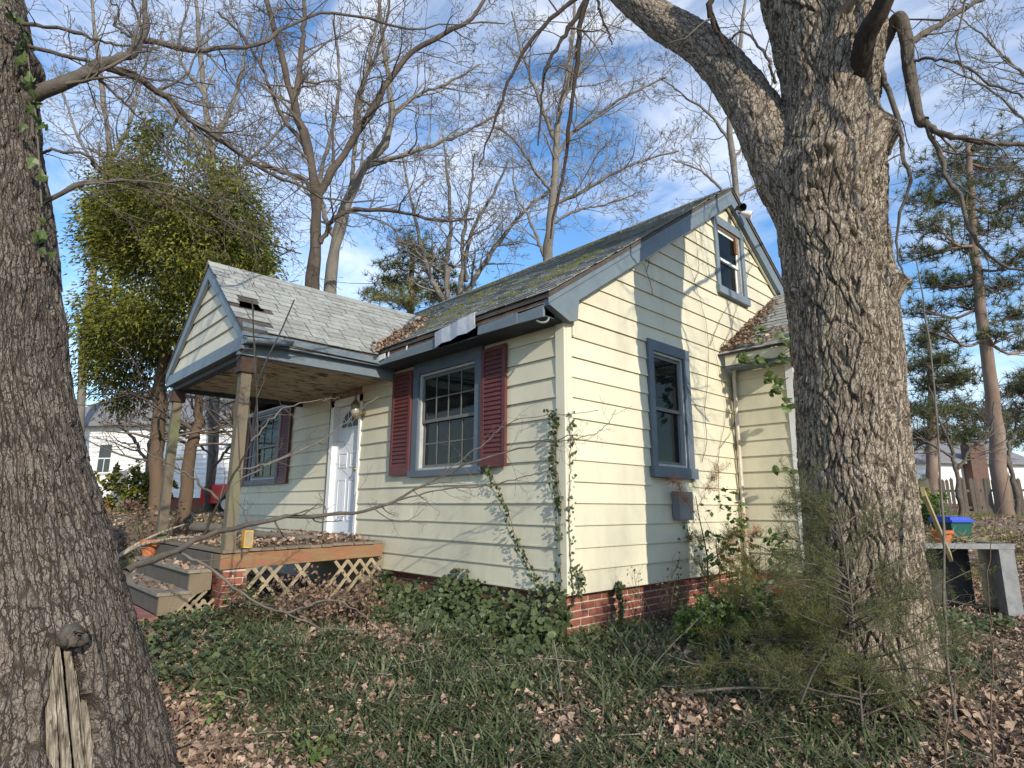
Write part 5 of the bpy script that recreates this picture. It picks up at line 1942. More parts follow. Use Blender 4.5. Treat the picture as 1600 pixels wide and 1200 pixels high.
bare_tree('pale grey twin of the pair behind the porch roof, limbs spreading up', 'bare_tree', [
    ([gnd(at(516, 780, Y1))] + P_([(516, 620), (518, 450), (526, 375), (545, 310), (566, 262), (600, 225), (612, 180), (606, 120), (598, 60), (592, -30)], Y1), .235, .055),
    (P_([(545, 310), (552, 250), (560, 190), (570, 120), (585, 50), (600, -20)], Y1), .085, .04),
    (P_([(566, 262), (620, 245), (680, 225), (740, 200), (790, 170)], Y1), .08, .03),
    (P_([(612, 180), (650, 150), (700, 130), (750, 100)], Y1), .07, .03),
    (P_([(526, 380), (505, 330), (500, 280), (520, 200), (530, 120), (520, 30)], Y1), .09, .04)], 18, 2.5, 3, 22, 1, minr=.0085, kids=(6, 4, 3))
Y2 = 18.0
bare_tree('slender pale bare tree rising behind the main roof', 'bare_tree', [
    ([gnd(at(846, 790, Y2))] + P_([(850, 600), (857, 400), (862, 340), (868, 270), (870, 215), (876, 165), (888, 110), (895, 50), (900, -30)], Y2), .19, .04),
    (P_([(868, 250), (888, 215), (920, 190), (960, 160), (1000, 140), (1040, 120)], Y2), .08, .03),
    (P_([(870, 225), (852, 180), (832, 130), (815, 80), (800, 20)], Y2), .08, .03),
    (P_([(864, 300), (835, 265), (805, 220), (775, 200)], Y2), .06, .025),
    (P_([(866, 320), (910, 300), (960, 270), (1010, 250), (1060, 235)], Y2), .07, .025),
    (P_([(862, 350), (900, 330), (950, 318), (1000, 300)], Y2), .05, .02),
    (P_([(850, 400), (838, 370), (822, 330), (805, 300), (800, 240)], Y2), .06, .02),
    (P_([(876, 165), (900, 120), (930, 70), (970, 20)], Y2), .06, .025)], 19, 2.5, 3, 23, 1, minr=.0085, kids=(6, 4, 3))
Y3 = 22.0
bare_tree('many stemmed bare tree between porch roof and main roof', 'bare_tree', [
    ([gnd(at(700, 790, Y3))] + P_([(700, 600), (700, 480), (698, 420), (705, 350), (700, 280), (692, 210)], Y3), .15, .04),
    ([gnd(at(712, 790, Y3))] + P_([(714, 600), (718, 470), (728, 400), (742, 350), (770, 305), (795, 250)], Y3), .14, .04),
    (P_([(720, 470), (752, 420), (790, 365), (830, 320), (880, 285)], Y3), .13, .04),
    (P_([(700, 480), (672, 430), (655, 370), (640, 300), (628, 240)], Y3), .12, .04),
    (P_([(728, 440), (722, 380), (735, 300), (742, 240)], Y3), .1, .03)], 20, 2.6, 3, 24, 2, minr=.0095, kids=(6, 4, 3))
Y4 = 20.0
bare_tree('bare tree with fine twigs reaching in above the pine', 'bare_tree', [
    ([gnd(at(1690, 800, Y4))] + P_([(1690, 600), (1680, 400), (1660, 250), (1640, 150), (1630, 50), (1620, -40)], Y4), .25, .07),
    (P_([(1660, 260), (1610, 200), (1560, 150), (1510, 120), (1460, 100)], Y4), .08, .02),
    (P_([(1640, 160), (1590, 110), (1540, 60), (1490, 20)], Y4), .08, .02),
    (P_([(1670, 330), (1620, 290), (1580, 280), (1540, 290)], Y4), .06, .02)], 20, 2.5, 3, 25, 1, minr=.009, kids=(6, 4, 3))
bare_tree('thin bare tree seen between the oak fork and the gable', 'bare_tree', [
    ([gnd(at(1150, 790, 26))] + P_([(1150, 500), (1150, 300), (1140, 200), (1150, 120), (1160, 40), (1165, -30)], 26), .22, .06),
    (P_([(1145, 250), (1180, 200), (1200, 150), (1215, 100)], 26), .08, .03),
    (P_([(1145, 230), (1110, 180), (1070, 150), (1030, 120)], 26), .08, .03),
    (P_([(1150, 310), (1190, 280), (1210, 250)], 26), .07, .03),
    (P_([(1150, 320), (1100, 270), (1050, 250)], 26), .07, .03)], 13, 3.0, 3, 26, 1, minr=.011, kids=(6, 4, 3))
bare_tree('tall bare tree above the cedar left of the porch', 'bare_tree', [
    ([gnd(at(330, 790, 21))] + P_([(335, 600), (335, 400), (330, 250), (320, 150), (312, 80), (305, -30)], 21), .20, .06),
    (P_([(330, 240), (360, 170), (380, 100), (390, 20)], 21), .1, .04),
    (P_([(330, 260), (290, 200), (240, 150), (200, 90)], 21), .1, .03),
    (P_([(320, 150), (280, 90), (260, 20)], 21), .08, .03),
    (P_([(332, 300), (390, 250), (440, 200), (470, 140)], 21), .08, .03)], 19, 2.8, 3, 27, 1, minr=.010, kids=(6, 4, 3))
bare_tree('bare tree beside the big left trunk behind the cedar', 'bare_tree', [
    ([gnd(at(120, 790, 25))] + P_([(128, 600), (148, 400), (170, 250), (160, 150), (150, 60), (140, -30)], 25), .20, .06),
    (P_([(168, 260), (200, 200), (220, 130), (240, 60)], 25), .1, .03),
    (P_([(168, 280), (130, 230), (110, 180), (90, 120)], 25), .1, .03)], 19, 3.0, 3, 28, 1, minr=.011, kids=(6, 4, 3))


# ---- evergreens
def evergreen(label, cx, Y, prof, trunks, n_cl, per, leaf, seed, mat='cedar', tmat='redbark', squash=.9, name='cedar_tree', droop=.35, gap_seed=4, gap=.38):
    """prof: (py, left px, right px) silhouette rows at distance Y; foliage in clumps through the volume"""
    g = np.random.default_rng(seed)
    rows = []
    for py, l, r in prof:
        a, b = at(l, py, Y), at(r, py, Y)
        rows.append((a[2], (a + b) / 2, np.linalg.norm(b - a) / 2))
    rows.sort(key=lambda t: t[0])
    zs = np.array([t[0] for t in rows])
    cs = np.array([t[1] for t in rows])
    rs = np.array([t[2] for t in rows]) * 1.10
    t = thing(name, gnd(at(cx, 790, Y)), label, 'tree')
    # clump centres
    z = g.uniform(zs[0], zs[-1], n_cl * 3)
    rz = np.interp(z, zs, rs)
    keep_ = g.random(len(z)) < (rz / rs.max()) ** 1.2 + .05
    z, rz = z[keep_][:n_cl], rz[keep_][:n_cl]
    th = g.uniform(0, 2 * np.pi, len(z))
    rr_ = rz * np.sqrt(g.uniform(.12, 1.0, len(z)))
    c = np.stack([np.interp(z, zs, cs[:, 0]) + rr_ * np.cos(th), np.interp(z, zs, cs[:, 1]) + rr_ * np.sin(th) * squash, z], 1)
    gapn = .6 * hash_noise(c[:, 0] * .7 + c[:, 1] * .7, c[:, 2], .9, gap_seed) + .4 * hash_noise(c[:, 0] + c[:, 1] * .5, c[:, 2], 2.1, gap_seed + 2)
    gapn = gapn + .42 * np.clip((c[:, 2] - zs[0]) / (zs[-1] - zs[0]) - .35, -.35, .2)
    c = c[gapn > gap]
    rel = c
    tint0 = g.beta(1.1, 1.6, len(c)) * .85
    n = len(c) * per
    C_ = np.repeat(c, per, 0)
    off = g.normal(size=(n, 3)) * np.array([.20, .20, .17])
    Pp = C_ + off
    ax0 = np.stack([np.interp(C_[:, 2], zs, cs[:, 0]), np.interp(C_[:, 2], zs, cs[:, 1]), C_[:, 2]], 1)
    D = (C_ - ax0)
    D /= np.linalg.norm(D, axis=1, keepdims=True) + .3
    D = D + off * 1.2 + g.normal(size=(n, 3)) * .5 + np.array([0, 0, -droop])
    tint = np.clip(np.repeat(tint0, per) + g.uniform(-.15, .25, n), 0, 1)
    V, F, a = blades(Pp, D, leaf * g.uniform(.6, 1.3, n), leaf * .50 * g.uniform(.6, 1.3, n), tint, nseg=1, droop=.25)
    obj('crown', V, F, M[mat], t, False, {'tint': a})
    rn_ = random.Random(seed)
    tw_ = []
    for pts, r0, r1 in trunks:
        q_ = smooth_line(pts, 24)
        q_[1:-1] += g.normal(scale=.03, size=(22, 3))
        Vt, Ft = tubes([(q_, np.linspace(r0, r1, 24), 9)])
        obj('trunk', Vt, Ft, M[tmat], t, True)
        for k in range(26):
            i = rn_.randrange(5, 22)
            d_ = np.array([rn_.gauss(0, 1), rn_.gauss(0, 1), rn_.uniform(-.1, .5)])
            grow(rn_, q_[i], unit(d_), rn_.uniform(1.0, 2.2), .035, 2, tw_, .05, .14, (4, 4, 3), .006, (5, 4, 3, 3), 1)
    Vt, Ft = tubes(tw_)
    obj('limbs', Vt, Ft, M['twig'], t, True)
    return t


YC = 13.0
evergreen('wide yellow green cedar with several trunks left of the porch', 270, YC,
          [(195, 225, 262), (240, 185, 330), (290, 130, 410), (340, 95, 455), (400, 80, 480), (460, 85, 475), (520, 85, 430), (590, 95, 370), (640, 130, 340), (665, 170, 300)],
          [([gnd(at(248, 790, YC))] + P_([(245, 700), (252, 600), (262, 480), (262, 350), (250, 260)], YC), .17, .04),
           ([gnd(at(290, 790, YC + .5))] + P_([(296, 720), (310, 640), (318, 560), (330, 420)], YC + .5), .16, .04),
           ([gnd(at(376, 790, YC + .8))] + P_([(374, 700), (368, 620), (366, 500), (375, 400)], YC + .8), .13, .04)],
          1900, 84, .088, 31, squash=.55, gap=.49)


def pine_tree(label, trunk, r0, r1, boughs, Y, seed, n_tuft, tuft=.26, mat='pine', name='pine_tree', spread=.55):
    """boughs: (px, py, half width px, half height px) plates of needles"""
    g = np.random.default_rng(seed)
    rn_ = random.Random(seed)
    t = thing(name, trunk[0], label, 'tree')
    q_ = smooth_line(trunk, 30)
    q_[1:-1] += g.normal(scale=.02, size=(28, 3))
    Vt, Ft = tubes([(q_, np.linspace(r0, r1, 30), 10)])
    obj('trunk', Vt, Ft, M['pinebark'], t, True)
    tw_, C_ = [], []
    for px, py, hw, hh in boughs:
        cY = Y + g.uniform(-1.2, 1.2)
        c = at(px, py, cY)
        s_ = cY / FPX
        j = np.argmin(np.abs(q_[:, 2] - (c[2] - hw * s_ * .25)))
        mid_ = (q_[j] + c) / 2 + np.array([0, 0, -.25 + g.uniform(-.2, .3)])
        ll = smooth_line([q_[j], mid_, c], 10)
        tw_.append((ll, np.linspace(.06, .02, 10), 5))
        for k in range(12):
            e = c + RT * g.normal() * hw * s_ * .8 + FW * g.normal() * hw * s_ * .6 + UP * g.normal() * hh * s_ * .8
            tw_.append((smooth_line([ll[g.integers(4, 10)], (c + e) / 2 + UP * -.1, e], 6), np.linspace(.02, .008, 6), 4))
        n_ = int(n_tuft * hw * hh / 900) + 8
        C_.append(c + RT * (g.normal(size=(n_, 1)) * hw * s_ * spread) + FW * (g.normal(size=(n_, 1)) * hw * s_ * spread * .8) + UP * (g.normal(size=(n_, 1)) * hh * s_ * spread))
    C_ = np.concatenate(C_)
    k = 22
    n = len(C_) * k
    D = g.normal(size=(n, 3)) + np.array([0, 0, .35])
    tint = np.clip(np.repeat(g.uniform(0, .7, len(C_)), k) + g.uniform(-.1, .35, n), 0, 1)
    V, F, a = blades(np.repeat(C_, k, 0), D, tuft * g.uniform(.7, 1.2, n), .022 * Y / 20, tint)
    Vt, Ft = tubes(tw_)
    obj('limbs', Vt, Ft, M['pinebark'], t, True)
    obj('crown', V, F, M[mat], t, False, {'tint': a})
    return t


YP = 19.0
gp = gnd(at(1572, 803, YP))
bo = []
gr = np.random.default_rng(3)
for (px, py, hw, hh) in ((1520, 235, 60, 16), (1470, 262, 50, 16), (1560, 262, 60, 18), (1500, 300, 60, 18), (1585, 310, 50, 18), (1445, 310, 38, 14), (1460, 350, 50, 16), (1560, 350, 60, 18),
                         (1505, 385, 50, 12), (1440, 395, 40, 12), (1590, 400, 50, 16), (1455, 440, 50, 14), (1570, 445, 50, 14), (1510, 475, 45, 10), (1440, 480, 40, 12), (1590, 490, 40, 14),
                         (1465, 510, 40, 10), (1560, 520, 50, 10), (1610, 540, 30, 14), (1500, 440, 40, 10)):
    bo.append((px, py, hw, hh))
pine_tree('tall dark pine with open plates of needles right of the oak', [gp] + P_([(1562, 740), (1552, 640), (1543, 560), (1532, 470), (1524, 400), (1518, 330), (1514, 250), (1512, 225)], YP), .25, .07, bo, YP, 41, 78)
YQ = 27.0
bo = [(1450, 535, 28, 14), (1440, 570, 34, 14), (1475, 560, 26, 12), (1460, 600, 44, 14), (1500, 590, 26, 12), (1440, 640, 40, 16), (1490, 640, 40, 14), (1450, 680, 44, 16), (1505, 680, 34, 14), (1530, 650, 24, 12)]
pine_tree('dark rounded pine standing behind the oak above the fence', [gnd(at(1455, 790, YQ))] + P_([(1456, 700), (1455, 620), (1452, 530)], YQ), .28, .08, bo, YQ, 42, 140, tuft=.36)
bo = [(1590, 610, 30, 16), (1575, 650, 30, 16), (1600, 680, 40, 18), (1630, 640, 40, 18), (1620, 590, 30, 14)]
pine_tree('distant pine at the right edge beyond the fence', [gnd(at(1610, 790, 30))] + P_([(1610, 700), (1608, 600)], 30), .26, .1, bo, 30, 43, 120, tuft=.38)
YR = 24.0
bo = [(645, 385, 30, 16), (620, 410, 30, 14), (668, 405, 34, 14), (610, 440, 34, 14), (650, 445, 44, 16), (690, 430, 26, 12), (630, 470, 44, 14), (690, 465, 40, 12), (712, 450, 22, 10), (585, 460, 24, 12)]
pine_tree('light green pine in the gap between the two roofs', [gnd(at(640, 790, YR))] + P_([(640, 600), (642, 480), (645, 380)], YR), .28, .07, bo, YR, 44, 90, tuft=.30, mat='pinelight')

# thin background trees beyond the fence and behind the left house: copies of one small tree
rn = random.Random(9)
small = bare_tree('spindly bare tree with crooked stems in front of the picket fence', 'bare_tree', [
    ([gnd(at(1500, 800, 17))] + [at(1500, 800, 17) + np.array([dx, dy, dz]) for dx, dy, dz in ((.05, 0, .8), (.0, .1, 1.7), (-.2, .1, 2.6), (-.3, 0, 3.6))], .075, .02),
    ([at(1500, 800, 17) + np.array(v) for v in ((.03, .05, 1.1), (.4, .2, 1.7), (.9, .3, 2.2), (1.1, .3, 3.0))], .05, .015),
    ([at(1500, 800, 17) + np.array(v) for v in ((.0, .1, 1.5), (-.5, -.2, 2.0), (-1.0, -.3, 2.2), (-1.6, -.3, 2.7))], .04, .012)], 10, 1.2, 2, 51, 1, 'limb', 'twig', minr=.005, kids=(5, 4, 3))
for px, Y, sc_, rot, lab in ((1590, 21, 1.3, 1.1, 'crooked bare tree at the right edge in front of the fence'), (1425, 23, 1.2, 2.5, 'bare sapling just right of the oak before the fence'),
                             (226, 19, 1.2, 3.7, 'scraggly bare tree in front of the white house door'), (320, 20, 1.1, .4, 'scraggly bare tree in front of the red car'),
                             (365, 24, 1.6, 2.0, 'bare tree behind the near porch post'),
                             (420, 30, 2.4, 4.0, 'distant bare tree hidden behind the far porch window')):
    if px == 420:
        continue
    c = copy_tree(small)
    g_ = gnd(at(px, 800, Y))
    c.location = Vector(g_)
    c.scale = (sc_,) * 3
    c.rotation_euler = (0, 0, rot)
    c['label'] = lab

# ------------------------------------------------------------------ far woods as one mass
n = 420
tw = []
rn = random.Random(77)
for i in range(60):
    lat_ = rn.uniform(-75, 75)
    Yd = rn.uniform(48, 75)
    p = pos(lat_, Yd, .9)
    h = rn.uniform(8, 15)
    grow(rn, p, np.array([rn.gauss(0, .05), rn.gauss(0, .05), 1.0]), h, .22, 2, tw, .15, .08, (8, 5), .02, (4, 3, 3), 0, (25, 55))
Vt, Ft = tubes(tw)
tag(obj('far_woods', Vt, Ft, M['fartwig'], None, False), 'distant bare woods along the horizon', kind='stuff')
# evergreen undergrowth far behind
nu_ = 9000
latn = rng.uniform(-70, 70, nu_)
Yn = rng.uniform(44, 60, nu_)
hz = 1.0 + rng.beta(1.2, 2.2, nu_) * (2.0 + 3.5 * hash_noise(latn, Yn * 0, .13, 3))
Pp = CAM + Yn[:, None] * FW + latn[:, None] * RT
Pp[:, 2] = hz
V, F, a = blades(Pp, rng.normal(size=(nu_, 3)), rng.uniform(.5, 1.0, nu_), .34, rng.uniform(0, 1, nu_), nseg=1)
tag(obj('far_undergrowth', V, F, M['pine'], None, False, {'tint': a}), 'dim evergreen undergrowth far behind the houses', kind='stuff')


# ------------------------------------------------------------------ neighbours' houses, fence, car, bin
def frame_at(lat_, Y, z, turn=0.0):
    c, s = math.cos(turn), math.sin(turn)
    u = RT * c + FW * s
    wv = FW * c - RT * s
    return (pos(lat_, Y, z), u, wv)


def far_house(label, fr, W_, D_, H_, rh, wins, door=None, found=True, chim=None, course_h=.2):
    t = thing('neighbour_house', fr[0], label, 'house')
    mb = MB(*fr)
    mb.box(0, W_, 0, D_, .45, H_)
    mb.prism([(0, H_), (D_ / 2, H_ + rh - .1), (D_, H_)], 0, .0, .15) if False else None
    wall = mb.build('wall', M['farwhite'], t)
    mb = MB(*fr)
    z = .46
    while z < H_ - .1:
        mb.hexa([(0, -.03, z), (W_, -.03, z), (W_, -.001, z), (0, -.001, z), (0, -.004, z + course_h - .01), (W_, -.004, z + course_h - .01), (W_, -.001, z + course_h - .01), (0, -.001, z + course_h - .01)])
        z += course_h
    tag(mb.build('siding', M['farwhite'], wall), kind='stuff')
    mb = MB(*fr)
    mb.box(.05, W_ - .05, .05, D_ - .05, -.6, .449)
    mb.build('foundation', M['brick'], t)
    mb = MB(*fr)
    mb.prism([(-.4, H_ - .05), (-.4, H_ + .08), (D_ / 2, H_ + rh), (D_ + .4, H_ + .08), (D_ + .4, H_ - .05), (D_ / 2, H_ + rh - .15)], 0, -.3, W_ + .3)
    mb.prism([(.02, H_ + .001), (D_ - .02, H_ + .001), (D_ / 2, H_ + rh - .16)], 0, .01, W_ - .01)
    mb.build('roof', M['farroof'], t)
    for (a, b, z0, z1) in wins:
        mb = MB(*fr)
        e = .06
        mb.box(a - e, a, -.05, 0, z0 - e, z1 + e)
        mb.box(b, b + e, -.05, 0, z0 - e, z1 + e)
        mb.box(a, b, -.05, 0, z1, z1 + e)
        mb.box(a, b, -.06, 0, z0 - e, z0)
        mb.box(a, b, -.05, 0, (z0 + z1) / 2 - .025, (z0 + z1) / 2 + .025)
        mb.box((a + b) / 2 - .015, (a + b) / 2 + .015, -.045, 0, z0, (z0 + z1) / 2 - .03)
        wnd = mb.build('window', M['white'], t)
        for q0, q1 in ((z0, (z0 + z1) / 2 - .026), ((z0 + z1) / 2 + .026, z1)):
            mb = MB(*fr)
            mb.box(a + .001, b - .001, -.033, -.031, q0, q1)
            mb.build('pane', M['farglass'], wnd)
    if door:
        a, b, z0, z1 = door
        mb = MB(*fr)
        mb.box(a, b, -.08, -.032, z0, z1)
        mb.build('door', M['greybox'], t)
    if chim:
        a, b, d0, z0, z1 = chim
        mb = MB(*fr)
        mb.box(a, b, d0, d0 + .6, z0, z1)
        mb.build('chimney', M['farbrick'], t)
    return t


YH = 27.0
fr = frame_at((60 - 800) / 950 * YH, YH, .95, -.22)
s_ = YH / 950
far_house('white neighbouring house with one dark sash window and grey door, left of the porch', fr, 11.5, 8, 3.6, 2.4,
          [((163 - 60) * s_, (186 - 60) * s_, 1.55, 2.75)], ((197 - 60) * s_, (222 - 60) * s_, .1, 1.6))
YH2 = 36.0
fr = frame_at((1395 - 800) / 950 * YH2, YH2, .95, .15)
far_house('white neighbouring house with brick chimney beyond the picket fence', fr, 10, 7, 2.9, 2.0, [(2.2, 3.2, 1.1, 2.2), (7.6, 8.6, 1.1, 2.2)], None, chim=(5.2, 6.3, -.62, 0, 4.0))

# picket fence
fen = thing('picket_fence', pos((1445 - 800) / 950 * 22, 22, .85), 'old weathered picket fence with gaps behind the pine', 'fence')
a_, b_ = pos((1425 - 800) / 950 * 23, 23, 0), pos((1680 - 800) / 950 * 20.5, 20.5, 0)
fd = unit(b_ - a_)
Lf = np.linalg.norm(b_ - a_)
for zr in (1.15, 1.75):
    mb = MB()
    mb.beam(a_ + UP * zr, b_ + UP * zr, .04, .09)
    mb.build('rail', M['picket'], fen)
pk = MB()
pk.prism([(-.055, -.1), (.055, -.1), (.055, 1.32), (0, 1.40), (-.055, 1.32)], 1, -.012, .012)
pkm = new_mesh('picket', pk.V, pk.F, M['picket'])
x = 0.1
while x < Lf:
    p = a_ + fd * x
    ob = bpy.data.objects.new('picket', pkm)
    COL.objects.link(ob)
    ob.parent = fen
    ob.matrix_parent_inverse = Matrix.Translation(-fen.location)
    ob.matrix_basis = Matrix.Translation(Vector((p[0] - FW[0] * .035, p[1] - FW[1] * .035, .83 + random.uniform(-.05, .05)))) @ Matrix.Rotation(ang_of(fd), 4, 'Z') @ Matrix.Rotation(random.gauss(0, .035), 4, 'Y')
    x += .122 if random.random() < .93 else .244


# red car seen through the cedar trunks
def car(label, fr):
    t = thing('parked_car', fr[0], label, 'car')
    mb = MB(*fr)
    mb.prism([(0.0, .35), (0, .80), (.15, .95), (1.0, 1.0), (1.55, 1.48), (3.2, 1.5), (3.95, 1.05), (4.5, .98), (4.6, .75), (4.6, .35)], 1, 0, 1.75)
    mb.build('body', M['carred'], t)
    mb = MB(*fr)
    mb.prism([(1.12, 1.02), (1.62, 1.42), (2.30, 1.43), (2.30, 1.02)], 1, -.006, 1.756)
    mb.prism([(2.40, 1.02), (2.40, 1.43), (3.12, 1.43), (3.72, 1.04)], 1, -.006, 1.756)
    mb.build('window', M['farglass'], t)
    for wx in (.85, 3.75):
        for wy in (.02, 1.55):
            mb = MB(fr[0] + np.array(fr[1]) * wx + np.array(fr[2]) * wy + UP * .32, fr[1], UP, fr[2])
            mb.lathe(0, 0, [(.20, -.03), (.32, -.02), (.33, .1), (.32, .22), (.2, .23)], 18)
            wh = mb.build('wheel', M['rubber'], t, False)
            mb = MB(fr[0] + np.array(fr[1]) * wx + np.array(fr[2]) * wy + UP * .32, fr[1], UP, fr[2])
            mb.lathe(0, 0, [(.19, -.045), (.19, -.031), (.05, -.04)], 12)
            mb.build('rim', M['chrome'], wh)
    for wy in (.12, 1.38):
        mb = MB(*fr)
        mb.box(-.02, .03, wy, wy + .25, .66, .80)
        mb.build('tail_light', M['burg'], t)
    return t


car('bright red car parked beyond the cedar trunks, left of the near porch post', frame_at((312 - 800) / 950 * 20, 20, .82, .2))

# wheelie bin
YB = 11.5
bp = pos((1497 - 800) / 950 * YB, YB, 0)
gb = float(gz(bp[0], bp[1]))
tb = thing('recycling_bin', (bp[0], bp[1], gb), 'dark green wheelie bin with a bright blue lid behind the grey bench', 'bin')
fr = frame_at((1484 - 800) / 950 * YB, YB, at(1497, 838, YB)[2] - .25, .15)
fr = (fr[0], fr[1] * .78, fr[2] * .78)
mb = MB(*fr)
mb.hexa([(.07, .05, 0), (.50, .05, 0), (.50, .5, 0), (.07, .5, 0), (0, 0, .50), (.58, 0, .50), (.58, .58, .50), (0, .58, .50)])
mb.build('body', M['bingreen'], tb)
mb = MB(*fr)
mb.hexa([(-.03, -.03, .502), (.61, -.03, .502), (.61, .62, .502), (-.03, .62, .502), (.02, .02, .60), (.56, .02, .60), (.56, .6, .62), (.02, .6, .62)])
mb.box(-.02, .60, -.06, -.031, .505, .545)
mb.build('lid', M['binblue'], tb)
for k in (0.03, .55):
    mb = MB(fr[0] + np.array(fr[1]) * k + np.array(fr[2]) * .52 + UP * .05, fr[2], UP, fr[1])
    mb.lathe(0, 0, [(.03, -.03), (.10, -.025), (.10, .025), (.03, .03)], 14)
    mb.build('wheel', M['rubber'], tb)
# grey weathered bench-like stand
YS = 6.5
ob_ = at(1585, 850, YS)
zt = ob_[2]
frs = ((ob_[0], ob_[1], 0), tuple(-(RT * math.cos(.1) - FW * math.sin(.1))), tuple(FW * math.cos(.1) + RT * math.sin(.1)))
gs = float(gz(ob_[0], ob_[1]))
bench = thing('wooden_stand', (ob_[0], ob_[1], gs), 'grey weathered wooden stand with open side, right of the oak', 'stand')
W_ = 1.25
mb = MB(*frs)
mb.box(0, W_, 0, .055, zt - .055, zt)
mb.box(0, W_, .50, .555, zt - .055, zt)
mb.box(0, .055, .0551, .4999, zt - .055, zt)
mb.box(W_ - .055, W_, .0551, .4999, zt - .055, zt)
mb.build('top_frame', M['greywood'], bench)
mb = MB(*frs)
mb.box(.056, W_ - .056, .056, .499, zt - .06, zt - .02)
mb.build('tray', M['soil'], bench)
mb = MB(*frs)
mb.box(-.004, .045, .145, .545, gs - .1, zt - .056)
mb.build('end_panel', M['greywood'], bench)
for a in (0.01, W_ - .16):
    for d_ in ((.005,) if a < .1 else (.005, .40)):
        mb = MB(*frs)
        mb.hexa([(a, d_, gs - .1), (a + .15, d_, gs - .1), (a + .15, d_ + .13, gs - .1), (a, d_ + .13, gs - .1), (a, d_, zt - .056), (a + .15, d_, zt - .056), (a + .15, d_ + .13, zt - .056), (a, d_ + .13, zt - .056)])
        mb.build('leg', M['greywood'], bench)
mb = MB(*frs)
mb.box(.17, W_ - .17, .50, .52, gs - .05, zt - .06)
mb.build('back_panel', M['black'], bench)
pp = at(1474, 846, YS + .25)
pot((pp[0], pp[1], zt - .02), .10, .15, 'old terracotta pot on the grey wooden stand')
# dry debris on the stand
nd = 70
tw = []
rn = random.Random(15)
for i in range(nd):
    o_ = np.array(frs[0]) + np.array(frs[1]) * rn.uniform(.25, .6) + np.array(frs[2]) * rn.uniform(.12, .42)
    p = np.array([o_[0], o_[1], zt + rn.uniform(0, .05)])
    d_ = np.array([rn.gauss(0, 1), rn.gauss(0, 1), rn.gauss(.1, .2)])
    grow(rn, p, unit(d_), rn.uniform(.1, .3), .006, 0, tw)
Vt, Ft = tubes(tw)
tag(obj('dry_debris', Vt, Ft, M['board'], None, False), 'heap of pale dry stems lying on the grey stand', kind='stuff')
# pale board leaning on the oak, mossy
mb = MB()
p, q = at(1440, 765, 5.6), at(1476, 838, 5.9)
p, q = at(1442, 768, 5.5), at(1482, 850, 5.9)
mb.beam(p, q + UP * -.12, .12, .03, (1, 0, 0.3))
tag(mb.build('leaning_board', M['board']), 'pale mossy board leaning against the right side of the oak', 'board')
# lamp inside the side window
lp = at(1036, 690, 7.9)
tl_ = thing('table_lamp', (lp[0], lp[1], .6), 'lamp with orange shade seen through the tall side window', 'lamp')
mb = MB((lp[0], lp[1], lp[2]))
mb.lathe(0, 0, [(.16, -.13), (.14, -.05), (.08, .12), (.07, .13)], 16)
mb.build('lamp_shade', M['lampshade'], tl_, True)
mb = MB((lp[0], lp[1], 0))
mb.lathe(0, 0, [(.10, .60), (.10, .63), (.02, .66), (.03, 1.0), (.05, 1.15), (.02, lp[2] - .1)], 12)
mb.build('base', M['brass'], tl_, True)

# ------------------------------------------------------------------ vines and shrubs on and along the walls
def vine(label, paths, rad, n_leaf, lsize, nrm, seed, lmat='ivy', leafmesh=True, name='ivy_vine', smat='twig', spread=.02, cat='vine'):
    g = np.random.default_rng(seed)
    t = thing(name, paths[0][0], label, cat)
    polys = []
    pts_all = []
    for p in paths:
        q_ = smooth_line(p, 40)
        q_[1:] += g.normal(scale=.006, size=(39, 3)) * (1 - np.abs(np.array(nrm)))
        polys.append((q_, np.linspace(rad, rad * .4, 40), 5))
        pts_all.append(q_)
    Vt, Ft = tubes(polys)
    obj('stem', Vt, Ft, M[smat], t, True)
    if n_leaf:
        A = np.concatenate(pts_all)
        P = A[g.integers(0, len(A), n_leaf)] + g.normal(size=(n_leaf, 3)) * spread * (1 - .6 * np.abs(np.array(nrm))) + np.array(nrm) * g.uniform(.01, .05, (n_leaf, 1))
        V, F, a = leaves(P, np.array(nrm) + g.normal(size=(n_leaf, 3)) * .55, lsize * g.uniform(.6, 1.3, n_leaf), g.uniform(0, 1, n_leaf), .2, .85)
        tag(obj('leaves', V, F, M[lmat], t, False, {'tint': a}), kind='stuff')
    return t


def onf(px, py, off=-.045):
    """point on the front wall under a pixel"""
    x, y = (px - 800) / FPX, -(py - 600) / FPX
    d = _fw + x * _r2 + y * _u2
    return CAM + d * ((off - CAM[1]) / d[1])


def ons(px, py, off=.045):
    x, y = (px - 800) / FPX, -(py - 600) / FPX
    d = _fw + x * _r2 + y * _u2
    return CAM + d * ((off - CAM[0]) / d[0])


FN, SN = (0, -1, 0), (1, 0, 0)
vine('ivy strand slanting up the front wall to the near shutter', [[onf(*p) for p in ((855, 935), (832, 890), (805, 835), (790, 790), (770, 745), (762, 730))]], .005, 190, .036, FN, 61)
vine('ivy strand climbing the front wall beside the corner post', [[onf(*p) for p in ((878, 930), (874, 850), (876, 780), (868, 720), (872, 660), (860, 640))],
                                                                    [onf(*p) for p in ((876, 800), (866, 740), (868, 690), (866, 650))]], .005, 270, .034, FN, 62)
vine('ivy strand climbing the corner post of the side wall', [[ons(*p) for p in ((895, 930), (890, 850), (890, 760), (892, 700), (890, 645))], [ons(*p) for p in ((903, 935), (905, 905), (899, 890))]], .005, 170, .034, SN, 63)
vine('short ivy tuft growing up the brick near the corner', [[ons(*p) for p in ((962, 985), (968, 950), (962, 925), (966, 915))]], .004, 120, .05, SN, 64)
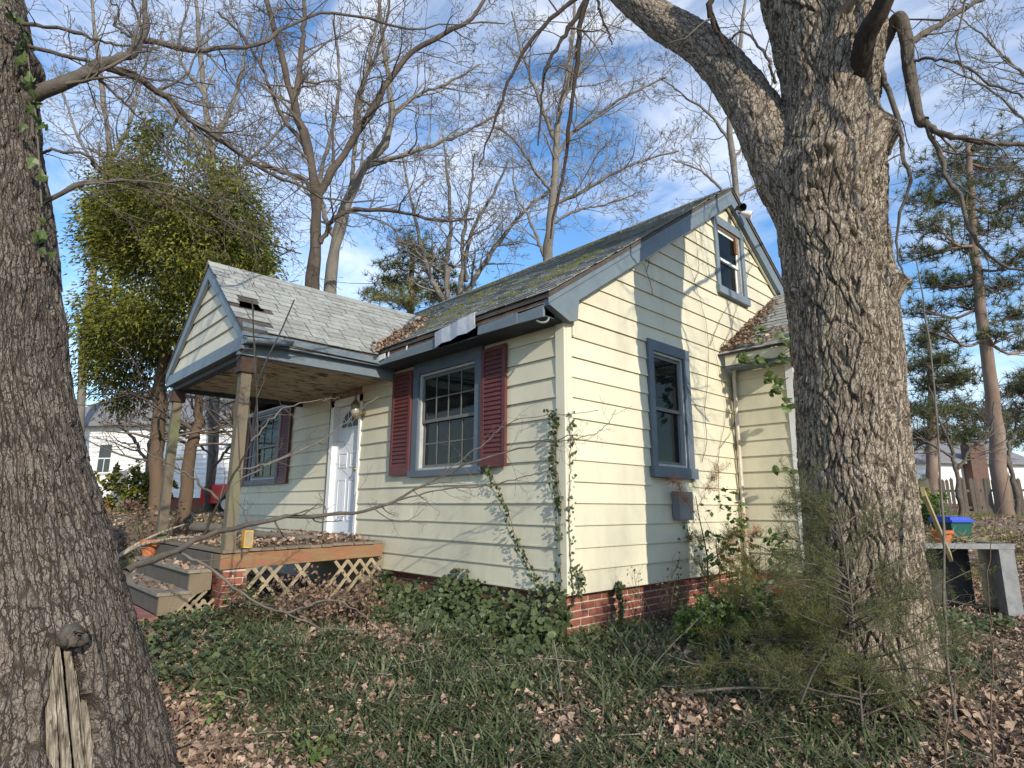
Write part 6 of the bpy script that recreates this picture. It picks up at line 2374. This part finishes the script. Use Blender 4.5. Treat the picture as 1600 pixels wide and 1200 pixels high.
vine('bare brown creeper between tall window and downspout', [
    [ons(*p) for p in ((1097, 722), (1104, 690), (1101, 640), (1106, 590), (1107, 540), (1102, 500), (1085, 440), (1072, 400), (1065, 350))],
    [ons(*p) for p in ((1125, 800), (1122, 730), (1124, 700), (1135, 640), (1128, 600), (1120, 560), (1110, 520))],
    [ons(*p) for p in ((1110, 540), (1125, 500), (1140, 475), (1145, 470))],
    [ons(*p) for p in ((1085, 440), (1092, 420), (1088, 380), (1086, 360))],
    [ons(*p) for p in ((1020, 460), (1012, 430), (1000, 400), (994, 392))], [ons(*p) for p in ((1010, 425), (1014, 408), (1012, 404))],
    [ons(*p) for p in ((1125, 545), (1140, 520), (1150, 485), (1165, 440), (1170, 400), (1150, 345))],
    [ons(*p) for p in ((1165, 440), (1172, 420), (1185, 400))], [ons(*p) for p in ((1125, 700), (1140, 680), (1148, 660))]], .0042, 0, .03, SN, 65, name='bare_creeper')
# leafy vine hanging over the wing gutter
vl = thing('hanging_vine', (.5, WINGY - .3, 3.0), 'leafy green vine hanging over the wing gutter beside the oak', 'vine')


def onw(px, py, off):
    x, y = (px - 800) / FPX, -(py - 600) / FPX
    d = _fw + x * _r2 + y * _u2
    return CAM + d * ((WINGY + off - CAM[1]) / d[1])


vp = [[onw(*p, -.36) for p in ((1238, 545), (1225, 530), (1205, 508), (1185, 512))], [onw(*p, -.36) for p in ((1238, 545), (1215, 560), (1200, 580), (1208, 600))],
      [onw(*p, -.36) for p in ((1215, 560), (1190, 560), (1165, 562), (1150, 556))], [onw(*p, -.3) for p in ((1232, 590), (1215, 600), (1212, 612))],
      [onw(*p, -.25) for p in ((1240, 630), (1230, 628), (1222, 632))], [onw(*p, -.25) for p in ((1240, 735), (1228, 730), (1215, 735))]]
Vt, Ft = tubes([(smooth_line(p, 16), np.linspace(.006, .002, 16), 5) for p in vp])
obj('stem', Vt, Ft, M['twig'], vl, True)
gl = random.Random(4)
for p in vp:
    q = smooth_line(p, 16)
    for i in range(13 if p is not vp[-1] and p is not vp[-2] else 5):
        c = q[gl.randrange(2, 16)] + np.array([gl.gauss(0, .03), gl.gauss(0, .03), gl.gauss(-.03, .035)])
        put_leaf(OVL, vl, c, gl.uniform(.085, .14), np.array([.5 + gl.gauss(0, .4), -.7 + gl.gauss(0, .4), .5 + gl.gauss(0, .4)]))


def shrub(label, base, stems, n_leaf, lsize, seed, mat='leafgreen', smat='twig', name='shrub', cat='shrub', h=.8, spread=.3, up=.5, blade=False, group=None, r=.006, lev=2, bl=.06, bw=.004):
    """upright stems that fork, foliage along the twigs"""
    g = np.random.default_rng(seed)
    rn_ = random.Random(seed)
    t = thing(name, base, label, cat, group)
    out_ = []
    for i in range(stems):
        d_ = unit(np.array([rn_.gauss(0, spread), rn_.gauss(0, spread), 1.0]))
        grow(rn_, np.array(base) + np.array([rn_.gauss(0, .04), rn_.gauss(0, .04), -.03]), d_, h * rn_.uniform(.7, 1.1), r, lev, out_, .12, .12, (5, 4, 3), .0014, (6, 4, 3, 3), 1, (30, 60))
    Vt, Ft = tubes(out_)
    obj('stem', Vt, Ft, M[smat], t, True)
    ends = np.concatenate([np.array(p)[len(p) // 3:] for p, r_, k in out_ if r_[0] < r * .75] or [np.array(p) for p, r_, k in out_])
    P = ends[g.integers(0, len(ends), n_leaf)] + g.normal(size=(n_leaf, 3)) * (.018 if blade else .03)
    if blade:
        V, F, a = blades(P, g.normal(size=(n_leaf, 3)) + np.array([0, 0, up]), bl * g.uniform(.6, 1.3, n_leaf), bw, g.uniform(0, 1, n_leaf))
    else:
        V, F, a = leaves(P, g.normal(size=(n_leaf, 3)) * .7 + np.array([.2, -.3, .8]), lsize * g.uniform(.6, 1.25, n_leaf), g.uniform(0, 1, n_leaf), .15, .55)
    tag(obj('foliage', V, F, M[mat], t, False, {'tint': a}), kind='stuff')
    return t


def G(px, Y):
    p = CAM + Y * FW + (px - 800) / 950 * Y * RT
    return np.array([p[0], p[1], float(gz(p[0], p[1]))])


shrub('dry pine sapling with red brown needles before the meter box', G(1078, 6.45), 1, 1500, .05, 71, 'rust', 'redbark', 'pine_sapling', 'sapling', 1.25, .12, .6, True, bl=.11, bw=.0035, r=.014)
shrub('green needled pine sapling beside the dry one', G(1105, 6.4), 1, 1500, .05, 72, 'bushy', 'redbark', 'pine_sapling', 'sapling', 1.0, .16, .6, True, bl=.13, bw=.004, r=.012)
shrub('broad leaved evergreen sapling at the inside corner of the wing', G(1185, 6.3), 3, 230, .075, 73, 'leafgreen', h=1.0, spread=.25)
shrub('leafy sapling between downspout and pine sapling', G(1130, 6.6), 2, 150, .06, 74, 'leafgreen', h=1.05, spread=.2)
shrub('low bright green weeds by the wing foundation', G(1165, 5.25), 14, 1100, .06, 75, 'leafgreen', h=.46, spread=.7, name='weeds', cat='weeds')
shrub('low green weeds in front of the side window', G(1090, 5.4), 12, 800, .055, 76, 'leafgreen', h=.34, spread=.8, name='weeds', cat='weeds')
shrub('small leafy weed patch left of the oak foot', G(1232, 4.9), 9, 560, .05, 77, 'leafgreen', h=.4, spread=.7, name='weeds', cat='weeds')
shrub('bare twiggy bush against the brick under the side window', G(1035, 6.0), 9, 60, .04, 78, 'ivy', 'redbark', 'twiggy_bush', 'bush', .55, .35, r=.009)
shrub('thin sprout of bare twigs by the corner brick', G(1010, 6.2), 3, 40, .04, 79, 'ivy', 'twig', 'twiggy_bush', 'bush', .75, .2, r=.007)
shrub('brown dead bush against the broken lattice', G(560, 6.1), 16, 500, .05, 80, 'deadleaf', 'redbark', 'dead_bush', 'bush', .5, .6, r=.006)
shrub('dead brown bush between lattice and ivy', G(520, 5.9), 12, 350, .05, 81, 'deadleaf', 'twig', 'dead_bush', 'bush', .4, .6, r=.006)
shrub('scraggly dead shrub behind the porch steps', G(235, 10.5), 10, 400, .07, 82, 'deadleaf', 'twig', 'dead_bush', 'bush', 1.0, .5, r=.01)
shrub('scraggly dead shrub at the back of the porch', G(300, 11.5), 10, 400, .07, 83, 'deadleaf', 'twig', 'dead_bush', 'bush', .9, .5, r=.01)
shrub('olive green shrub before the white house door', G(205, 17.0), 14, 2200, .13, 84, 'cedar', 'twig', 'shrub', 'shrub', 1.3, .5, r=.014)
shrub('green shrub at the foot of the picket fence', G(1450, 17.5), 14, 1500, .13, 85, 'cedar', 'twig', 'shrub', 'shrub', .9, .7, r=.014)
shrub('ivy covered stump shoots right of the oak', G(1452, 13.5), 12, 900, .09, 86, 'leafgreen', 'twig', 'shrub', 'shrub', .8, .4, r=.012)


# feathery junipers in the foreground
def juniper(label, stem, sides_, n_leaf, seed, mat, dens_len=.05, wide=.05, r0=.0085):
    g = np.random.default_rng(seed)
    rn_ = random.Random(seed)
    t = thing('juniper_seedling', stem[0], label, 'juniper')
    stem[0][2] = float(gz(stem[0][0], stem[0][1])) - .03
    polys = [(smooth_line(stem, 20), np.linspace(r0, .004, 20), 6)]
    allp = []
    for pts in sides_:
        q_ = smooth_line(pts, 14)
        polys.append((q_, np.linspace(.006, .0018, 14), 5))
        for k in range(13):
            i = rn_.randrange(3, 14)
            d_ = fork(rn_, unit(q_[min(i + 1, 13)] - q_[i - 1]), R(rn_.uniform(20, 60)))
            grow(rn_, q_[i], d_, rn_.uniform(.06, .18), .0020, 1, polys, .05, .12, (4, 3), .0008, (3, 3, 3, 3), 3, (25, 50))
    Vt, Ft = tubes(polys)
    obj('stem', Vt, Ft, M['limb'], t, True)
    thin = np.concatenate([np.array(p)[1:] for p, r_, k in polys if r_[0] < .0035])
    P = thin[g.integers(0, len(thin), n_leaf)] + g.normal(size=(n_leaf, 3)) * .012
    V, F, a = blades(P, g.normal(size=(n_leaf, 3)) + np.array([0, 0, .2]), dens_len * g.uniform(.4, 1.1, n_leaf), .0027, g.uniform(0, 1, n_leaf))
    tag(obj('foliage', V, F, M[mat], t, False, {'tint': a}), kind='stuff')
    return t


YJ = 3.85
st = [at(1350, 1165, YJ), at(1345, 1100, YJ), at(1338, 1020, YJ), at(1330, 940, YJ), at(1322, 880, YJ), at(1312, 820, YJ), at(1300, 790, YJ)]
sd_ = []
for (a, b, c, d_) in (((1337, 1020), (1290, 985), (1260, 975), .15), ((1337, 1022), (1420, 985), (1500, 930), -.1), ((1340, 1050), (1420, 1035), (1500, 1000), -.2), ((1330, 970), (1380, 940), (1440, 905), .2),
                      ((1332, 965), (1280, 930), (1235, 900), -.15), ((1325, 925), (1365, 895), (1420, 880), .1), ((1323, 905), (1290, 870), (1255, 845), .1), ((1318, 870), (1350, 840), (1390, 815), -.1),
                      ((1312, 840), (1285, 810), (1262, 790), .1), ((1340, 1060), (1280, 1050), (1215, 1040), .1), ((1345, 1085), (1400, 1080), (1470, 1060), .2), ((1328, 950), (1400, 880), (1470, 850), .3),
                      ((1326, 935), (1240, 880), (1180, 850), .3), ((1337, 1010), (1240, 1000), (1170, 990), .35), ((1335, 1000), (1440, 930), (1540, 880), .35)):
    sd_.append([at(*a, YJ), at(*b, YJ + d_ * .5), at(*c, YJ + d_)])
gq = random.Random(8)
for i in range(34):
    t_ = gq.uniform(.12, .97)
    base_ = smooth_line(st, 50)[int(t_ * 49)]
    az = gq.uniform(0, 6.283)
    out_ = np.array([math.cos(az), math.sin(az), 0]) * (.78 - .45 * t_) * gq.uniform(.6, 1.25)
    sd_.append([base_, base_ + out_ * .55 + UP * .10, base_ + out_ + UP * gq.uniform(.08, .26)])
juniper('feathery green juniper seedling growing before the oak trunk', st, sd_, 25000, 91, 'juniper')
YJ = 4.3
st = [at(1185, 1100, YJ), at(1190, 1010, YJ), at(1195, 960, YJ), at(1200, 900, YJ)]
sd_ = []
for (a, b, c, d_) in (((1190, 1010), (1140, 985), (1100, 990), .1), ((1190, 1010), (1235, 985), (1275, 970), -.1), ((1193, 980), (1160, 940), (1130, 930), .2), ((1194, 970), (1225, 930), (1260, 915), .1),
                      ((1198, 920), (1180, 890), (1165, 875), 0), ((1188, 1030), (1230, 1030), (1280, 1035), .2), ((1187, 1040), (1140, 1035), (1095, 1040), -.1), ((1198, 930), (1220, 895), (1240, 875), 0),
                      ((1190, 1000), (1220, 1000), (1262, 1000), -.3)):
    sd_.append([at(*a, YJ), at(*b, YJ + d_ * .5), at(*c, YJ + d_)])
for i in range(9):
    t_ = gq.uniform(.1, .97)
    base_ = smooth_line(st, 50)[int(t_ * 49)]
    az = gq.uniform(0, 6.283)
    out_ = np.array([math.cos(az), math.sin(az), 0]) * (.55 - .25 * t_) * gq.uniform(.7, 1.2)
    sd_.append([base_, base_ + out_ * .55 + UP * .06, base_ + out_ + UP * gq.uniform(.0, .18)])
juniper('soft olive juniper bush at the left foot of the oak', st, sd_, 9000, 92, 'bushy', .06)
# thin bare saplings on the right
for pts, r0, lab in (([at(1478, 1010, 3.9), at(1476, 850, 3.95), at(1468, 700, 4.0), at(1455, 560, 4.0), at(1440, 450, 4.0), at(1425, 380, 4.05)], .010, 'thin leafless sapling standing just right of the oak'),
                     ([at(1548, 1150, 3.2), at(1552, 1000, 3.25), at(1545, 880, 3.3), at(1578, 740, 3.3)], .005, 'thin dark sprout rising in front of the grey stand'),
                     ([at(1478, 1190, 2.8), at(1492, 1080, 2.85), at(1520, 1020, 2.9)], .005, 'low dark sprout beneath the juniper at the right')):
    b_ = pts[0].copy()
    b_[2] = float(gz(b_[0], b_[1])) - .03
    pts = [b_] + pts
    tw = []
    ml = limb_twigs(rn, pts, r0, r0 * .35, 6, .35, 1, tw, kids=(3, 2), wob=.004, sides=6, minr=.0015)
    t_ = thing('sapling', pts[0], lab, 'sapling')
    Vt, Ft = tubes([ml])
    obj('stem', Vt, Ft, M['greylimb'] if r0 > .006 else M['redbark'], t_, True)
    Vt, Ft = tubes(tw)
    tag(obj('twigs', Vt, Ft, M['twig'], t_, True), kind='stuff')
# sticks lying on the ground
for k, (a, b, Y, r_, lab) in enumerate((((1070, 1082), (1250, 1078), 4.2, .011, 'straight dry stick lying in the grass left of the juniper'),
                                        ((865, 1000), (880, 1100), 4.4, .006, 'thin bent twig hanging in the grass below the house corner'),
                                        ((1100, 960), (1000, 1070), 4.7, .005, 'pale twig lying across the grass before the brick'),
                                        ((1250, 1100), (1290, 1020), 3.5, .007, 'short pale stick poking up left of the juniper stem'))):
    p, q = at(*a, Y), at(*b, Y - .15)
    for v in (p, q):
        v[2] = max(v[2], float(gz(v[0], v[1])) + .05)
    Vt, Ft = tubes([(smooth_line([p, (p + q) / 2 + np.array([0, 0, .02]), q], 12), np.linspace(r_, r_ * .5, 12), 6)])
    tag(obj('fallen_stick', Vt, Ft, M['greylimb'], None, True), lab, 'stick')

# ------------------------------------------------------------------ ground cover
def ycoord(x, y):
    return (x - CAM[0]) * FW[0] + (y - CAM[1]) * FW[1], (x - CAM[0]) * RT[0] + (y - CAM[1]) * RT[1]


def outside_house(x, y, m_=.05):
    main = (x < m_) & (x > -9) & (y > -m_) & (y < 7.3)
    wing = (x < WX + m_) & (x > -1) & (y > WINGY - m_) & (y < 7.2)
    por = (x > -6) & (x < -2.97) & (y > -2.0) & (y < 0)
    stp = (x > -5.5) & (x < -3.1) & (y > -3.05) & (y < -1.9)
    return ~(main | wing | por | stp)


def scatter(n, Y0_, Y1_, lat_per_Y=.95, power=1.6):
    """denser near the camera"""
    t = rng.random(n)
    Y = Y0_ + (Y1_ - Y0_) * t ** power
    la = rng.uniform(-1, 1, n) * Y * lat_per_Y
    p = CAM + Y[:, None] * FW + la[:, None] * RT
    ok = outside_house(p[:, 0], p[:, 1])
    return p[ok, 0], p[ok, 1], Y[ok], la[ok]


def grass_w(x, y):
    """how much lily-turf grows here, 0..1"""
    Y, la = ycoord(x, y)
    px = 800 + la / Y * 950
    w_ = np.clip((Y - 3.5) / .25, 0, 1)
    w_ = np.where(px > 1150, np.clip((Y - 3.3) / .3, 0, 1) * .75, w_)
    w_ = w_ * np.clip((6.4 - Y) / .5, 0, 1) * np.clip((px - 215) / 20, 0, 1) * np.clip((1560 - px) / 150, 0, 1)
    w_ = w_ * np.clip((Y - 4.45 + .0038 * (px - 300)) / .25, 0, 1)
    nz_ = hash_noise(x, y, 1.6, 12)
    return w_ * np.clip((nz_ - .20) * 5, 0, 1)


# fallen leaves
x, y, Y, la = scatter(96000, 2.6, 9.0, .92, 1.25)
gwt = grass_w(x, y)
k = rng.random(len(x)) > gwt * .32
x, y, Y = x[k], y[k], Y[k]
n = len(x)
P = np.stack([x, y, gz(x, y) + rng.uniform(.004, .035, n)], 1)
tint = np.clip(rng.beta(1.5, 2.1, n) + .12 * (hash_noise(x, y, 2.0, 8) - .5), 0, 1)
V, F, a = leaves(P, rng.normal(size=(n, 3)) * .42 + np.array([0, 0, 1]), .014 + .080 * rng.beta(1.4, 3.2, n), tint, .55, .60)
tag(obj('leaf_litter', V, F, M['litter'], None, False, {'tint': a}), 'brown fallen leaves covering the ground', kind='stuff')
x, y, Y, la = scatter(26000, 9.0, 26, .95, 1.2)
n = len(x)
P = np.stack([x, y, gz(x, y) + .02], 1)
V, F, a = leaves(P, rng.normal(size=(n, 3)) * .35 + np.array([0, 0, 1]), rng.uniform(.06, .12, n), rng.beta(1.6, 2.0, n), .3, .62)
tag(obj('leaf_litter', V, F, M['litter'], None, False, {'tint': a}), 'brown fallen leaves on the ground farther back', kind='stuff')
# lily-turf tufts
tx, ty, tY, tla = scatter(5200, 3.0, 6.6, .85, 1.2)
k = rng.random(len(tx)) < grass_w(tx, ty) * .95
tx, ty = tx[k][:1560], ty[k][:1560]
nb_ = 26
n = len(tx) * nb_
C_ = np.repeat(np.stack([tx, ty, gz(tx, ty)], 1), nb_, 0)
phi = rng.uniform(0, 2 * np.pi, n)
lean = rng.uniform(.4, 2.0, n)
D = np.stack([np.cos(phi) * lean, np.sin(phi) * lean, np.ones(n)], 1)
D /= np.linalg.norm(D, axis=1, keepdims=True)
S = np.stack([-np.sin(phi), np.cos(phi), np.zeros(n)], 1)
Ln = rng.uniform(.11, .26, n) * np.repeat(rng.uniform(.65, 1.25, len(tx)), nb_)
Wd = rng.uniform(.004, .0085, n)
rows = []
for i, t in enumerate((0, .35, .7, 1.0)):
    c = C_ + np.stack([np.cos(phi), np.sin(phi), phi * 0], 1) * .02 + D * (Ln * t)[:, None]
    c[:, 2] -= Ln * .62 * lean * t * t
    c[:, :2] += np.stack([np.cos(phi), np.sin(phi)], 1) * (Ln * .25 * t * t)[:, None]
    wd_ = (Wd * (1, .95, .7, .12)[i])[:, None]
    rows += [c - S * wd_, c + S * wd_]
V = np.stack(rows, 1).reshape(-1, 3)
b = np.arange(n) * 8
F = np.concatenate([np.stack([b + 2 * i, b + 2 * i + 1, b + 2 * i + 3, b + 2 * i + 2], 1) for i in range(3)])
tint = np.clip(np.repeat(rng.uniform(0, .6, len(tx)), nb_) + rng.uniform(-.15, .4, n), 0, 1)
tag(obj('lily_turf_grass', V, F, M['grassy'], None, False, {'tint': np.repeat(tint, 8)}), 'dark green lily turf tufts growing on the bank before the house', kind='stuff')
# ivy mass along the front foundation and creeping over the bank
n = 3900
x = rng.uniform(-2.95, .15, n)
d_ = rng.beta(1.1, 2.6, n) * 1.0
y = -.04 - d_
hgt = np.clip(.40 * (1 - d_ / .55), .04, 1) * (0.55 + .75 * hash_noise(x, x * 0, 2.2, 4)) * rng.random(n) ** .7
keep = ~((x > -2.15) & (x < -1.85) & (d_ < .35) & (rng.random(n) > .25))
keep &= ~((x < -2.2) & (rng.random(n) > .55))
P = np.stack([x, y, gz(x, y) + .02 + hgt], 1)[keep]
n = len(P)
V, F, a = leaves(P, rng.normal(size=(n, 3)) * .45 + np.array([.15, -.7, .7]), rng.uniform(.035, .075, n), rng.uniform(0, 1, n), .2, .9)
x, y, Y, la = scatter(16000, 3.9, 6.4, .8, 1.0)
wv = hash_noise(x, y, 1.2, 21)
k = (wv > .52) & (rng.random(len(x)) < .9) & (Y > 4.35) & (la / Y > -.62)
x, y = x[k][:4800], y[k][:4800]
P = np.stack([x, y, gz(x, y) + rng.uniform(.02, .11, len(x))], 1)
V2, F2, a2 = leaves(P, rng.normal(size=(len(x), 3)) * .45 + np.array([.05, -.2, 1]), rng.uniform(.03, .06, len(x)), rng.uniform(0, 1, len(x)), .2, .9)
tag(obj('ground_ivy', np.concatenate([V, V2]), np.concatenate([F, F2 + len(V)]), M['ivy'], None, False, {'tint': np.concatenate([a, a2])}), 'dark ivy heaped along the foundation and creeping over the bank', kind='stuff')
# bits of bright sprouts
for px, py_, Y, lab in ((495, 1180, 3.75, 'small bright green seedling in the leaf litter at the bottom'), (330, 1110, 4.1, 'pale green weeds at the edge of the grass near the left oak')):
    b_ = at(px, py_, Y)
    b_[2] = float(gz(b_[0], b_[1]))
    shrub(lab, b_, 5, 70, .05, int(px), 'leafgreen', h=.16, spread=.9, name='seedling', cat='seedling', r=.003, lev=1)
# lawn beyond on the right and left
n = 60000
Yl = rng.uniform(9, 26, n)
la = rng.uniform(-1, 1, n) * Yl
P = CAM + Yl[:, None] * FW + la[:, None] * RT
px = 800 + la / Yl * 950
k = ((px > 1380) | (px < 420)) & (hash_noise(P[:, 0], P[:, 1], .6, 31) > .34) & outside_house(P[:, 0], P[:, 1])
P = P[k]
n = len(P)
P[:, 2] = gz(P[:, 0], P[:, 1])
V, F, a = blades(P, rng.normal(size=(n, 3)) * .5 + np.array([0, 0, 1]), rng.uniform(.07, .16, n), .014, rng.uniform(0, 1, n), nseg=1)
tag(obj('lawn_grass', V, F, M['lawn'], None, False, {'tint': a}), 'yellow green winter grass of the yard behind', kind='stuff')


# leaf piles: on the porch, in the roof valley, on the wing roof
def pile(P, label, parent=None):
    n_ = len(P)
    V_, F_, a_ = leaves(P, rng.normal(size=(n_, 3)) * .6 + np.array([0, 0, 1]), rng.uniform(.035, .08, n_), rng.beta(1.4, 2.4, n_), .3, .62)
    return tag(obj('leaf_pile', V_, F_, M['litter'], parent, False, {'tint': a_}), label, kind='stuff')


n = 1500
x, y = rng.uniform(-5.4, -3.05, n), rng.uniform(-1.85, -.15, n)
pile(np.stack([x, y, DZ(y) + rng.random(n) ** 2 * .07], 1), 'dry leaves covering the porch deck')
n = 1300
s_ = rng.beta(1.2, 2.0, n)
xv = PXR - .05 - s_ * 1.35 + rng.normal(size=n) * .02
yv_ = np.array([yv(v) for v in xv])
offx = np.abs(rng.normal(size=n)) * .22 * (1 - s_ * .6)
offy = rng.normal(size=n) * .16
xx, yy = xv + offx, yv_ - np.abs(offy) * .3 + np.maximum(offy, 0)
zz_ = np.maximum(EAVE_Z + (yy - EAVE_Y) * SLOPE, PR_Z - np.abs(xx - PR_X) * PSL)
pile(np.stack([xx, yy, zz_ + .015 + rng.random(n) * .09 * np.exp(-offx * 4)], 1), 'brown leaves heaped in the valley between porch and main roof')
n = 720
s_ = rng.beta(1, 2.2, n)
xx = .05 + np.abs(rng.normal(size=n)) * .16 * (1 - .5 * s_) + (rng.random(n) < .35) * rng.uniform(0, .6, n) * (s_ < .25)
yy = WINGY - .30 + s_ * 1.9
pile(np.stack([xx, yy, 3.06 + (yy - WINGY + .32) * WSL + .012 + rng.random(n) * .06 * (1 - s_)], 1), 'brown leaves gathered on the wing roof against the gable')
n = 110
x, y = rng.uniform(-5.3, -3.2, n), rng.choice([-2.36, -2.28, -2.12, -2.02], n) + rng.normal(size=n) * .04
pile(np.stack([x, y, np.where(y < -2.19, .262, .462) + rng.random(n) * .01], 1), 'a few dry leaves lying on the porch steps')
tw = []
rn = random.Random(19)
xx, yy, YY, la = scatter(900, 2.9, 7.0, .85, 1.2)
for a, b in zip(xx[:520], yy[:520]):
    d_ = np.array([rn.gauss(0, 1), rn.gauss(0, 1), rn.gauss(0.05, .12)])
    grow(rn, (a, b, float(gz(a, b)) + rn.uniform(.01, .09)), unit(d_), rn.uniform(.08, .45), rn.uniform(.0015, .005), 1, tw, 0, .1, (2,), .001, (4, 3, 3), 2)
Vt, Ft = tubes(tw)
tag(obj('fallen_twigs', Vt, Ft, M['deadwood'], None, False), 'scattered dead twigs lying in the leaves and grass', kind='stuff')
shrub('tangled brown brush leaning on the left lattice strips', G(480, 6.1), 18, 420, .045, 87, 'deadleaf', 'twig', 'dead_bush', 'bush', .5, .55, r=.005)
shrub('brown brush and ivy shoots half covering the brick pier', G(400, 5.95), 14, 330, .045, 88, 'ivy', 'redbark', 'tangled_bush', 'bush', .42, .5, r=.005)
